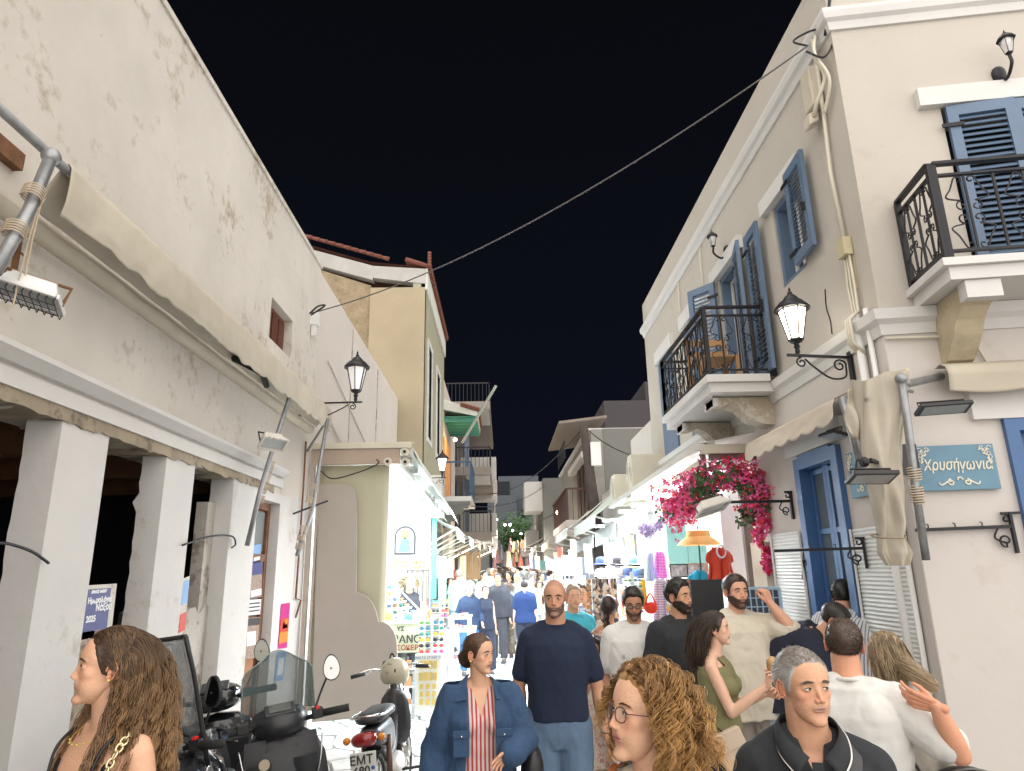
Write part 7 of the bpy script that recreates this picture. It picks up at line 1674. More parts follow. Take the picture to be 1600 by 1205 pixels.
        me.materials.append(shirt['mat']); me.polygons.foreach_set('use_smooth', [True]*len(me.polygons)); me.name = 'shirt'
        o = obj(shirt.get('name','shirt'), me, None, rt)
        if 'cut' in shirt: q = o.modifiers.new('s','SOLIDIFY'); q.thickness = .004; q.offset = 0
        if shirt.get('collar', True):
            m = MB(); c = nk+Vector((0,.004,.012)); rx = .068*bld*(.9 if sex == 'f' else 1)
            m.tube([c+Vector((rx*math.cos(t), (rx*.98)*math.sin(t)-.002, .014*math.sin(t)-.0)) for t in np.linspace(0,2*math.pi,25)], .009, 6); obj('collar_rib', m, shirt.get('cmat', shirt['mat']), rt, smooth=True)
    if pants:
        m = MB(); inf = pants.get('inf', .012); k = bld*legk
        rg_ = [(z, a, b, y) for z, a, b, y in rings_for(sex, bld) if z <= pants.get('top', 1.03)]; torso_mb(m, Jn, rg_, inf*.6)
        for q in 'LR':
            a, b, c = Jn['hi'+q], Jn['kn'+q], Jn['an'+q]; e = b.lerp(c, pants.get('len', 1.0)); w = pants.get('wide', .0)
            limb(m, [a, a.lerp(b,.4), b], [.090*k,.086*k,.066*k+w*.4], inf=inf); m.tube([b, b.lerp(e,.5), e], .05, 14, rs=[.066*k+inf+w*.4,.060*k+inf+w*.8,.056*k+inf+w])
        me = remesh(m, vox*1.1, 3); fold(me, .012, (9,9,4), seed=PERS+7); me.materials.append(pants['mat']); me.polygons.foreach_set('use_smooth', [True]*len(me.polygons)); obj(pants.get('name','trousers'), me, None, rt)
    if dress:      # skirt: list of (z, a, b)
        m = MB(); n = 40; vs = []; rw = dress['rings']
        for i, (z, a, b) in enumerate(rw):
            c = spine_at(Jn, z) if z > .9 else Vector((Jn['pel'].x, Jn['pel'].y, Jn['pel'].z-(.94-z)))
            for j in range(n): t = 2*math.pi*j/n; k = 1+dress.get('wave',.05)*math.sin(t*9+z*3)*(1 if z < .95 else .15); vs.append(c+Vector((a*k*math.cos(t), b*k*math.sin(t), 0)))
        m.add(vs, [(i*n+j, (i+1)*n+j, (i+1)*n+(j+1)%n, i*n+(j+1)%n) for i in range(len(rw)-1) for j in range(n)]); o = obj(dress.get('name','skirt'), m, dress['mat'], rt, smooth=True); o.modifiers.new('s','SOLIDIFY').thickness = .004
        o.modifiers.new('ss','SUBSURF').render_levels = 1
    for q in 'LR':
        a = Jn['an'+q]; m = MB(); m.ell(a+Vector((0,-.075,-.055)), (.05,.145,.045), 14, 8); m.ell(a+Vector((0,.02,-.03)), (.045,.05,.06), 12, 8); m.box((a.x-.045,a.y-.21,0),(a.x+.045,a.y+.07,.022)); obj('shoe', m, fab(shoes), rt, smooth=True)
    if extras: extras(rt, Jn, T4, hs)
    rt.location = (X, Y, z0); rt.rotation_euler = (0,0,yaw); rt.scale = (s,s,s); return rt
def pX(px, Y, py=893): return at_y(px, py, Y).x
def hH(px, py, Y): return at_y(px, py, Y).z
SK1 = (.50,.30,.20); SK2 = (.60,.385,.275); SK3 = (.42,.235,.15); SK4 = (.66,.45,.34)
def head_local(T4, p): return T4 @ Vector(p)
def glasses(rt, T4, hs, mtl, w=.062, h=.048, t=.006, half=False):
    m = MB(); L_ = MB()
    for sx_ in (-1, 1):
        c = Vector((sx_*.122, -.375, -.012)); pts = [c+Vector((w*1.12*math.copysign(abs(math.cos(a))**.8,math.cos(a)), .03*(math.cos(a)*sx_*.6+.3), h*1.1*math.copysign(abs(math.sin(a))**.8,math.sin(a)))) for a in np.linspace(0,2*math.pi,21)]
        m.tube([T4@p for p in pts], t*hs, 6); L_.add([T4@p for p in pts[:-1]], [tuple(range(20))])
        m.tube([T4@Vector((sx_*.19,-.355,.01)), T4@Vector((sx_*.30,-.2,.012)), T4@Vector((sx_*.335,.02,.01)), T4@Vector((sx_*.33,.08,-.05))], t*hs*.9, 5)
    m.tube([T4@Vector((-.05,-.385,.0)), T4@Vector((0,-.40,.012)), T4@Vector((.05,-.385,.0))], t*hs, 5)
    g = obj('glasses', m, mtl, rt, smooth=True); obj('lens', L_, mat('lens', (.8,.85,.85), .05, var=0, alpha=.12), g)
# ================================================================== PEOPLE
def app(a, X, Y): return R(a)-math.atan2(X, Y)
def strap(name, label, pts, w, mt, cat='strap', th=.006):
    m = MB(); P = spl(pts, 6)
    for i in range(len(P)-1): m.bar(P[i], P[i+1]+(P[i+1]-P[i])*.05, w, th, up=(0,-1,.2))
    return solo(name, m, mt, label, cat)
def W2(rt, p):     # local figure point -> world
    return Matrix.Translation(rt.location) @ Matrix.Rotation(rt.rotation_euler.z, 4, 'Z') @ Matrix.Diagonal((rt.scale[0],)*3+(1,)) @ Vector(p)
M_navyknit = mat('navy_knit', (.010,.018,.045), .9, var=.15, vscale=60, bump=.35, bscale=260)
M_jeans = mat('washed_jeans', (.115,.18,.28), .9, var=.22, vscale=5, bump=.4, bscale=180)
M_denim = mat('blue_denim', (.034,.075,.155), .9, var=.25, vscale=7, bump=.5, bscale=160)
M_cream_cl = mat('cream_cloth', (.60,.52,.42), .9, var=.08, bump=.3, bscale=30)
M_wtee = mat('white_tee', (.64,.63,.60), .9, var=.04, bump=.2, bscale=40)
M_btee = mat('black_tee', (.022,.024,.028), .9, var=.12, vscale=30, bump=.2, bscale=60)
# ---------- 5 navy man
Y = 4.6; X = pX(865, Y)
Pn_ = dict(fem=0, skin=(.47,.275,.19), hair=(.06,.05,.045), stubble=.45, beard=.008, browc=(.02,.014,.01), buzz=.28, lip=(.36,.19,.15), wide=.98, iris='brown')
navy = person('bald bearded man in a fitted navy tee and blue jeans walking down the middle', X, Y, hH(865,905,Y), app(2,X,Y), Pn_, shirt=dict(mat=M_navyknit, hem=.95, inf=.012, loose=.006, sleeve=.72, fold=.006, sl_loose=.003), pants=dict(mat=M_jeans), hero=2, bld=1.09,
   hyaw=R(-6), gaze=(-.12,0), J=dict(elR=(-.235,.03,1.13), wrR=(-.225,.02,.90), elL=(.245,.03,1.11), wrL=(.275,-.03,.86)), hands=dict(L=dict(pose='soft')), neck_r=.062)
m = MB(); wp = Vector((.275,-.03,.87)); m.tube([W2(navy, wp+Vector((.032*math.cos(a),.036*math.sin(a),.01))) for a in np.linspace(0,6.3,17)], .003, 5); solo('bracelet', m, M_black, 'thin dark bracelet on the wrist of the man in the navy tee', 'bracelet', smooth=True)
# ---------- 2 denim woman
Y = 3.85; X = pX(748, Y)
def slick(Hd, P):
    a = grow_hair(Hd, P, 1500, .36, 10, 3, grav=.06, comb=(0,1.3,-.25), rad=.005, fz=.006, clump=6, lift=.02, sidek=0, push=.016, ymax=.18)
    return a
Pd = dict(fem=1, skin=(.585,.375,.27), hair=(.055,.028,.016), hair2=(.13,.07,.04), lip=(.42,.18,.14), front=.33, browc=(.06,.035,.022), iris='brown')
def cutj(c):
    return (c.y < .0 and -.075-.10*max(0,1.25-c.z) < c.x < .075+.10*max(0,1.25-c.z)) or (c.z > 1.475) or c.z < .655
def denim_extra(rt, J, T4, hs):
    # bun, earring, collar, pockets, buttons
    m = MB(); c = T4@Vector((-.02,.45,-.20)); m.ell(c, (.034,.036,.042), 14, 10)
    for k in range(10): m.tube([c+Vector((.036*math.cos(t+k*.6), .034*math.sin(t*1.3), .042*math.sin(t+k*.5))) for t in np.linspace(0,2.6,10)], .006, 5)
    me = m.mesh('bun', M_hair, True, [(.07,.036,.02,1)]*len(m.v)); o = bpy.data.objects.new('hair_bun', me); link(o, rt)
    m = MB(); m.ell(T4@Vector((.345,.03,-.16)), .006, 8, 6); m.ell(T4@Vector((-.345,.03,-.16)), .006, 8, 6); obj('earring', m, Mg, rt)
    for sx_ in (-1, 1):
        m = MB(); m.add([Vector((sx_*.055,.045,1.515)), Vector((sx_*.075,-.035,1.50)), Vector((sx_*.085,-.112,1.40)), Vector((sx_*.150,-.085,1.385)), Vector((sx_*.120,-.02,1.47)), Vector((sx_*.10,.05,1.48))], [(0,1,4,5),(1,2,3,4)]); o = obj('jacket_collar', m, M_denim, rt); o.modifiers.new('s','SOLIDIFY').thickness = .006
        m = MB(); m.box((sx_*.075,-.168,1.12),(sx_*.165,-.155,1.25)); o = obj('pocket', m, M_denim, rt, bevel=.004)
        m = MB(); m.box((sx_*.073,-.174,1.215),(sx_*.168,-.166,1.255)); obj('pocket_flap', m, M_denim, rt, bevel=.003); obj('button', MB().ell((sx_*.12,-.177,1.225), .006, 8, 6), M_chrome, rt)
dw = person('woman in an oversize denim jacket and red striped shirt, hair in a low bun', X, Y, hH(745,989,Y), app(6,X,Y), Pd, 'f', hero=2, hyaw=R(48), hpitch=R(-3), gaze=(.25,0), hairfn=slick, shell=dict(T=.018, rough=.1),
   shirt=dict(mat=mat('red_stripe_shirt', (.60,.50,.47), .85, stripes=(0,42,(.42,.05,.05),.55), var=.08, bump=.3, bscale=25), hem=.98, inf=.006, loose=.004, sleeve=0, collar=False, fold=.006, cut=lambda c: c.z > 1.455 or c.y < -.02 and c.z > 1.30 and abs(c.x) < (c.z-1.30)*.33),
   pants=dict(mat=M_cream_cl, wide=.03), extras=denim_extra,
   J=dict(elL=(.255,-.03,1.16), wrL=(.15,-.19,1.135), elR=(-.25,.03,1.12), wrR=(-.275,-.03,.87)), hands=dict(L=dict(dir=(-.85,-.25,-.50), thumb=(.3,-.1,1), pose='soft')))
# jacket as a second garment of the same woman
def jacket(rt, mt, hem, inf, J, sex, cut, sleeve=1.93, name='jacket', loose=.03, sl=.022, fold_=.016):
    Jn = {k: Vector(v) for k, v in STD.items()}
    if sex == 'f':
        for k in ('shL','shR'): Jn[k].x *= .88
        for k in ('elL','elR','wrL','wrR'): Jn[k].x *= .9
    for k, v in J.items(): Jn[k] = Vector(v)
    m = MB(); rg_ = [(z, a+loose*(1 if z < 1.3 else .5), b+loose*(.8 if z < 1.3 else .3), y) for z, a, b, y in rings_for(sex) if z > hem]; z0_, a0, b0, y0_ = rg_[0]; rg_ = [(hem, a0+.015, b0+.01, y0_)]+rg_
    torso_mb(m, Jn, rg_, inf); nk = Jn['neck']
    for q in 'LR': m.tube([nk+Vector((0,.015,-.012)), nk.lerp(Jn['sh'+q],.5)+Vector((0,.012,.014)), Jn['sh'+q]+Vector((0,0,.012))], .05, 12, rs=[.05+inf, .05+inf, .046+inf]); arm_mb(m, Jn, q, .95, inf=inf+sl, upto=sleeve)
    me = remesh(m, .010, 3); fold(me, fold_, (9,9,6), seed=3)
    import bmesh as _bm
    b_ = _bm.new(); b_.from_mesh(me); dl = [f for f in b_.faces if cut(f.calc_center_median())]; _bm.ops.delete(b_, geom=dl, context='FACES')
    smooth_edge(b_)
    b_.to_mesh(me); b_.free(); me.materials.append(mt); me.polygons.foreach_set('use_smooth', [True]*len(me.polygons)); o = obj(name, me, None, rt); q = o.modifiers.new('s','SOLIDIFY'); q.thickness = .006; q.offset = 0; return o
jacket(dw, M_denim, .64, .026, dict(elL=(.255,-.03,1.16), wrL=(.15,-.19,1.135), elR=(-.25,.03,1.12), wrR=(-.275,-.03,.87)), 'f', cutj)
bgp = solo('shoulder_bag', MB().ell(W2(dw,(.30,-.02,1.0)), (.06,.10,.13), 14, 10), M_black, 'small black shoulder bag tucked behind the denim jacket', 'bag', smooth=True)
# ---------- 1 left woman
Y = 2.25; X = pX(178, Y, 1030)
Pl = dict(fem=1, skin=(.64,.41,.295), hair=(.045,.024,.013), hair2=(.46,.27,.125), lip=(.50,.20,.17), front=.34, browc=(.09,.05,.03), iris='brown', brow=.8, nose=-.012)
avoid_body = [((0,.10,-1.42), (.80,.42,.72)), ((0,.06,-.62), (.22,.22,.45))]
def bundle_hair(n, ctrl, spread, c0_, c1_, seed, K=22, amp=.03, fr=34, rad=.0062):
    rr = np.random.RandomState(seed); C_ = np.array([list(p) for p in spl(ctrl, 8)]); t = np.linspace(0, len(C_)-1, K); i = np.minimum(t.astype(int), len(C_)-2); ctr = C_[i]+(C_[i+1]-C_[i])*(t-i)[:,None]
    s = np.linspace(0,1,K)[None,:,None]; off = rr.normal(0,1,(n,1,3))*spread*(.5+.6*np.sin(s*2.4)); ph = rr.randint(0,14,n)[:,None]*.9+np.linspace(0,1,K)[None,:]*fr*(1+.1*rr.randn(n)[:,None]); w = np.stack([np.cos(ph), np.sin(ph)*.6, ph*0], -1)*amp
    cols = (np.array(c0_)*(1-s)+np.array(c1_)*s)*(.7+.6*rr.rand(n)[:,None,None]); return (ctr[None]+off+w, np.interp(np.linspace(0,1,K),[0,.8,1],[rad,rad,rad*.3]), np.broadcast_to(cols, (n,K,3)).copy())
def longwavy(Hd, P): return [bundle_hair(520, [(-.27,.06,.10),(-.33,.02,-.25),(-.38,-.10,-.75),(-.44,-.28,-1.3),(-.47,-.38,-1.8),(-.5,-.40,-2.3)], np.array((.05,.06,.02)), (.12,.065,.035), (.46,.27,.13), 31), bundle_hair(300, [(.30,.14,-.25),(.34,.10,-.7),(.42,.0,-1.15),(.46,-.2,-1.6),(.46,-.3,-2.1)], np.array((.035,.04,.02)), (.10,.055,.03), (.38,.21,.10), 32)]+[grow_hair(Hd, P, 4600, 2.2, 26, 5, grav=.24, comb=(0,.7,.0), curl=(.034,19), rad=.0052, fz=.012, clump=14, avoid=[((0,.06,-1.42), (.72,.30,.72)), ((0,.06,-.62), (.2,.18,.45))]+[((0,-.26,-.12),(.42,.30,.52))], push=.02, lift=.12, sidek=.15, lvar=.2)]
def lw_extra(rt, J, T4, hs):
    m = MB(); nk = J['neck']; m.tube([Vector((.066*math.sin(a)*1.1, -.012-.078*math.cos(a), 1.462-.03*math.cos(a)*1.0)) for a in np.linspace(-2.4,2.4,24)], .0014, 4)
    for a in np.linspace(-.7,.7,6): m.ell((.073*math.sin(a), -.012-.082*math.cos(a), 1.462-.032*math.cos(a)), .0035, 6, 5)
    obj('necklace', m, Mg, rt, smooth=True); obj('earring', MB().ell(T4@Vector((.345,.02,-.15)), .005, 8, 6), Mg, rt)
lw = person('young woman in profile with very long wavy golden brown hair and a black top', X, Y, hH(180,978,Y), app(-52,X,Y), Pl, 'f', hero=2, hyaw=R(-36), hpitch=R(4), gaze=(-.1,0), hairfn=longwavy, shell=dict(T=.012, rough=.12, P=dict(hair2=(.07,.038,.02))), extras=lw_extra, pants=dict(mat=M_jeans),
   shirt=dict(mat=mat('black_top', (.008,.008,.010), .8, var=.1), hem=.95, inf=.006, loose=.0, sleeve=0, shoulders=False, collar=False, fold=.002, top=1.42,
   cut=lambda c: c.z > 1.385-.35*max(0,c.y) or (c.y < 0 and c.z > 1.24+.95*abs(abs(c.x)-.0)*1.0 and abs(c.x) < .09) or (c.z > 1.33 and abs(c.x) > .115)))
for sx_, lb in ((1,'gold chain and black shoulder strap on the shoulder of the long haired woman'),(-1,'thin black shoulder strap under the hair of the long haired woman')):
    pts = [W2(lw,(sx_*.085,-.105,1.33)), W2(lw,(sx_*.095,-.075,1.42)), W2(lw,(sx_*.100,-.0,1.462)), W2(lw,(sx_*.098,.06,1.43))]
    solo('shoulder_strap', MB().tube(spl(pts), .0045, 6), M_black, lb, 'strap', smooth=True)
bg2 = thing('chain_bag', 'small blue grey bag hanging on a gold chain from the long haired woman', 'bag', (0,0,0)); 
P_ = spl([W2(lw,(.128,.05,1.43)), W2(lw,(.135,-.02,1.452)), W2(lw,(.140,-.085,1.38)), W2(lw,(.145,-.125,1.27)), W2(lw,(.15,-.13,1.18))], 5)
m = MB()
for i in range(0, len(P_)-1):
    d = (P_[i+1]-P_[i]).normalized(); u = d.orthogonal().normalized() if i%2 else d.cross(d.orthogonal()).normalized(); c = (P_[i]+P_[i+1])/2
    m.tube([c+d*(.013*math.cos(a))+u*(.009*math.sin(a)) for a in np.linspace(0,6.283,11)], .0036, 5)
obj('chain', m, mat('pale_gold', (.75,.62,.38), .25, metal=.8, var=.1), bg2, smooth=True); p_ = W2(lw,(.155,-.13,1.05)); obj('bag_body', MB().ell(p_, (.10,.05,.13), 16, 12), mat('blue_grey_leather', (.07,.09,.15), .5), bg2, smooth=True)
# ---------- 3 curly woman
Y = 1.74; X = pX(1010, Y, 1080)
Pc = dict(fem=1, skin=(.62,.40,.29), hair=(.10,.042,.014), hair2=(.60,.35,.13), lip=(.50,.19,.17), front=.33, browc=(.16,.08,.035), nose=-.018, brow=.6, wide=.98)
def curly(Hd, P):
    a = grow_hair(Hd, P, 7200, .84, 34, 7, grav=.17, comb=(0,.32,.0), curl=(.046,29), rad=.0042, fz=.045, clump=30, lift=.34, sidek=.15, push=.045, lvar=.40, avoid=[((0,-.40,-.08),(.44,.33,.54)), ((0,.10,-1.30), (.75,.40,.62))])
    b = grow_hair(Hd, P, 10, .70, 28, 9, grav=.10, comb=(0,.25,.08), curl=(.06,26), rad=.0022, fz=.10, clump=2, lift=.5, sidek=.3, push=.06, lvar=.4, avoid=[((0,-.36,-.12),(.38,.26,.50))])
    return a
def cw_extra(rt, J, T4, hs):
    glasses(rt, T4, hs, mat('brown_frame', (.10,.035,.025), .3, metal=.3), w=.072, h=.068, t=.006)
    m = MB(); m.tube([T4@(Vector((.35,.02,-.19))+Vector((.0,.045*math.cos(a),.06*math.sin(a)-.03))) for a in np.linspace(0,6.283,15)], .004, 6); obj('earring', m, mat('violet_ear', (.06,.03,.35), .3), rt, smooth=True)
    m = MB()
    for k in range(26): a = -1.3+2.6*k/25; m.ell((.085*math.sin(a), -.02-.088*math.cos(a), 1.455-.035*math.cos(a)), .0055, 6, 5)
    obj('bead_necklace', m, mat('shell_white', (.7,.68,.64), .4), rt, smooth=True)
M_olj = mat('olive_jacket', (.27,.22,.155), .85, var=.12, bump=.35, bscale=50)
Jc = dict(elL=(.23,.0,1.12), wrL=(.2,-.1,.90))
cw = person('woman with voluminous ginger curls and round glasses in an olive beige jacket', X, Y, hH(1030,1034,Y), app(-32,X,Y), Pc, 'f', hero=2, hyaw=R(-27), hpitch=R(6), hroll=R(0), gaze=(-.2,.05), hairfn=curly, shell=dict(T=.05, rough=.3), extras=cw_extra, J=Jc,
   shirt=dict(mat=M_cream_cl, hem=.95, inf=.008, sleeve=0, collar=False, cut=lambda c: c.y < 0 and c.z > 1.36 and abs(c.x) < (c.z-1.36)*.8), pants=dict(mat=fab((.05,.05,.06))))
jacket(cw, M_olj, .80, .018, Jc, 'f', lambda c: (c.y < .0 and abs(c.x) < .055+.25*max(0,c.z-1.30)) or c.z > 1.472 or c.z < .815, name='jacket', loose=.016, sl=.012, fold_=.010)
solo('leather_strap', MB().grid(lambda u,v: tuple(W2(cw, Vector((-.100-.018*u+.004*math.sin(v*3), -.135+.20*v-.0, 1.33+.168*math.sin(v*2.1)+.0)))), 4, 20), mat('tan_leather', (.36,.10,.025), .45), 'tan leather bag strap over the shoulder of the curly haired woman', 'strap').modifiers.new('s','SOLIDIFY').thickness = .004
# ---------- 4 grey haired man
Y = 2.18; X = pX(1254, Y, 1060)
Pg = dict(fem=0, skin=(.57,.345,.24), hair=(.14,.115,.095), hair2=(.34,.31,.28), sides=(.50,.49,.47), stubble=.08, front=.325, browc=(.16,.12,.09), iris='green', wide=1.0, jaw=1.0, lip=(.44,.25,.20))
def gm_extra(rt, J, T4, hs):
    # polo collar flaps with white trim
    Wt = mat('white_piping', (.7,.7,.68), .7)
    for sx_ in (-1, 1):
        A_ = [Vector((sx_*.012,.092,1.535)), Vector((sx_*.068,.050,1.538)), Vector((sx_*.086,-.02,1.520)), Vector((sx_*.066,-.082,1.490)), Vector((sx_*.020,-.122,1.452))]
        B_ = [Vector((sx_*.015,.125,1.492)), Vector((sx_*.090,.070,1.499)), Vector((sx_*.105,-.020,1.490)), Vector((sx_*.098,-.096,1.450)), Vector((sx_*.062,-.148,1.408))]
        m = MB(); A2, B2 = spl(A_, 5), spl(B_, 5); n = len(A2); m.add(A2+B2, [(i, i+1, n+i+1, n+i) for i in range(n-1)]); o = obj('collar', m, M_btee, rt, smooth=True); o.modifiers.new('s','SOLIDIFY').thickness = .005
        obj('collar_piping', MB().tube([p+Vector((0,-.003,-.0)) for p in B2], .0028, 5), Wt, rt, smooth=True)
    obj('placket', MB().prism([(-.016,-.148,1.30),(.016,-.148,1.30),(.016,-.118,1.44),(-.016,-.118,1.44)], (0,-.006,0)), M_btee, rt)
    for z in (1.31,1.36): obj('button', MB().ell((0,-.158+(z-1.30)*.2,z), (.006,.003,.006), 8, 6), M_black, rt)
gm = person('grey haired man in a black polo with white piped collar looking right, in the foreground', X, Y, hH(1252,1010,Y), app(6,X,Y), Pg, hero=2, hyaw=R(24), hroll=R(0), gaze=(.22,0), bld=1.06, extras=gm_extra, neck_r=.062,
   hairfn=short_hair(4200, .11, comb=(.10,.50,-.05), rad=.0034, front=.325, lift=.22, fz=.05, push=.015), shell=dict(T=.013, rough=.15), shirt=dict(mat=M_btee, hem=.88, sleeve=.62, inf=.014, collar=False, fold=.008, cut=lambda c: c.y < -.02 and c.z > 1.38 and abs(c.x) < (c.z-1.38)*.40), pants=dict(mat=M_jeans))
strap('bag_strap', 'wide dark grey crossbody strap over the black polo', [W2(gm,(.125,.02,1.475)), W2(gm,(.105,-.09,1.43)), W2(gm,(.05,-.165,1.30)), W2(gm,(-.06,-.175,1.15)), W2(gm,(-.16,-.13,1.0))], .042, mat('strap_grey', (.05,.05,.055), .7))
# ---------- 14/15 embracing couple from behind
Y = 3.1; X = pX(1318, Y, 1000)
Pb_ = dict(fem=0, skin=(.56,.30,.205), hair=(.07,.045,.032), buzz=.80, stubble=.3)
wm = person('man in a white tee seen from behind with cropped hair, arm round the blonde woman', X, Y, hH(1318,966,Y), app(178,X,Y), Pb_, hero=2, bld=1.08, hroll=R(-4), neck_r=.064, shirt=dict(mat=M_wtee, hem=.86, sleeve=.80, inf=.016, loose=.02, sl_loose=.012, fold=.010), pants=dict(mat=fab((.3,.27,.22))),
   J=dict(elR=(-.375,.11,1.235), shR=(-.172,.03,1.405), wrR=(-.315,.18,1.425)), hands=dict(R=dict(dir=(.92,-.15,.25), thumb=(.1,.3,.9), pose='relaxed')), shell=dict(T=.014, rough=.3, top=.4), hairfn=short_hair(2600,.06, comb=(0,-.2,.2), rad=.0038, lift=.5, push=.012))
Y = 3.18; X = pX(1388, Y, 1010)
Pw_ = dict(fem=1, skin=(.58,.37,.27), hair=(.15,.10,.055), hair2=(.52,.40,.25), front=.33)
def pony(Hd, P):
    a = grow_hair(Hd, P, 1700, .62, 14, 13, grav=.16, comb=(-.10,.75,-.2), rad=.0065, fz=.02, clump=8, lift=.12, sidek=0, push=.045, curl=(.008,9))
    rr = np.random.RandomState(4); n = 420; K = 14; t = np.linspace(0,1,K)[None,:,None]; p0 = np.array((-.06,.40,-.16)); 
    ctr = p0+t*np.array((-.62,.12,-.20))+np.array((0,0,-.30))*t**2+np.array((0,.14,.05))*np.sin(t*3.14); off = rr.normal(0,1,(n,1,3))*(.035+.055*np.sin(t*2.6)); pts = ctr+off*np.array((.6,1,1)); cols = (np.array((.20,.14,.08))*(1-t)+np.array((.45,.34,.22))*t)*(.7+.6*rr.rand(n)[:,None,None])
    return [a, (pts, np.full(K,.006), np.broadcast_to(cols, pts.shape).copy())]
bw = person('blonde woman with a low ponytail leaning her head on the man in white', X, Y, hH(1385,980,Y)-.02, app(168,X,Y), Pw_, 'f', hero=2, hroll=R(14), hairfn=pony, shell=dict(T=.045, rough=.2), shirt=dict(mat=mat('pale_beige_top', (.55,.50,.43), .9, bump=.3, bscale=20), hem=.9, sleeve=.7, inf=.014, loose=.02), pants=dict(mat=fab((.4,.36,.3))))
bb = thing('black_backpack_bag', 'black bag with straps hanging behind the blonde woman', 'bag', (0,0,0)); c_ = W2(bw,(-.26,.20,1.10)); m = MB(); m.ell(c_, (.17,.11,.12), 18, 12); obj('bag_body', m, mat('bag_black', (.02,.021,.023), .5, bump=.3, bscale=20), bb, smooth=True)
obj('zip_band', MB().tube([c_+Vector((.165*math.cos(a), -.03, .118*math.sin(a))) for a in np.linspace(.2,2.9,16)], .006, 5), mat('bag_trim', (.12,.11,.10), .4), bb, smooth=True)
obj('strap', MB().tube(spl([W2(bw,(.10,.10,1.42)), W2(bw,(.02,.16,1.28)), W2(bw,(-.10,.17,1.12)), c_+Vector((-.05,-.08,.09))]), .008, 6), M_black, bb, smooth=True)
obj('strap', MB().tube(spl([W2(bw,(-.06,.16,1.22)), W2(bw,(-.14,.17,1.12)), c_+Vector((.03,-.08,.10))]), .006, 6), M_black, bb, smooth=True)
# ---------- 8 white tee man
Y = 5.3; X = pX(986, Y)
Ph = dict(fem=0, skin=(.42,.24,.155), hair=(.018,.013,.010), stubble=.6, beard=.008, browc=(.015,.01,.01), lip=(.30,.15,.12))
wt = person('man with glasses and moustache in a white tee, head bowed', X, Y, hH(986,917,Y), app(4,X,Y), Ph, hero=2, hpitch=R(-17), gaze=(0,-.3), bld=1.05, shell=dict(T=.045, rough=.2, top=.5), hairfn=short_hair(900,.09,comb=(0,-.3,.4),rad=.006), shirt=dict(mat=M_wtee, hem=.86, sleeve=.66, inf=.018, loose=.02, sl_loose=.012), pants=dict(mat=fab((.12,.12,.13))),
   extras=lambda rt,J,T4,hs: glasses(rt, T4, hs, M_black, w=.064, h=.044, t=.011))
strap('bag_strap', 'black crossbody strap across the white tee of the man with glasses', [W2(wt,(.12,.03,1.47)), W2(wt,(.10,-.10,1.42)), W2(wt,(.05,-.165,1.28)), W2(wt,(-.0,-.17,1.15)), W2(wt,(-.06,-.165,1.0))], .035, M_black)
for s_, dx in (('B',-.085),('T',.03)): text(s_, .032, M_black, frame(W2(wt,(dx,-.163,1.27)), (1,0,0), (0,0,1)), wt, extrude=.0006) if False else None
for s_, dx in (('B  ,',-.085),('T',.022)):
    o = text(s_, .036, mat('faint_print', (.25,.25,.25), .8), frame(Vector((dx,-.152,1.275)), (1,0,0), (0,.12,1)), wt, extrude=.0008); 
# ---------- 9 bearded man in black tee
Y = 5.1; X = pX(1056, Y)
Pk_ = dict(fem=0, skin=(.50,.30,.205), hair=(.016,.012,.010), stubble=.97, beard=.035, browc=(.012,.01,.008), front=.31, lip=(.36,.18,.15))
bk = person('dark bearded man in a charcoal black tee looking right', X, Y, hH(1062,905,Y), app(30,X,Y), Pk_, hero=2, hyaw=R(26), gaze=(.1,0), bld=1.05, shell=dict(T=.05, rough=.35, top=.9), hairfn=short_hair(1400,.13,comb=(0,-.25,.5),rad=.006,fz=.09,curl=(.012,20)), shirt=dict(mat=M_btee, hem=.84, sleeve=.72, inf=.018, loose=.022, sl_loose=.016), pants=dict(mat=fab((.08,.08,.09))))
# ---------- 11 beige tee man, hand at his ear
Y = 5.2; X = pX(1145, Y)
Pi = dict(fem=0, skin=(.58,.35,.26), hair=(.035,.022,.014), stubble=.85, beard=.025, browc=(.03,.018,.012), wide=1.04, lip=(.42,.22,.18))
Ji = dict(elL=(.30,-.20,1.36), wrL=(.175,-.15,1.555), elR=(-.235,.02,1.12), wrR=(-.20,-.12,.92))
bt_ = person('bearded man in a loose cream tee holding his hand up to his ear', X, Y, hH(1145,898,Y), app(28,X,Y), Pi, hero=2, hyaw=R(2), gaze=(.1,0), bld=1.12, J=Ji, hands=dict(L=dict(dir=(-.25,.1,.95), thumb=(-.9,-.3,0), pose='grip')), shell=dict(T=.04, rough=.25, top=.8), hairfn=short_hair(1100,.11,comb=(.2,-.2,.3),rad=.006), shirt=dict(mat=mat('cream_tee', (.58,.53,.43), .9, bump=.3, bscale=30), hem=.82, sleeve=.82, inf=.022, loose=.028, sl_loose=.02, fold=.013), pants=dict(mat=fab((.24,.21,.18)), wide=.02))
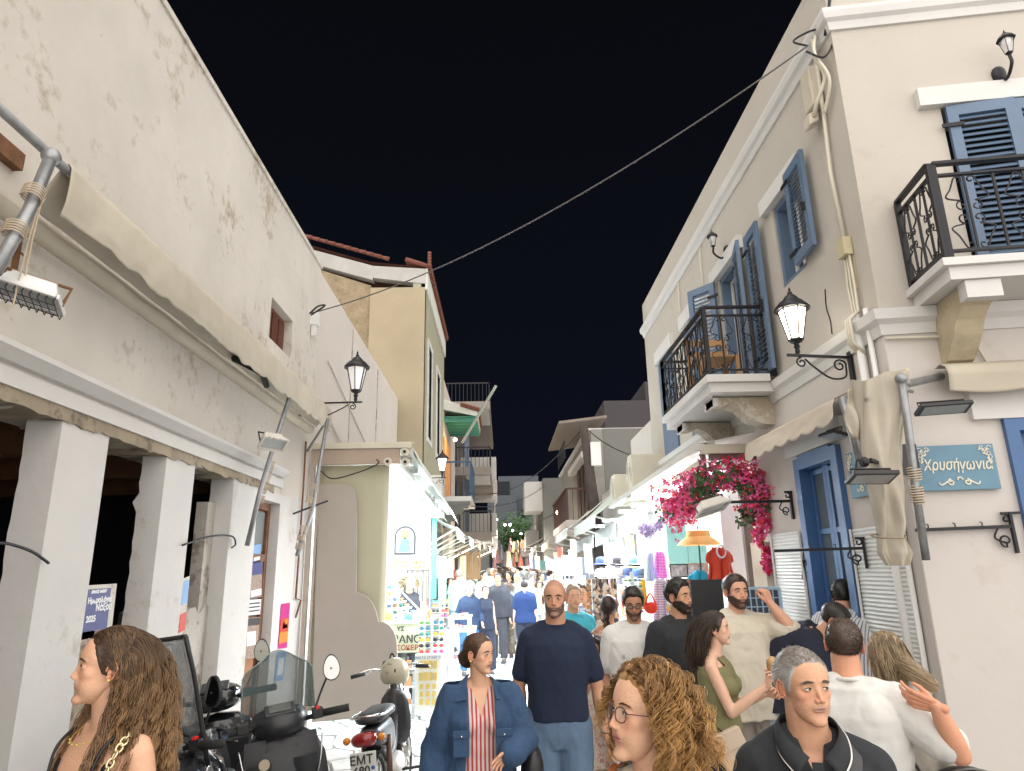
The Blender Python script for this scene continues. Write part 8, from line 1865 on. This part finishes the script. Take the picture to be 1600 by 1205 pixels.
# ---------- 10 olive top woman with cone
Y = 4.55; X = pX(1108, Y)
Po_ = dict(fem=1, skin=(.62,.42,.33), hair=(.022,.014,.010), hair2=(.07,.04,.025), lip=(.45,.18,.16), front=.31, browc=(.03,.02,.015))
Jo = dict(elR=(-.155,-.10,1.13), wrR=(-.10,-.325,1.30), elL=(.16,-.06,1.12), wrL=(.10,-.28,1.22))
def longst(Hd, P): return grow_hair(Hd, P, 1300, 1.55, 16, 15, grav=.25, comb=(0,.65,.0), curl=(.012,8), rad=.009, fz=.02, clump=10, avoid=avoid_body+[((0,-.36,-.12),(.30,.27,.5))], push=.04, lift=.2, sidek=.2)
ow = person('dark haired woman in an olive sleeveless top in profile holding an ice cream cone', X, Y, hH(1112,955,Y), app(76,X,Y), Po_, 'f', hero=2, hyaw=R(8), hpitch=R(3), J=Jo, hands=dict(R=dict(dir=(.1,-.55,.8), thumb=(.8,.2,.3), pose='grip'), L=dict(pose='grip')), hairfn=longst, shell=dict(T=.04, rough=.2),
   shirt=dict(mat=mat('olive_top', (.19,.18,.085), .85, bump=.25, bscale=20), hem=.98, sleeve=0, inf=.010, collar=False, shoulders=False, top=1.45, cut=lambda c: c.z > 1.40 and abs(c.x) > .075 or c.z > 1.455), pants=dict(mat=fab((.02,.024,.035)), wide=.05))
cn = thing('ice_cream_cone', 'ice cream cone held up by the woman in the olive top', 'ice cream', (0,0,0)); c_ = W2(ow,(-.085,-.372,1.40)); obj('cone', MB().lathe([(.004,-.10),(.030,.0),(.034,.02)], c_, 14), mat('wafer', (.42,.22,.08), .7, bump=.5, bscale=120), cn, smooth=True); obj('scoop', MB().ell(c_+Vector((0,0,.035)), (.033,.033,.038), 14, 10), mat('caramel_ice', (.50,.30,.14), .5), cn, smooth=True)
pb = thing('cream_crossbody_bag', 'small cream crossbody bag with flap at the hip of the woman in olive', 'bag', (0,0,0)); c_ = W2(ow,(-.19,-.09,.93)); rz = Matrix.Rotation(R(-22),3,'Y')
obj('bag_body', MB().obox(c_, rz@Vector((.085,0,0)), (0,.025,0), rz@Vector((0,0,.10))), mat('cream_leather', (.58,.46,.36), .5), pb, bevel=.01); obj('flap', MB().obox(c_+rz@Vector((0,-.028,.05)), rz@Vector((.086,0,0)), (0,.005,0), rz@Vector((0,0,.05))), mat('cream_leather', (.58,.46,.36), .5), pb, bevel=.004)
obj('strap', MB().tube(spl([W2(ow,(.08,-.0,1.46)), W2(ow,(.02,.13,1.3)), W2(ow,(-.12,.09,1.1)), c_+Vector((-.05,0,.09))]), .004, 5), M_black, pb)
# ---------- 12 navy bent man, 13 striped shirt man
Y = 5.25; X = pX(1192, Y)
Pv = dict(fem=0, skin=(.52,.31,.22), hair=(.02,.015,.012), stubble=.3)
nb = person('man in a navy sweatshirt bending forward beside the blue door', X, Y, 1.74, app(74,X,Y), Pv, hero=1, hpitch=R(-38), J=dict(waist=(0,-.04,1.10), chest=(0,-.17,1.28), neck=(0,-.34,1.40), head=(0,-.46,1.505), shL=(.165,-.28,1.36), shR=(-.165,-.28,1.36), elL=(.20,-.42,1.12), elR=(-.20,-.40,1.12), wrL=(.15,-.60,1.05), wrR=(-.15,-.58,1.05)), shell=dict(T=.04, rough=.3), hairfn=short_hair(700,.10,comb=(0,-.3,.3),rad=.006), bld=1.10,
   shirt=dict(mat=mat('navy_sweat', (.010,.014,.030), .9, bump=.3, bscale=30), hem=.90, sleeve=1.9, inf=.026, loose=.03, sl_loose=.018, fold=.016, collar=False), pants=dict(mat=mat('light_jeans', (.33,.38,.41), .9)))
Y = 5.2; X = pX(1306, Y)
sm2 = person('dark haired man in a pinstriped shirt seen from behind at the blue door', X, Y, hH(1285,905,Y)+.02, app(150,X,Y), dict(fem=0, skin=(.52,.31,.22), hair=(.015,.011,.010), stubble=.3), hero=1, hpitch=R(-22), bld=1.08, J=dict(chest=(.02,-.05,1.28), neck=(.04,-.10,1.465), head=(.06,-.17,1.60), shL=(.19,-.07,1.40), shR=(-.14,-.07,1.40)), shell=dict(T=.05, rough=.3, top=.6), hairfn=short_hair(800,.12,comb=(0,.2,.2),rad=.006),
   shirt=dict(mat=mat('pinstripe', (.58,.58,.58), .85, stripes=(0,48,(.13,.17,.24),.68), var=.05, bump=.3, bscale=25), hem=.84, sleeve=1.6, inf=.022, loose=.03, sl_loose=.016, fold=.014, collar=True), pants=dict(mat=fab((.1,.1,.12))))
# ---------- 6 girl, 7 woman behind with ponytail
Y = 5.6; X = pX(917, Y)
gi = person('small girl in a pale flowery dress standing behind the navy man', X, Y, hH(936,991,Y), app(8,X,Y), dict(fem=1, skin=(.36,.20,.135), hair=(.018,.012,.010), front=.30, hs=.95), 'c', hero=1, hairfn=lambda Hd,P: grow_hair(Hd,P,700,.85,12,17,grav=.2,comb=(0,.3,0),curl=(.03,20),rad=.010,fz=.06,clump=8,push=.04,avoid=[((0,-.42,-.12),(.26,.25,.5))]), shell=dict(T=.05, rough=.3),
   dress=dict(name='dress', mat=mat('floral', (.62,.52,.44), .85, var=.1, dirt=(.40,.12,.10), dscale=14, dthr=.52), rings=[(1.43,.135,.085),(1.30,.15,.105),(1.12,.145,.105),(.95,.17,.13),(.75,.22,.18),(.55,.26,.22)], wave=.07))
Y = 6.4; X = pX(948, Y)
person('woman seen from behind with bare shoulders and a long braid near the jewellery rack', X, Y, hH(948,931,Y), app(168,X,Y), dict(fem=1, skin=(.47,.27,.18), hair=(.03,.018,.012), front=.32), 'f', hero=1, shell=dict(T=.05, rough=.2), hairfn=lambda Hd,P: [(lambda t: ((np.array((0,.42,-.1))+np.stack([.03*np.sin(t*30)+0*t, .05*np.sin(t*3), -1.35*t],-1))[None]+np.random.RandomState(2).normal(0,.035,(120,1,3)), np.full(16,.012), np.full((120,16,3),.035)*np.array((1,.6,.4))))(np.linspace(0,1,16))],
   shirt=dict(mat=fab((.5,.42,.35)), hem=.9, top=1.30, sleeve=0, shoulders=False, collar=False, inf=.008), pants=dict(mat=fab((.5,.42,.35))))
# ---------- middle distance behind navy man
def simple(label, px, pyt, Y, a, sex='m', skin=SK1, hair=(.03,.02,.015), top=(.1,.1,.1), bot=(.1,.12,.2), longh=0, slv=.6, J={}, hs=1, group=None, shell=.05, bld=1.0, fn=None, dress=None, wide=0, topm=None, botm=None, hem=.86):
    X = pX(px, Y); P = dict(fem=1 if sex == 'f' else 0, skin=skin, hair=hair, hs=hs, front=.31)
    z0 = gz(Y)
    fn_ = fn or ((lambda Hd,P: grow_hair(Hd,P,160,longh,8,int(px),grav=.25,comb=(0,.4,0),rad=.03,fz=.03,clump=5,push=.05,avoid=[((0,-.36,-.12),(.30,.27,.5)),((0,.08,-1.4),(.7,.35,.65))],curl=(.03,10))) if longh else None)
    return person(label, X, Y, (hH(px,pyt,Y)-z0), app(a,X,Y), P, sex, hero=0, shell=dict(T=shell, rough=.3), hairfn=fn_, shirt=dict(mat=topm or fab(top), sleeve=slv, hem=hem, inf=.018, loose=.02, collar=False, shoulders=True), pants=dict(mat=botm or fab(bot), wide=wide), J=J, group=group, z0=z0, bld=bld)
simple('person in a turquoise and white top mostly hidden behind the navy man', 893, 913, 6.8, 20, 'm', SK2, (.30,.22,.16), (.05,.40,.52), (.6,.6,.6))
simple('woman in a blue and white flowered strap dress by the jewellery rack', 912, 912, 8.2, -30, 'f', SK2, (.08,.05,.03), (.25,.35,.50), (.3,.4,.55), .9, 0, topm=mat('blue_floral', (.60,.62,.65), .85, dirt=(.06,.14,.35), dscale=9, dthr=.40), botm=mat('blue_floral', (.6,.6,.6), .85))
curlw = lambda Hd,P: grow_hair(Hd,P,500,.42,9,3,grav=.02,comb=(0,.1,.2),rad=.018,fz=.12,clump=4,push=.05,lift=.9,curl=(.05,24))
simple('older woman with white curly hair in a loose navy blouse and blue jeans', 733, 911, 13.8, 6, 'f', SK2, (.55,.54,.53), (.012,.026,.065), (.05,.14,.28), slv=1.7, bld=1.15, fn=curlw, J=dict(elL=(.25,-.02,1.12), wrL=(.24,-.16,.98), elR=(-.25,.0,1.12), wrR=(-.25,-.1,.95)))
simple('woman in a sleeveless navy top and dark skirt beside the white haired woman', 758, 915, 13.9, 14, 'f', SK2, (.05,.03,.02), (.010,.015,.035), (.015,.02,.04), slv=0, wide=.05)
simple('tall dark haired man in a black turtleneck', 778, 895, 15.5, -8, 'm', SK1, (.015,.012,.01), (.03,.035,.045), (.05,.05,.06), slv=1.9, bld=1.15)
simple('woman from behind with long brown hair, dark tee and leopard trousers', 790, 911, 16.2, 176, 'f', SK4, (.14,.09,.06), (.03,.05,.07), longh=1.1, slv=.4, botm=mat('leopard', (.40,.32,.24), .85, dirt=(.05,.035,.025), dscale=11, dthr=.33), wide=.03, bld=1.05)
simple('man from behind in a royal blue tee and navy trousers', 819, 906, 15.0, 178, 'm', SK2, (.04,.03,.022), (.007,.026,.105), (.012,.02,.05), slv=.75, bld=1.18)
simple('man in a pale teal shirt seen from behind near the bamboo screen', 717, 890, 17.5, 170, 'm', SK2, (.25,.2,.16), (.35,.52,.55), (.4,.5,.5), bld=1.1)
simple('man in a bright white tee left of the black turtleneck man', 756, 892, 18.0, 40, 'm', SK2, (.04,.03,.02), (.65,.67,.66), (.2,.2,.25), bld=1.1)
simple('dark haired young woman looking left behind the black turtleneck man', 796, 893, 19.0, -40, 'f', SK4, (.02,.015,.01), (.05,.05,.06), (.1,.1,.1), .8)
simple('grey haired man in a grey shirt between the leopard trousers and the blue tee', 807, 897, 18.5, -10, 'm', SK2, (.4,.38,.36), (.30,.31,.30), (.2,.2,.2), bld=1.1)
simple('balding man in a pale patterned shirt right of the blue tee man', 831, 903, 17.0, -15, 'm', SK2, (.25,.2,.17), (.45,.5,.55), (.3,.3,.3), bld=1.1)
simple('woman in a white dress half hidden behind the navy man', 842, 908, 18.0, 10, 'f', SK4, (.15,.1,.07), (.65,.68,.68), (.65,.68,.68), .6, 0)
simple('woman with dark hair by the left stand in a black top', 703, 903, 20.5, 30, 'f', SK3, (.02,.015,.01), (.03,.03,.03), (.2,.2,.2), .6)
J_arm = dict(elL=(.23,-.06,1.14), elR=(-.23,-.06,1.14), wrL=(-.02,-.17,1.16), wrR=(.02,-.19,1.14))
simple('blonde stallholder in a black strap top with folded arms inside the left kiosk', 640, 898, 11.2, 15, 'f', SK4, (.45,.36,.22), (.03,.03,.04), (.05,.05,.05), .9, 0, J=J_arm)
rr_ = random.Random(77)
tops = [((.6,.62,.62),'white'),((.04,.05,.06),'black'),((.15,.25,.4),'blue'),((.45,.15,.1),'red'),((.5,.42,.3),'beige'),((.3,.45,.5),'pale blue'),((.1,.15,.12),'dark green'),((.55,.4,.35),'pink')]
protos = []
for k in range(6):
    c_, nm = tops[k]; protos.append(simple('distant stroller', 800, 893, 24.0, [0,170,20,185,-20,160][k], 'mf'[k%2], [SK1,SK2,SK3][k%3], [(.02,.015,.01),(.08,.05,.03),(.3,.28,.26)][k%3], c_, (.1,.12,.16), .8 if k%2 else 0, .6, group='distant people in the crowd'))
slots = [(774,884,24),(785,889,22),(803,886,26),(812,884,30),(822,889,23),(833,893,21),(846,895,20.5),(795,882,34),(806,880,38),(788,880,36),(816,881,42),(826,884,33),(778,878,40),(800,879,48),(812,877,52),(838,886,30),(850,890,26),(766,886,27),(868,893,19.5),(880,895,17.5),(770,889,25),(792,887,27),(808,890,25),(817,886,33),(829,888,28),(840,889,25),(799,884,31),(783,886,29),(811,881,44),(823,881,46),(794,880,44),(806,879,52),(856,889,24),(862,892,21.5),(786,882,38),(819,892,21)]
for k, (px,py,Y) in enumerate(slots):
    p = protos[k%6]; X = pX(px, Y); nm = tops[k%6][1]; o = p if k < 6 else copy_tree(p); o.location = (X, Y, gz(Y)); o.rotation_euler = (0,0,R([0,170,25,185,-25,160,-60,120][(k*3)%8])); s_ = (hH(px,py,Y)-gz(Y)); s_ = max(1.5,min(1.85,s_))/1.75; o.scale = (s_,)*3
    o['label'] = 'distant person in a %s top number of heads away in the crowd' % nm if False else 'person in a %s top down the street, %s of the far crowd' % (nm, 'left part' if px < 795 else ('middle' if px < 825 else 'right part'))
# ================================================================== MOTORBIKES (local: +x forward, z up)
def hull(m, secs, n=16, e=.75):
    vs = []
    for (x, hw, z0, z1) in secs:
        for j in range(n):
            a = 2*math.pi*j/n; c, s = math.cos(a), math.sin(a); vs.append((x, hw*math.copysign(abs(c)**e, c), (z0+z1)/2+(z1-z0)/2*math.copysign(abs(s)**e, s)))
    k = len(secs); m.add(vs, [(i*n+j, i*n+(j+1)%n, (i+1)*n+(j+1)%n, (i+1)*n+j) for i in range(k-1) for j in range(n)]+[tuple(range(n-1,-1,-1)), tuple((k-1)*n+j for j in range(n))]); return m
def torus(m, c, R_, r, n=28, k=10):
    vs = [(c[0]+(R_+r*math.cos(b))*math.cos(a), c[1]+r*math.sin(b), c[2]+(R_+r*math.cos(b))*math.sin(a)) for a in np.linspace(0,2*math.pi,n,endpoint=False) for b in np.linspace(0,2*math.pi,k,endpoint=False)]
    m.add(vs, [(i*k+j, i*k+(j+1)%k, ((i+1)%n)*k+(j+1)%k, ((i+1)%n)*k+j) for i in range(n) for j in range(k)]); return m
M_tyre = mat('tyre', (.018,.018,.018), .85, var=.2, bump=.3, bscale=80)
M_redl = mat('tail_red', (.25,.012,.012), .15, var=.1, coat=.5); M_ambr = mat('amber', (.6,.2,.02), .2, var=0)
M_satin = mat('satin_black', (.020,.021,.024), .38, var=.12, vscale=9, spec=.5); M_greyp = mat('grey_plastic', (.045,.046,.05), .5, var=.15, vscale=12)
M_screen = mat('smoked_screen', (.16,.22,.22), .05, var=0, alpha=.50, spec=.7)
def wheel(rt, x, R_=.22, r=.055, spokes=5):
    t = obj('wheel', torus(MB(), (x,0,R_+r), R_, r), M_tyre, rt, smooth=True); m = torus(MB(), (x,0,R_+r), R_-r*.75, .012, 24, 6); m.lathe([(.05,-.05),(.055,0),(.05,.05)], (x,0,R_+r), 14, ax=1)
    for k in range(spokes): a = 6.283*k/spokes; m.bar((x,0,R_+r), (x+(R_-r*.8)*math.cos(a),0,R_+r+(R_-r*.8)*math.sin(a)), .03, .02, up=(0,1,0))
    obj('rim', m, M_alu, t, ang=40)
def mirror(rt, base, tip, w=.085, h=.06, face=(-1,0,0), mt=None):
    base = Vector(base); tip = Vector(tip); s = obj('mirror', MB().tube(spl([base, base.lerp(tip,.5)+Vector((.03,0,.0)), tip]), .007, 6), M_black, rt, smooth=True)
    f = Vector(face).normalized(); u = f.cross(Vector((0,0,1))).normalized(); z = u.cross(f); m = MB()
    P_ = [tip+u*(w*math.cos(a)*(1-.18*math.sin(a)))+z*(h*math.sin(a)) for a in np.linspace(0,6.283,18,endpoint=False)]; m.prism([p-f*.022 for p in P_], f*.020); obj('mirror_shell', m, M_black, s)
    m = MB(); m.add([tip+(p-tip)*.9+f*.002 for p in P_], [tuple(range(18))]); obj('mirror_glass', m, mt or mat('mirror_glass', (.75,.76,.76), .05, metal=1, var=0), s)
def bike(name, label, cat, loc, rz, parts): 
    t = thing(name, label, cat, (0,0,0)); parts(t); t.location = loc; t.rotation_euler = (R(-7), 0, rz); return t
def scooter_parts(body, big=True, screen=True, hz=1.08, wm=1.0, mirror_cols=(None,None), handguards=False):
    def f(t):
        wheel(t, .68, .20, .062); wheel(t, -.66, .19, .065)
        # rear body / tail with seat
        obj('tail_body', hull(MB(), [(-1.0,.05,.62,.74),(-.9,.12,.52,.78),(-.55,.17,.40,.78),(-.15,.19,.34,.74),(.05,.16,.34,.62)]), body, t, smooth=True)
        obj('seat', hull(MB(), [(-.95,.09,.76,.82),(-.8,.14,.76,.88),(-.45,.15,.74,.86),(-.30,.14,.72,.80),(.0,.15,.70,.78),(.12,.08,.70,.75)]), mat('seat_vinyl', (.022,.022,.024), .5, var=.1, bump=.3, bscale=90), t, smooth=True)
        obj('floorboard', hull(MB(), [(-.1,.19,.26,.40),(.2,.19,.25,.36),(.42,.18,.28,.44)]), M_greyp, t, smooth=True)
        # leg shield and front fairing
        obj('leg_shield', hull(MB(), [(.36,.12,.36,.98),(.40,.26*wm,.36,1.02),(.48,.25*wm,.40,1.02),(.60,.18*wm,.46,1.0),(.74,.08,.55,.86)]), body, t, smooth=True)
        obj('inner_panel', MB().grid(lambda u,v: (.375-.05*math.sin(u*3.14)*math.sin(v*3.14), (u-.5)*.44*wm*(1-.25*abs(v-.6)), .42+.56*v), 10, 10), M_greyp, t, smooth=True)
        for sx_ in (-1,1):
            obj('storage_lid', MB().grid(lambda u,v: (.340-.012*math.sin(u*3.14), sx_*(.06+.13*u*wm), .62+.24*v), 6, 6), M_satin, t, smooth=True)
            obj('trim_line', MB().tube(spl([(.36,sx_*.23*wm,.95),(.33,sx_*.20*wm,.80),(.34,sx_*.13*wm,.62),(.36,sx_*.10*wm,.5)]), .006, 6), M_chrome, t, smooth=True)
            obj('fork', MB().tube([(.68,sx_*.075,.28),(.56,sx_*.065,.62)], .022, 8), M_alu, t, smooth=True)
        obj('ignition', MB().lathe([(.030,0),(.030,.008),(.018,.010),(.016,.016)], (.325,.10,.86), 14, ax=0), mat('key_ring', (.45,.38,.28), .4), t)
        obj('front_mudguard', MB().grid(lambda u,v: (.68+.30*math.cos(.3+u*2.3), (v-.5)*.13, .27+.30*math.sin(.3+u*2.3)), 12, 4), body, t, smooth=True)
        # handlebar
        obj('handlebar', MB().tube(spl([(.28,-.36,hz),(.33,-.22,hz-.01),(.40,-.08,hz-.03),(.40,.08,hz-.03),(.33,.22,hz-.01),(.28,.36,hz)]), .014, 8), M_black, t, smooth=True)
        obj('handlebar_cover', hull(MB(), [(.26,.05,hz-.06,hz+.02),(.32,.13,hz-.09,hz+.05),(.42,.16,hz-.10,hz+.07),(.52,.10,hz-.06,hz+.06),(.57,.03,hz-.03,hz+.02)]), body, t, smooth=True)
        for sx_ in (-1,1):
            obj('grip', MB().tube([(.30,sx_*.24,hz),(.27,sx_*.38,hz+.005)], .021, 10), mat('grip_rubber', (.015,.015,.015), .8, bump=.5, bscale=200), t, smooth=True)
            obj('switch_box', MB().obox((.315,sx_*.205,hz+.005),(.028,0,0),(0,.032,0),(0,0,.028)), M_black, t, bevel=.006)
            obj('brake_lever', MB().tube(spl([(.34,sx_*.20,hz),(.39,sx_*.27,hz-.005),(.38,sx_*.38,hz-.01)]), .007, 6), M_black, t, smooth=True)
            if handguards: obj('handguard', MB().ell((.37,sx_*.31,hz-.03), (.06,.11,.09), 12, 8), M_satin, t, smooth=True)
        obj('red_switch', MB().obox((.300,-.205,hz+.037),(.014,0,0),(0,.012,0),(0,0,.008)), mat('red_button', (.6,.02,.02), .4), t, bevel=.003)
        obj('dash_panel', MB().obox((.355,0,hz+.055),(.045,0,.022),(0,.085,0),(-.008,0,.012)), M_greyp, t, bevel=.008); obj('dash_glass', MB().obox((.345,0,hz+.071),(.032,0,.0155),(0,.06,0),(-.001,0,.002)), mat('lcd', (.12,.13,.12), .1, var=.2, vscale=30), t)
        if screen:
            def sc(u, v): a = (u-.5)*2; w = .21*(1-.10*v-.28*max(0,v-.75)/.25*1.0); return (.56-.10*a*a-.16*v, a*w*(1 if v<.85 else (1-.35*(v-.85)/.15)), hz+.02+.36*v-.03*a*a*v)
            o = obj('windscreen', MB().grid(sc, 18, 14), M_screen, t, smooth=True); o.modifiers.new('s','SOLIDIFY').thickness = .003
            m = MB(); m.tube([sc(u,1) for u in np.linspace(0,1,15)], .0035, 5); m.tube([sc(0,v) for v in np.linspace(0,1,12)], .0035, 5); m.tube([sc(1,v) for v in np.linspace(0,1,12)], .0035, 5); obj('screen_edge', m, mat('edge_green', (.25,.33,.31), .2), t, smooth=True)
        mirror(t, (.33,-.19,hz+.02), (.30,-.30,hz+.24), .05, .075, (-1,.15,.05), mirror_cols[0]); mirror(t, (.33,.19,hz+.02), (.22,.36,hz+.02), .085, .045, (-1,.1,.1), mirror_cols[1])
        obj('headlight', MB().ell((.73,0,.78), (.04,.12,.06), 14, 8), M_glassc, t, smooth=True); obj('tail_light', MB().ell((-1.0,0,.70), (.03,.09,.035), 12, 8), M_redl, t, smooth=True)
        obj('engine_case', hull(MB(), [(-.75,.05,.16,.34),(-.6,.10,.14,.40),(-.25,.11,.18,.40),(-.15,.06,.22,.36)]), M_alu, t, smooth=True); obj('exhaust', MB().tube([(-.2,-.14,.24),(-.5,-.17,.28),(-.95,-.17,.36)], .04, 12, rs=[.02,.045,.05]), M_greyp, t, smooth=True)
        obj('stand', MB().tube([(-.2,.12,.25),(-.12,.26,.0)], .012, 6), M_iron, t)
    return f
Mm = mat('bright_mirror', (.85,.85,.83), .25, metal=.2, var=.1)
bike('maxi_scooter', 'dark grey maxi scooter with smoked windscreen and red switch in front of the cutout board', 'scooter', (-1.05,4.05,0), R(112), scooter_parts(M_satin, hz=1.07, mirror_cols=(Mm,None)))
bike('black_scooter', 'black scooter with plain handlebar cover standing before the wooden door', 'scooter', (-1.66,4.5,0), R(104), scooter_parts(M_gloss, screen=False, hz=1.13, mirror_cols=(mat('pale_mirror', (.55,.55,.48), .2, metal=.3, var=.1),None)))
b3 = bike('delivery_scooter', 'scooter with a tall clear plastic weather screen behind the long haired woman', 'scooter', (-1.68,3.45,0), R(75), scooter_parts(M_gloss, screen=False, hz=1.05))
# clear plastic weather shield + box
ws = lambda u,v: (.42-.14*v-.06*(2*u-1)**2, (u-.5)*.46*(1-.25*max(0,v-.7)), .95+.62*v)
o = obj('weather_screen', MB().grid(ws, 14, 12), mat('cloudy_plastic', (.22,.24,.26), .08, var=.3, vscale=3, alpha=.55, spec=.8), b3, smooth=True); o.modifiers.new('s','SOLIDIFY').thickness = .004
m = MB(); m.tube([ws(u,1) for u in np.linspace(0,1,12)], .012, 8); m.tube([ws(0,v) for v in np.linspace(0,1,8)], .012, 8); m.tube([ws(1,v) for v in np.linspace(0,1,8)], .018, 8); obj('screen_frame', m, M_black, b3, smooth=True)
obj('screen_badge', MB().obox((.255,0,1.50),(.004,0,.0),(0,.10,0),(-.01,0,.035)), mat('badge_pale', (.45,.5,.55), .4), b3)
obj('leg_cover', hull(MB(), [(.05,.24,.55,.78),(.2,.28,.52,.98),(.36,.26,.5,1.02),(.42,.1,.6,.95)]), mat('rain_cover', (.03,.03,.034), .25, var=.3, bump=.8, bscale=9), b3, smooth=True)
text('GL', .09, mat('badge_pale', (.45,.5,.55), .4), frame((.10,-.10,.88), (0,-1,0), (-.3,0,1)), b3, extrude=.001)
# moped
def moped(t):
    wheel(t, .60, .24, .030, 9); wheel(t, -.58, .24, .032, 9)
    obj('frame', MB().tube(spl([(.42,0,.92),(.30,0,.62),(.12,0,.42),(-.15,0,.40),(-.45,0,.58),(-.75,0,.66)]), .035, 10), M_satin, t, smooth=True)
    obj('leg_shield', hull(MB(), [(.30,.04,.40,.86),(.34,.14,.38,.84),(.40,.12,.42,.86),(.46,.04,.5,.84)]), M_satin, t, smooth=True)
    obj('seat', hull(MB(), [(-.72,.06,.76,.80),(-.62,.12,.74,.83),(-.2,.12,.73,.82),(.02,.07,.70,.76)]), mat('seat_vinyl', (.022,.022,.024), .5, var=.1, bump=.3, bscale=90), t, smooth=True)
    obj('tail_body', hull(MB(), [(-.80,.06,.64,.72),(-.6,.10,.56,.74),(-.2,.10,.46,.73),(.0,.05,.46,.66)]), M_satin, t, smooth=True)
    m = MB(); m.tube(spl([(-.35,-.13,.80),(-.70,-.13,.82),(-.80,-.07,.83),(-.80,.07,.83),(-.70,.13,.82),(-.35,.13,.80)]), .010, 8); obj('grab_rail', m, M_chrome, t, smooth=True)
    obj('tail_light', hull(MB(), [(-.92,.06,.655,.72),(-.88,.095,.635,.735),(-.80,.09,.65,.73)]), M_redl, t, smooth=True)
    for sx_ in (-1,1):
        obj('indicator', MB().ell((-.86,sx_*.13,.69), (.03,.03,.028), 10, 8), M_ambr, t, smooth=True); obj('fork', MB().tube([(.60,sx_*.05,.27),(.44,sx_*.05,.88)], .016, 8), M_chrome, t, smooth=True)
        obj('shock', MB().tube([(-.56,sx_*.10,.30),(-.45,sx_*.10,.62)], .024, 10), mat('shock_brown', (.10,.05,.035), .5), t, smooth=True)
        obj('grip', MB().tube([(.32,sx_*.24,1.02),(.27,sx_*.36,1.01)], .018, 10), M_black, t, smooth=True); obj('brake_lever', MB().tube(spl([(.36,sx_*.2,1.02),(.40,sx_*.27,1.0),(.36,sx_*.36,.99)]), .006, 6), M_chrome, t, smooth=True); obj('footpeg', MB().tube([(-.1,0,.28),(-.1,sx_*.28,.28)], .012, 8), M_black, t, smooth=True)
    obj('handlebar', MB().tube(spl([(.27,-.36,1.01),(.36,-.18,1.04),(.42,0,.98),(.36,.18,1.04),(.27,.36,1.01)]), .011, 8), M_chrome, t, smooth=True)
    obj('speedometer', MB().obox((.40,0,1.04),(.05,0,.03),(0,.09,0),(-.02,0,.03)), M_black, t, bevel=.012); obj('dial', MB().obox((.385,0,1.072),(.035,0,.02),(0,.07,0),(-.001,0,.002)), mat('dial_grey', (.12,.14,.16), .1), t)
    obj('rear_mudguard', MB().grid(lambda u,v: (-.58-.29*math.cos(.2+u*1.7)*1.0, (v-.5)*.12, .27+.29*math.sin(.2+u*1.7)), 12, 4), M_satin, t, smooth=True)
    pl = obj('number_plate', MB().obox((-.935,0,.53),(.004,0,.002),(0,.095,0),(.012,0,.085)), mat('plate_white', (.62,.62,.58), .5), t, bevel=.003)
    for i, s in enumerate(('ΕΜΤ','680')): text(s, .082, Pk, frame((-.944-.0+.012*(1-2*i)*.45,.012,.565-.07*i), (0,-1,0), (.14,0,1)), pl, extrude=.001, bold=.0015)
    obj('plate_disc', MB().lathe([(.014,0),(.014,.002)], (-.944,-.07,.51), 12, ax=0), mat('plate_blue', (.05,.12,.4), .5), pl)
    obj('reflector', MB().obox((-.925,0,.40),(.004,0,0),(0,.035,0),(0,0,.018)), M_redl, t)
    obj('exhaust', MB().tube([(.1,-.10,.24),(-.3,-.13,.24),(-.62,-.14,.26),(-.85,-.14,.27)], .03, 12, rs=[.016,.022,.042,.040]), M_chrome, t, smooth=True); obj('engine', hull(MB(), [(-.25,.10,.22,.36),(-.05,.12,.2,.40),(.15,.09,.24,.38)]), M_alu, t, smooth=True)
    obj('chain_case', MB().obox((-.35,.10,.28),(.26,0,0),(0,.015,0),(0,0,.045)), M_chrome, t, bevel=.01)
bike('moped', 'small black moped with plate ΕΜΤ 680 parked between the cutout board and the denim woman', 'moped', (-.94,6.45,0), R(88), moped)
hp = at_y(617,1052,6.35); h = thing('helmet', 'scratched beige helmet hanging from the handlebar of the moped', 'helmet', hp); m = MB()
m.grid(lambda u,v: (hp.x+.115*math.sin(math.pi*(.02+.66*v))*math.cos(6.283*u), hp.y+.13*math.sin(math.pi*(.02+.66*v))*math.sin(6.283*u), hp.z+.12*math.cos(math.pi*(.02+.66*v))), 28, 16)
for v_ in (0,): pass
o = obj('shell', m, mat('helmet_beige', (.42,.38,.28), .35, var=.1, dirt=(.06,.05,.04), dscale=7, dthr=.60), h, smooth=True); o.modifiers.new('s','SOLIDIFY').thickness = .01; o.rotation_euler = (0,0,0)
obj('rim_trim', MB().tube([(hp.x+.1*math.cos(a),hp.y+.112*math.sin(a),hp.z-.065) for a in np.linspace(0,6.283,25)], .008, 6), M_black, h, smooth=True); obj('vent', MB().obox((hp.x+.02,hp.y-.125,hp.z+.03),(.006,0,0),(0,.01,0),(0,0,.02)), M_black, h)
obj('chin_strap', MB().tube(spl([(hp.x-.08,hp.y,hp.z-.05),(hp.x-.06,hp.y,hp.z+.05),(hp.x-.03,hp.y,hp.z+.16),(hp.x+.02,hp.y+.02,hp.z+.06)]), .008, 5), M_black, h)
# black leather pouch on the moped rear
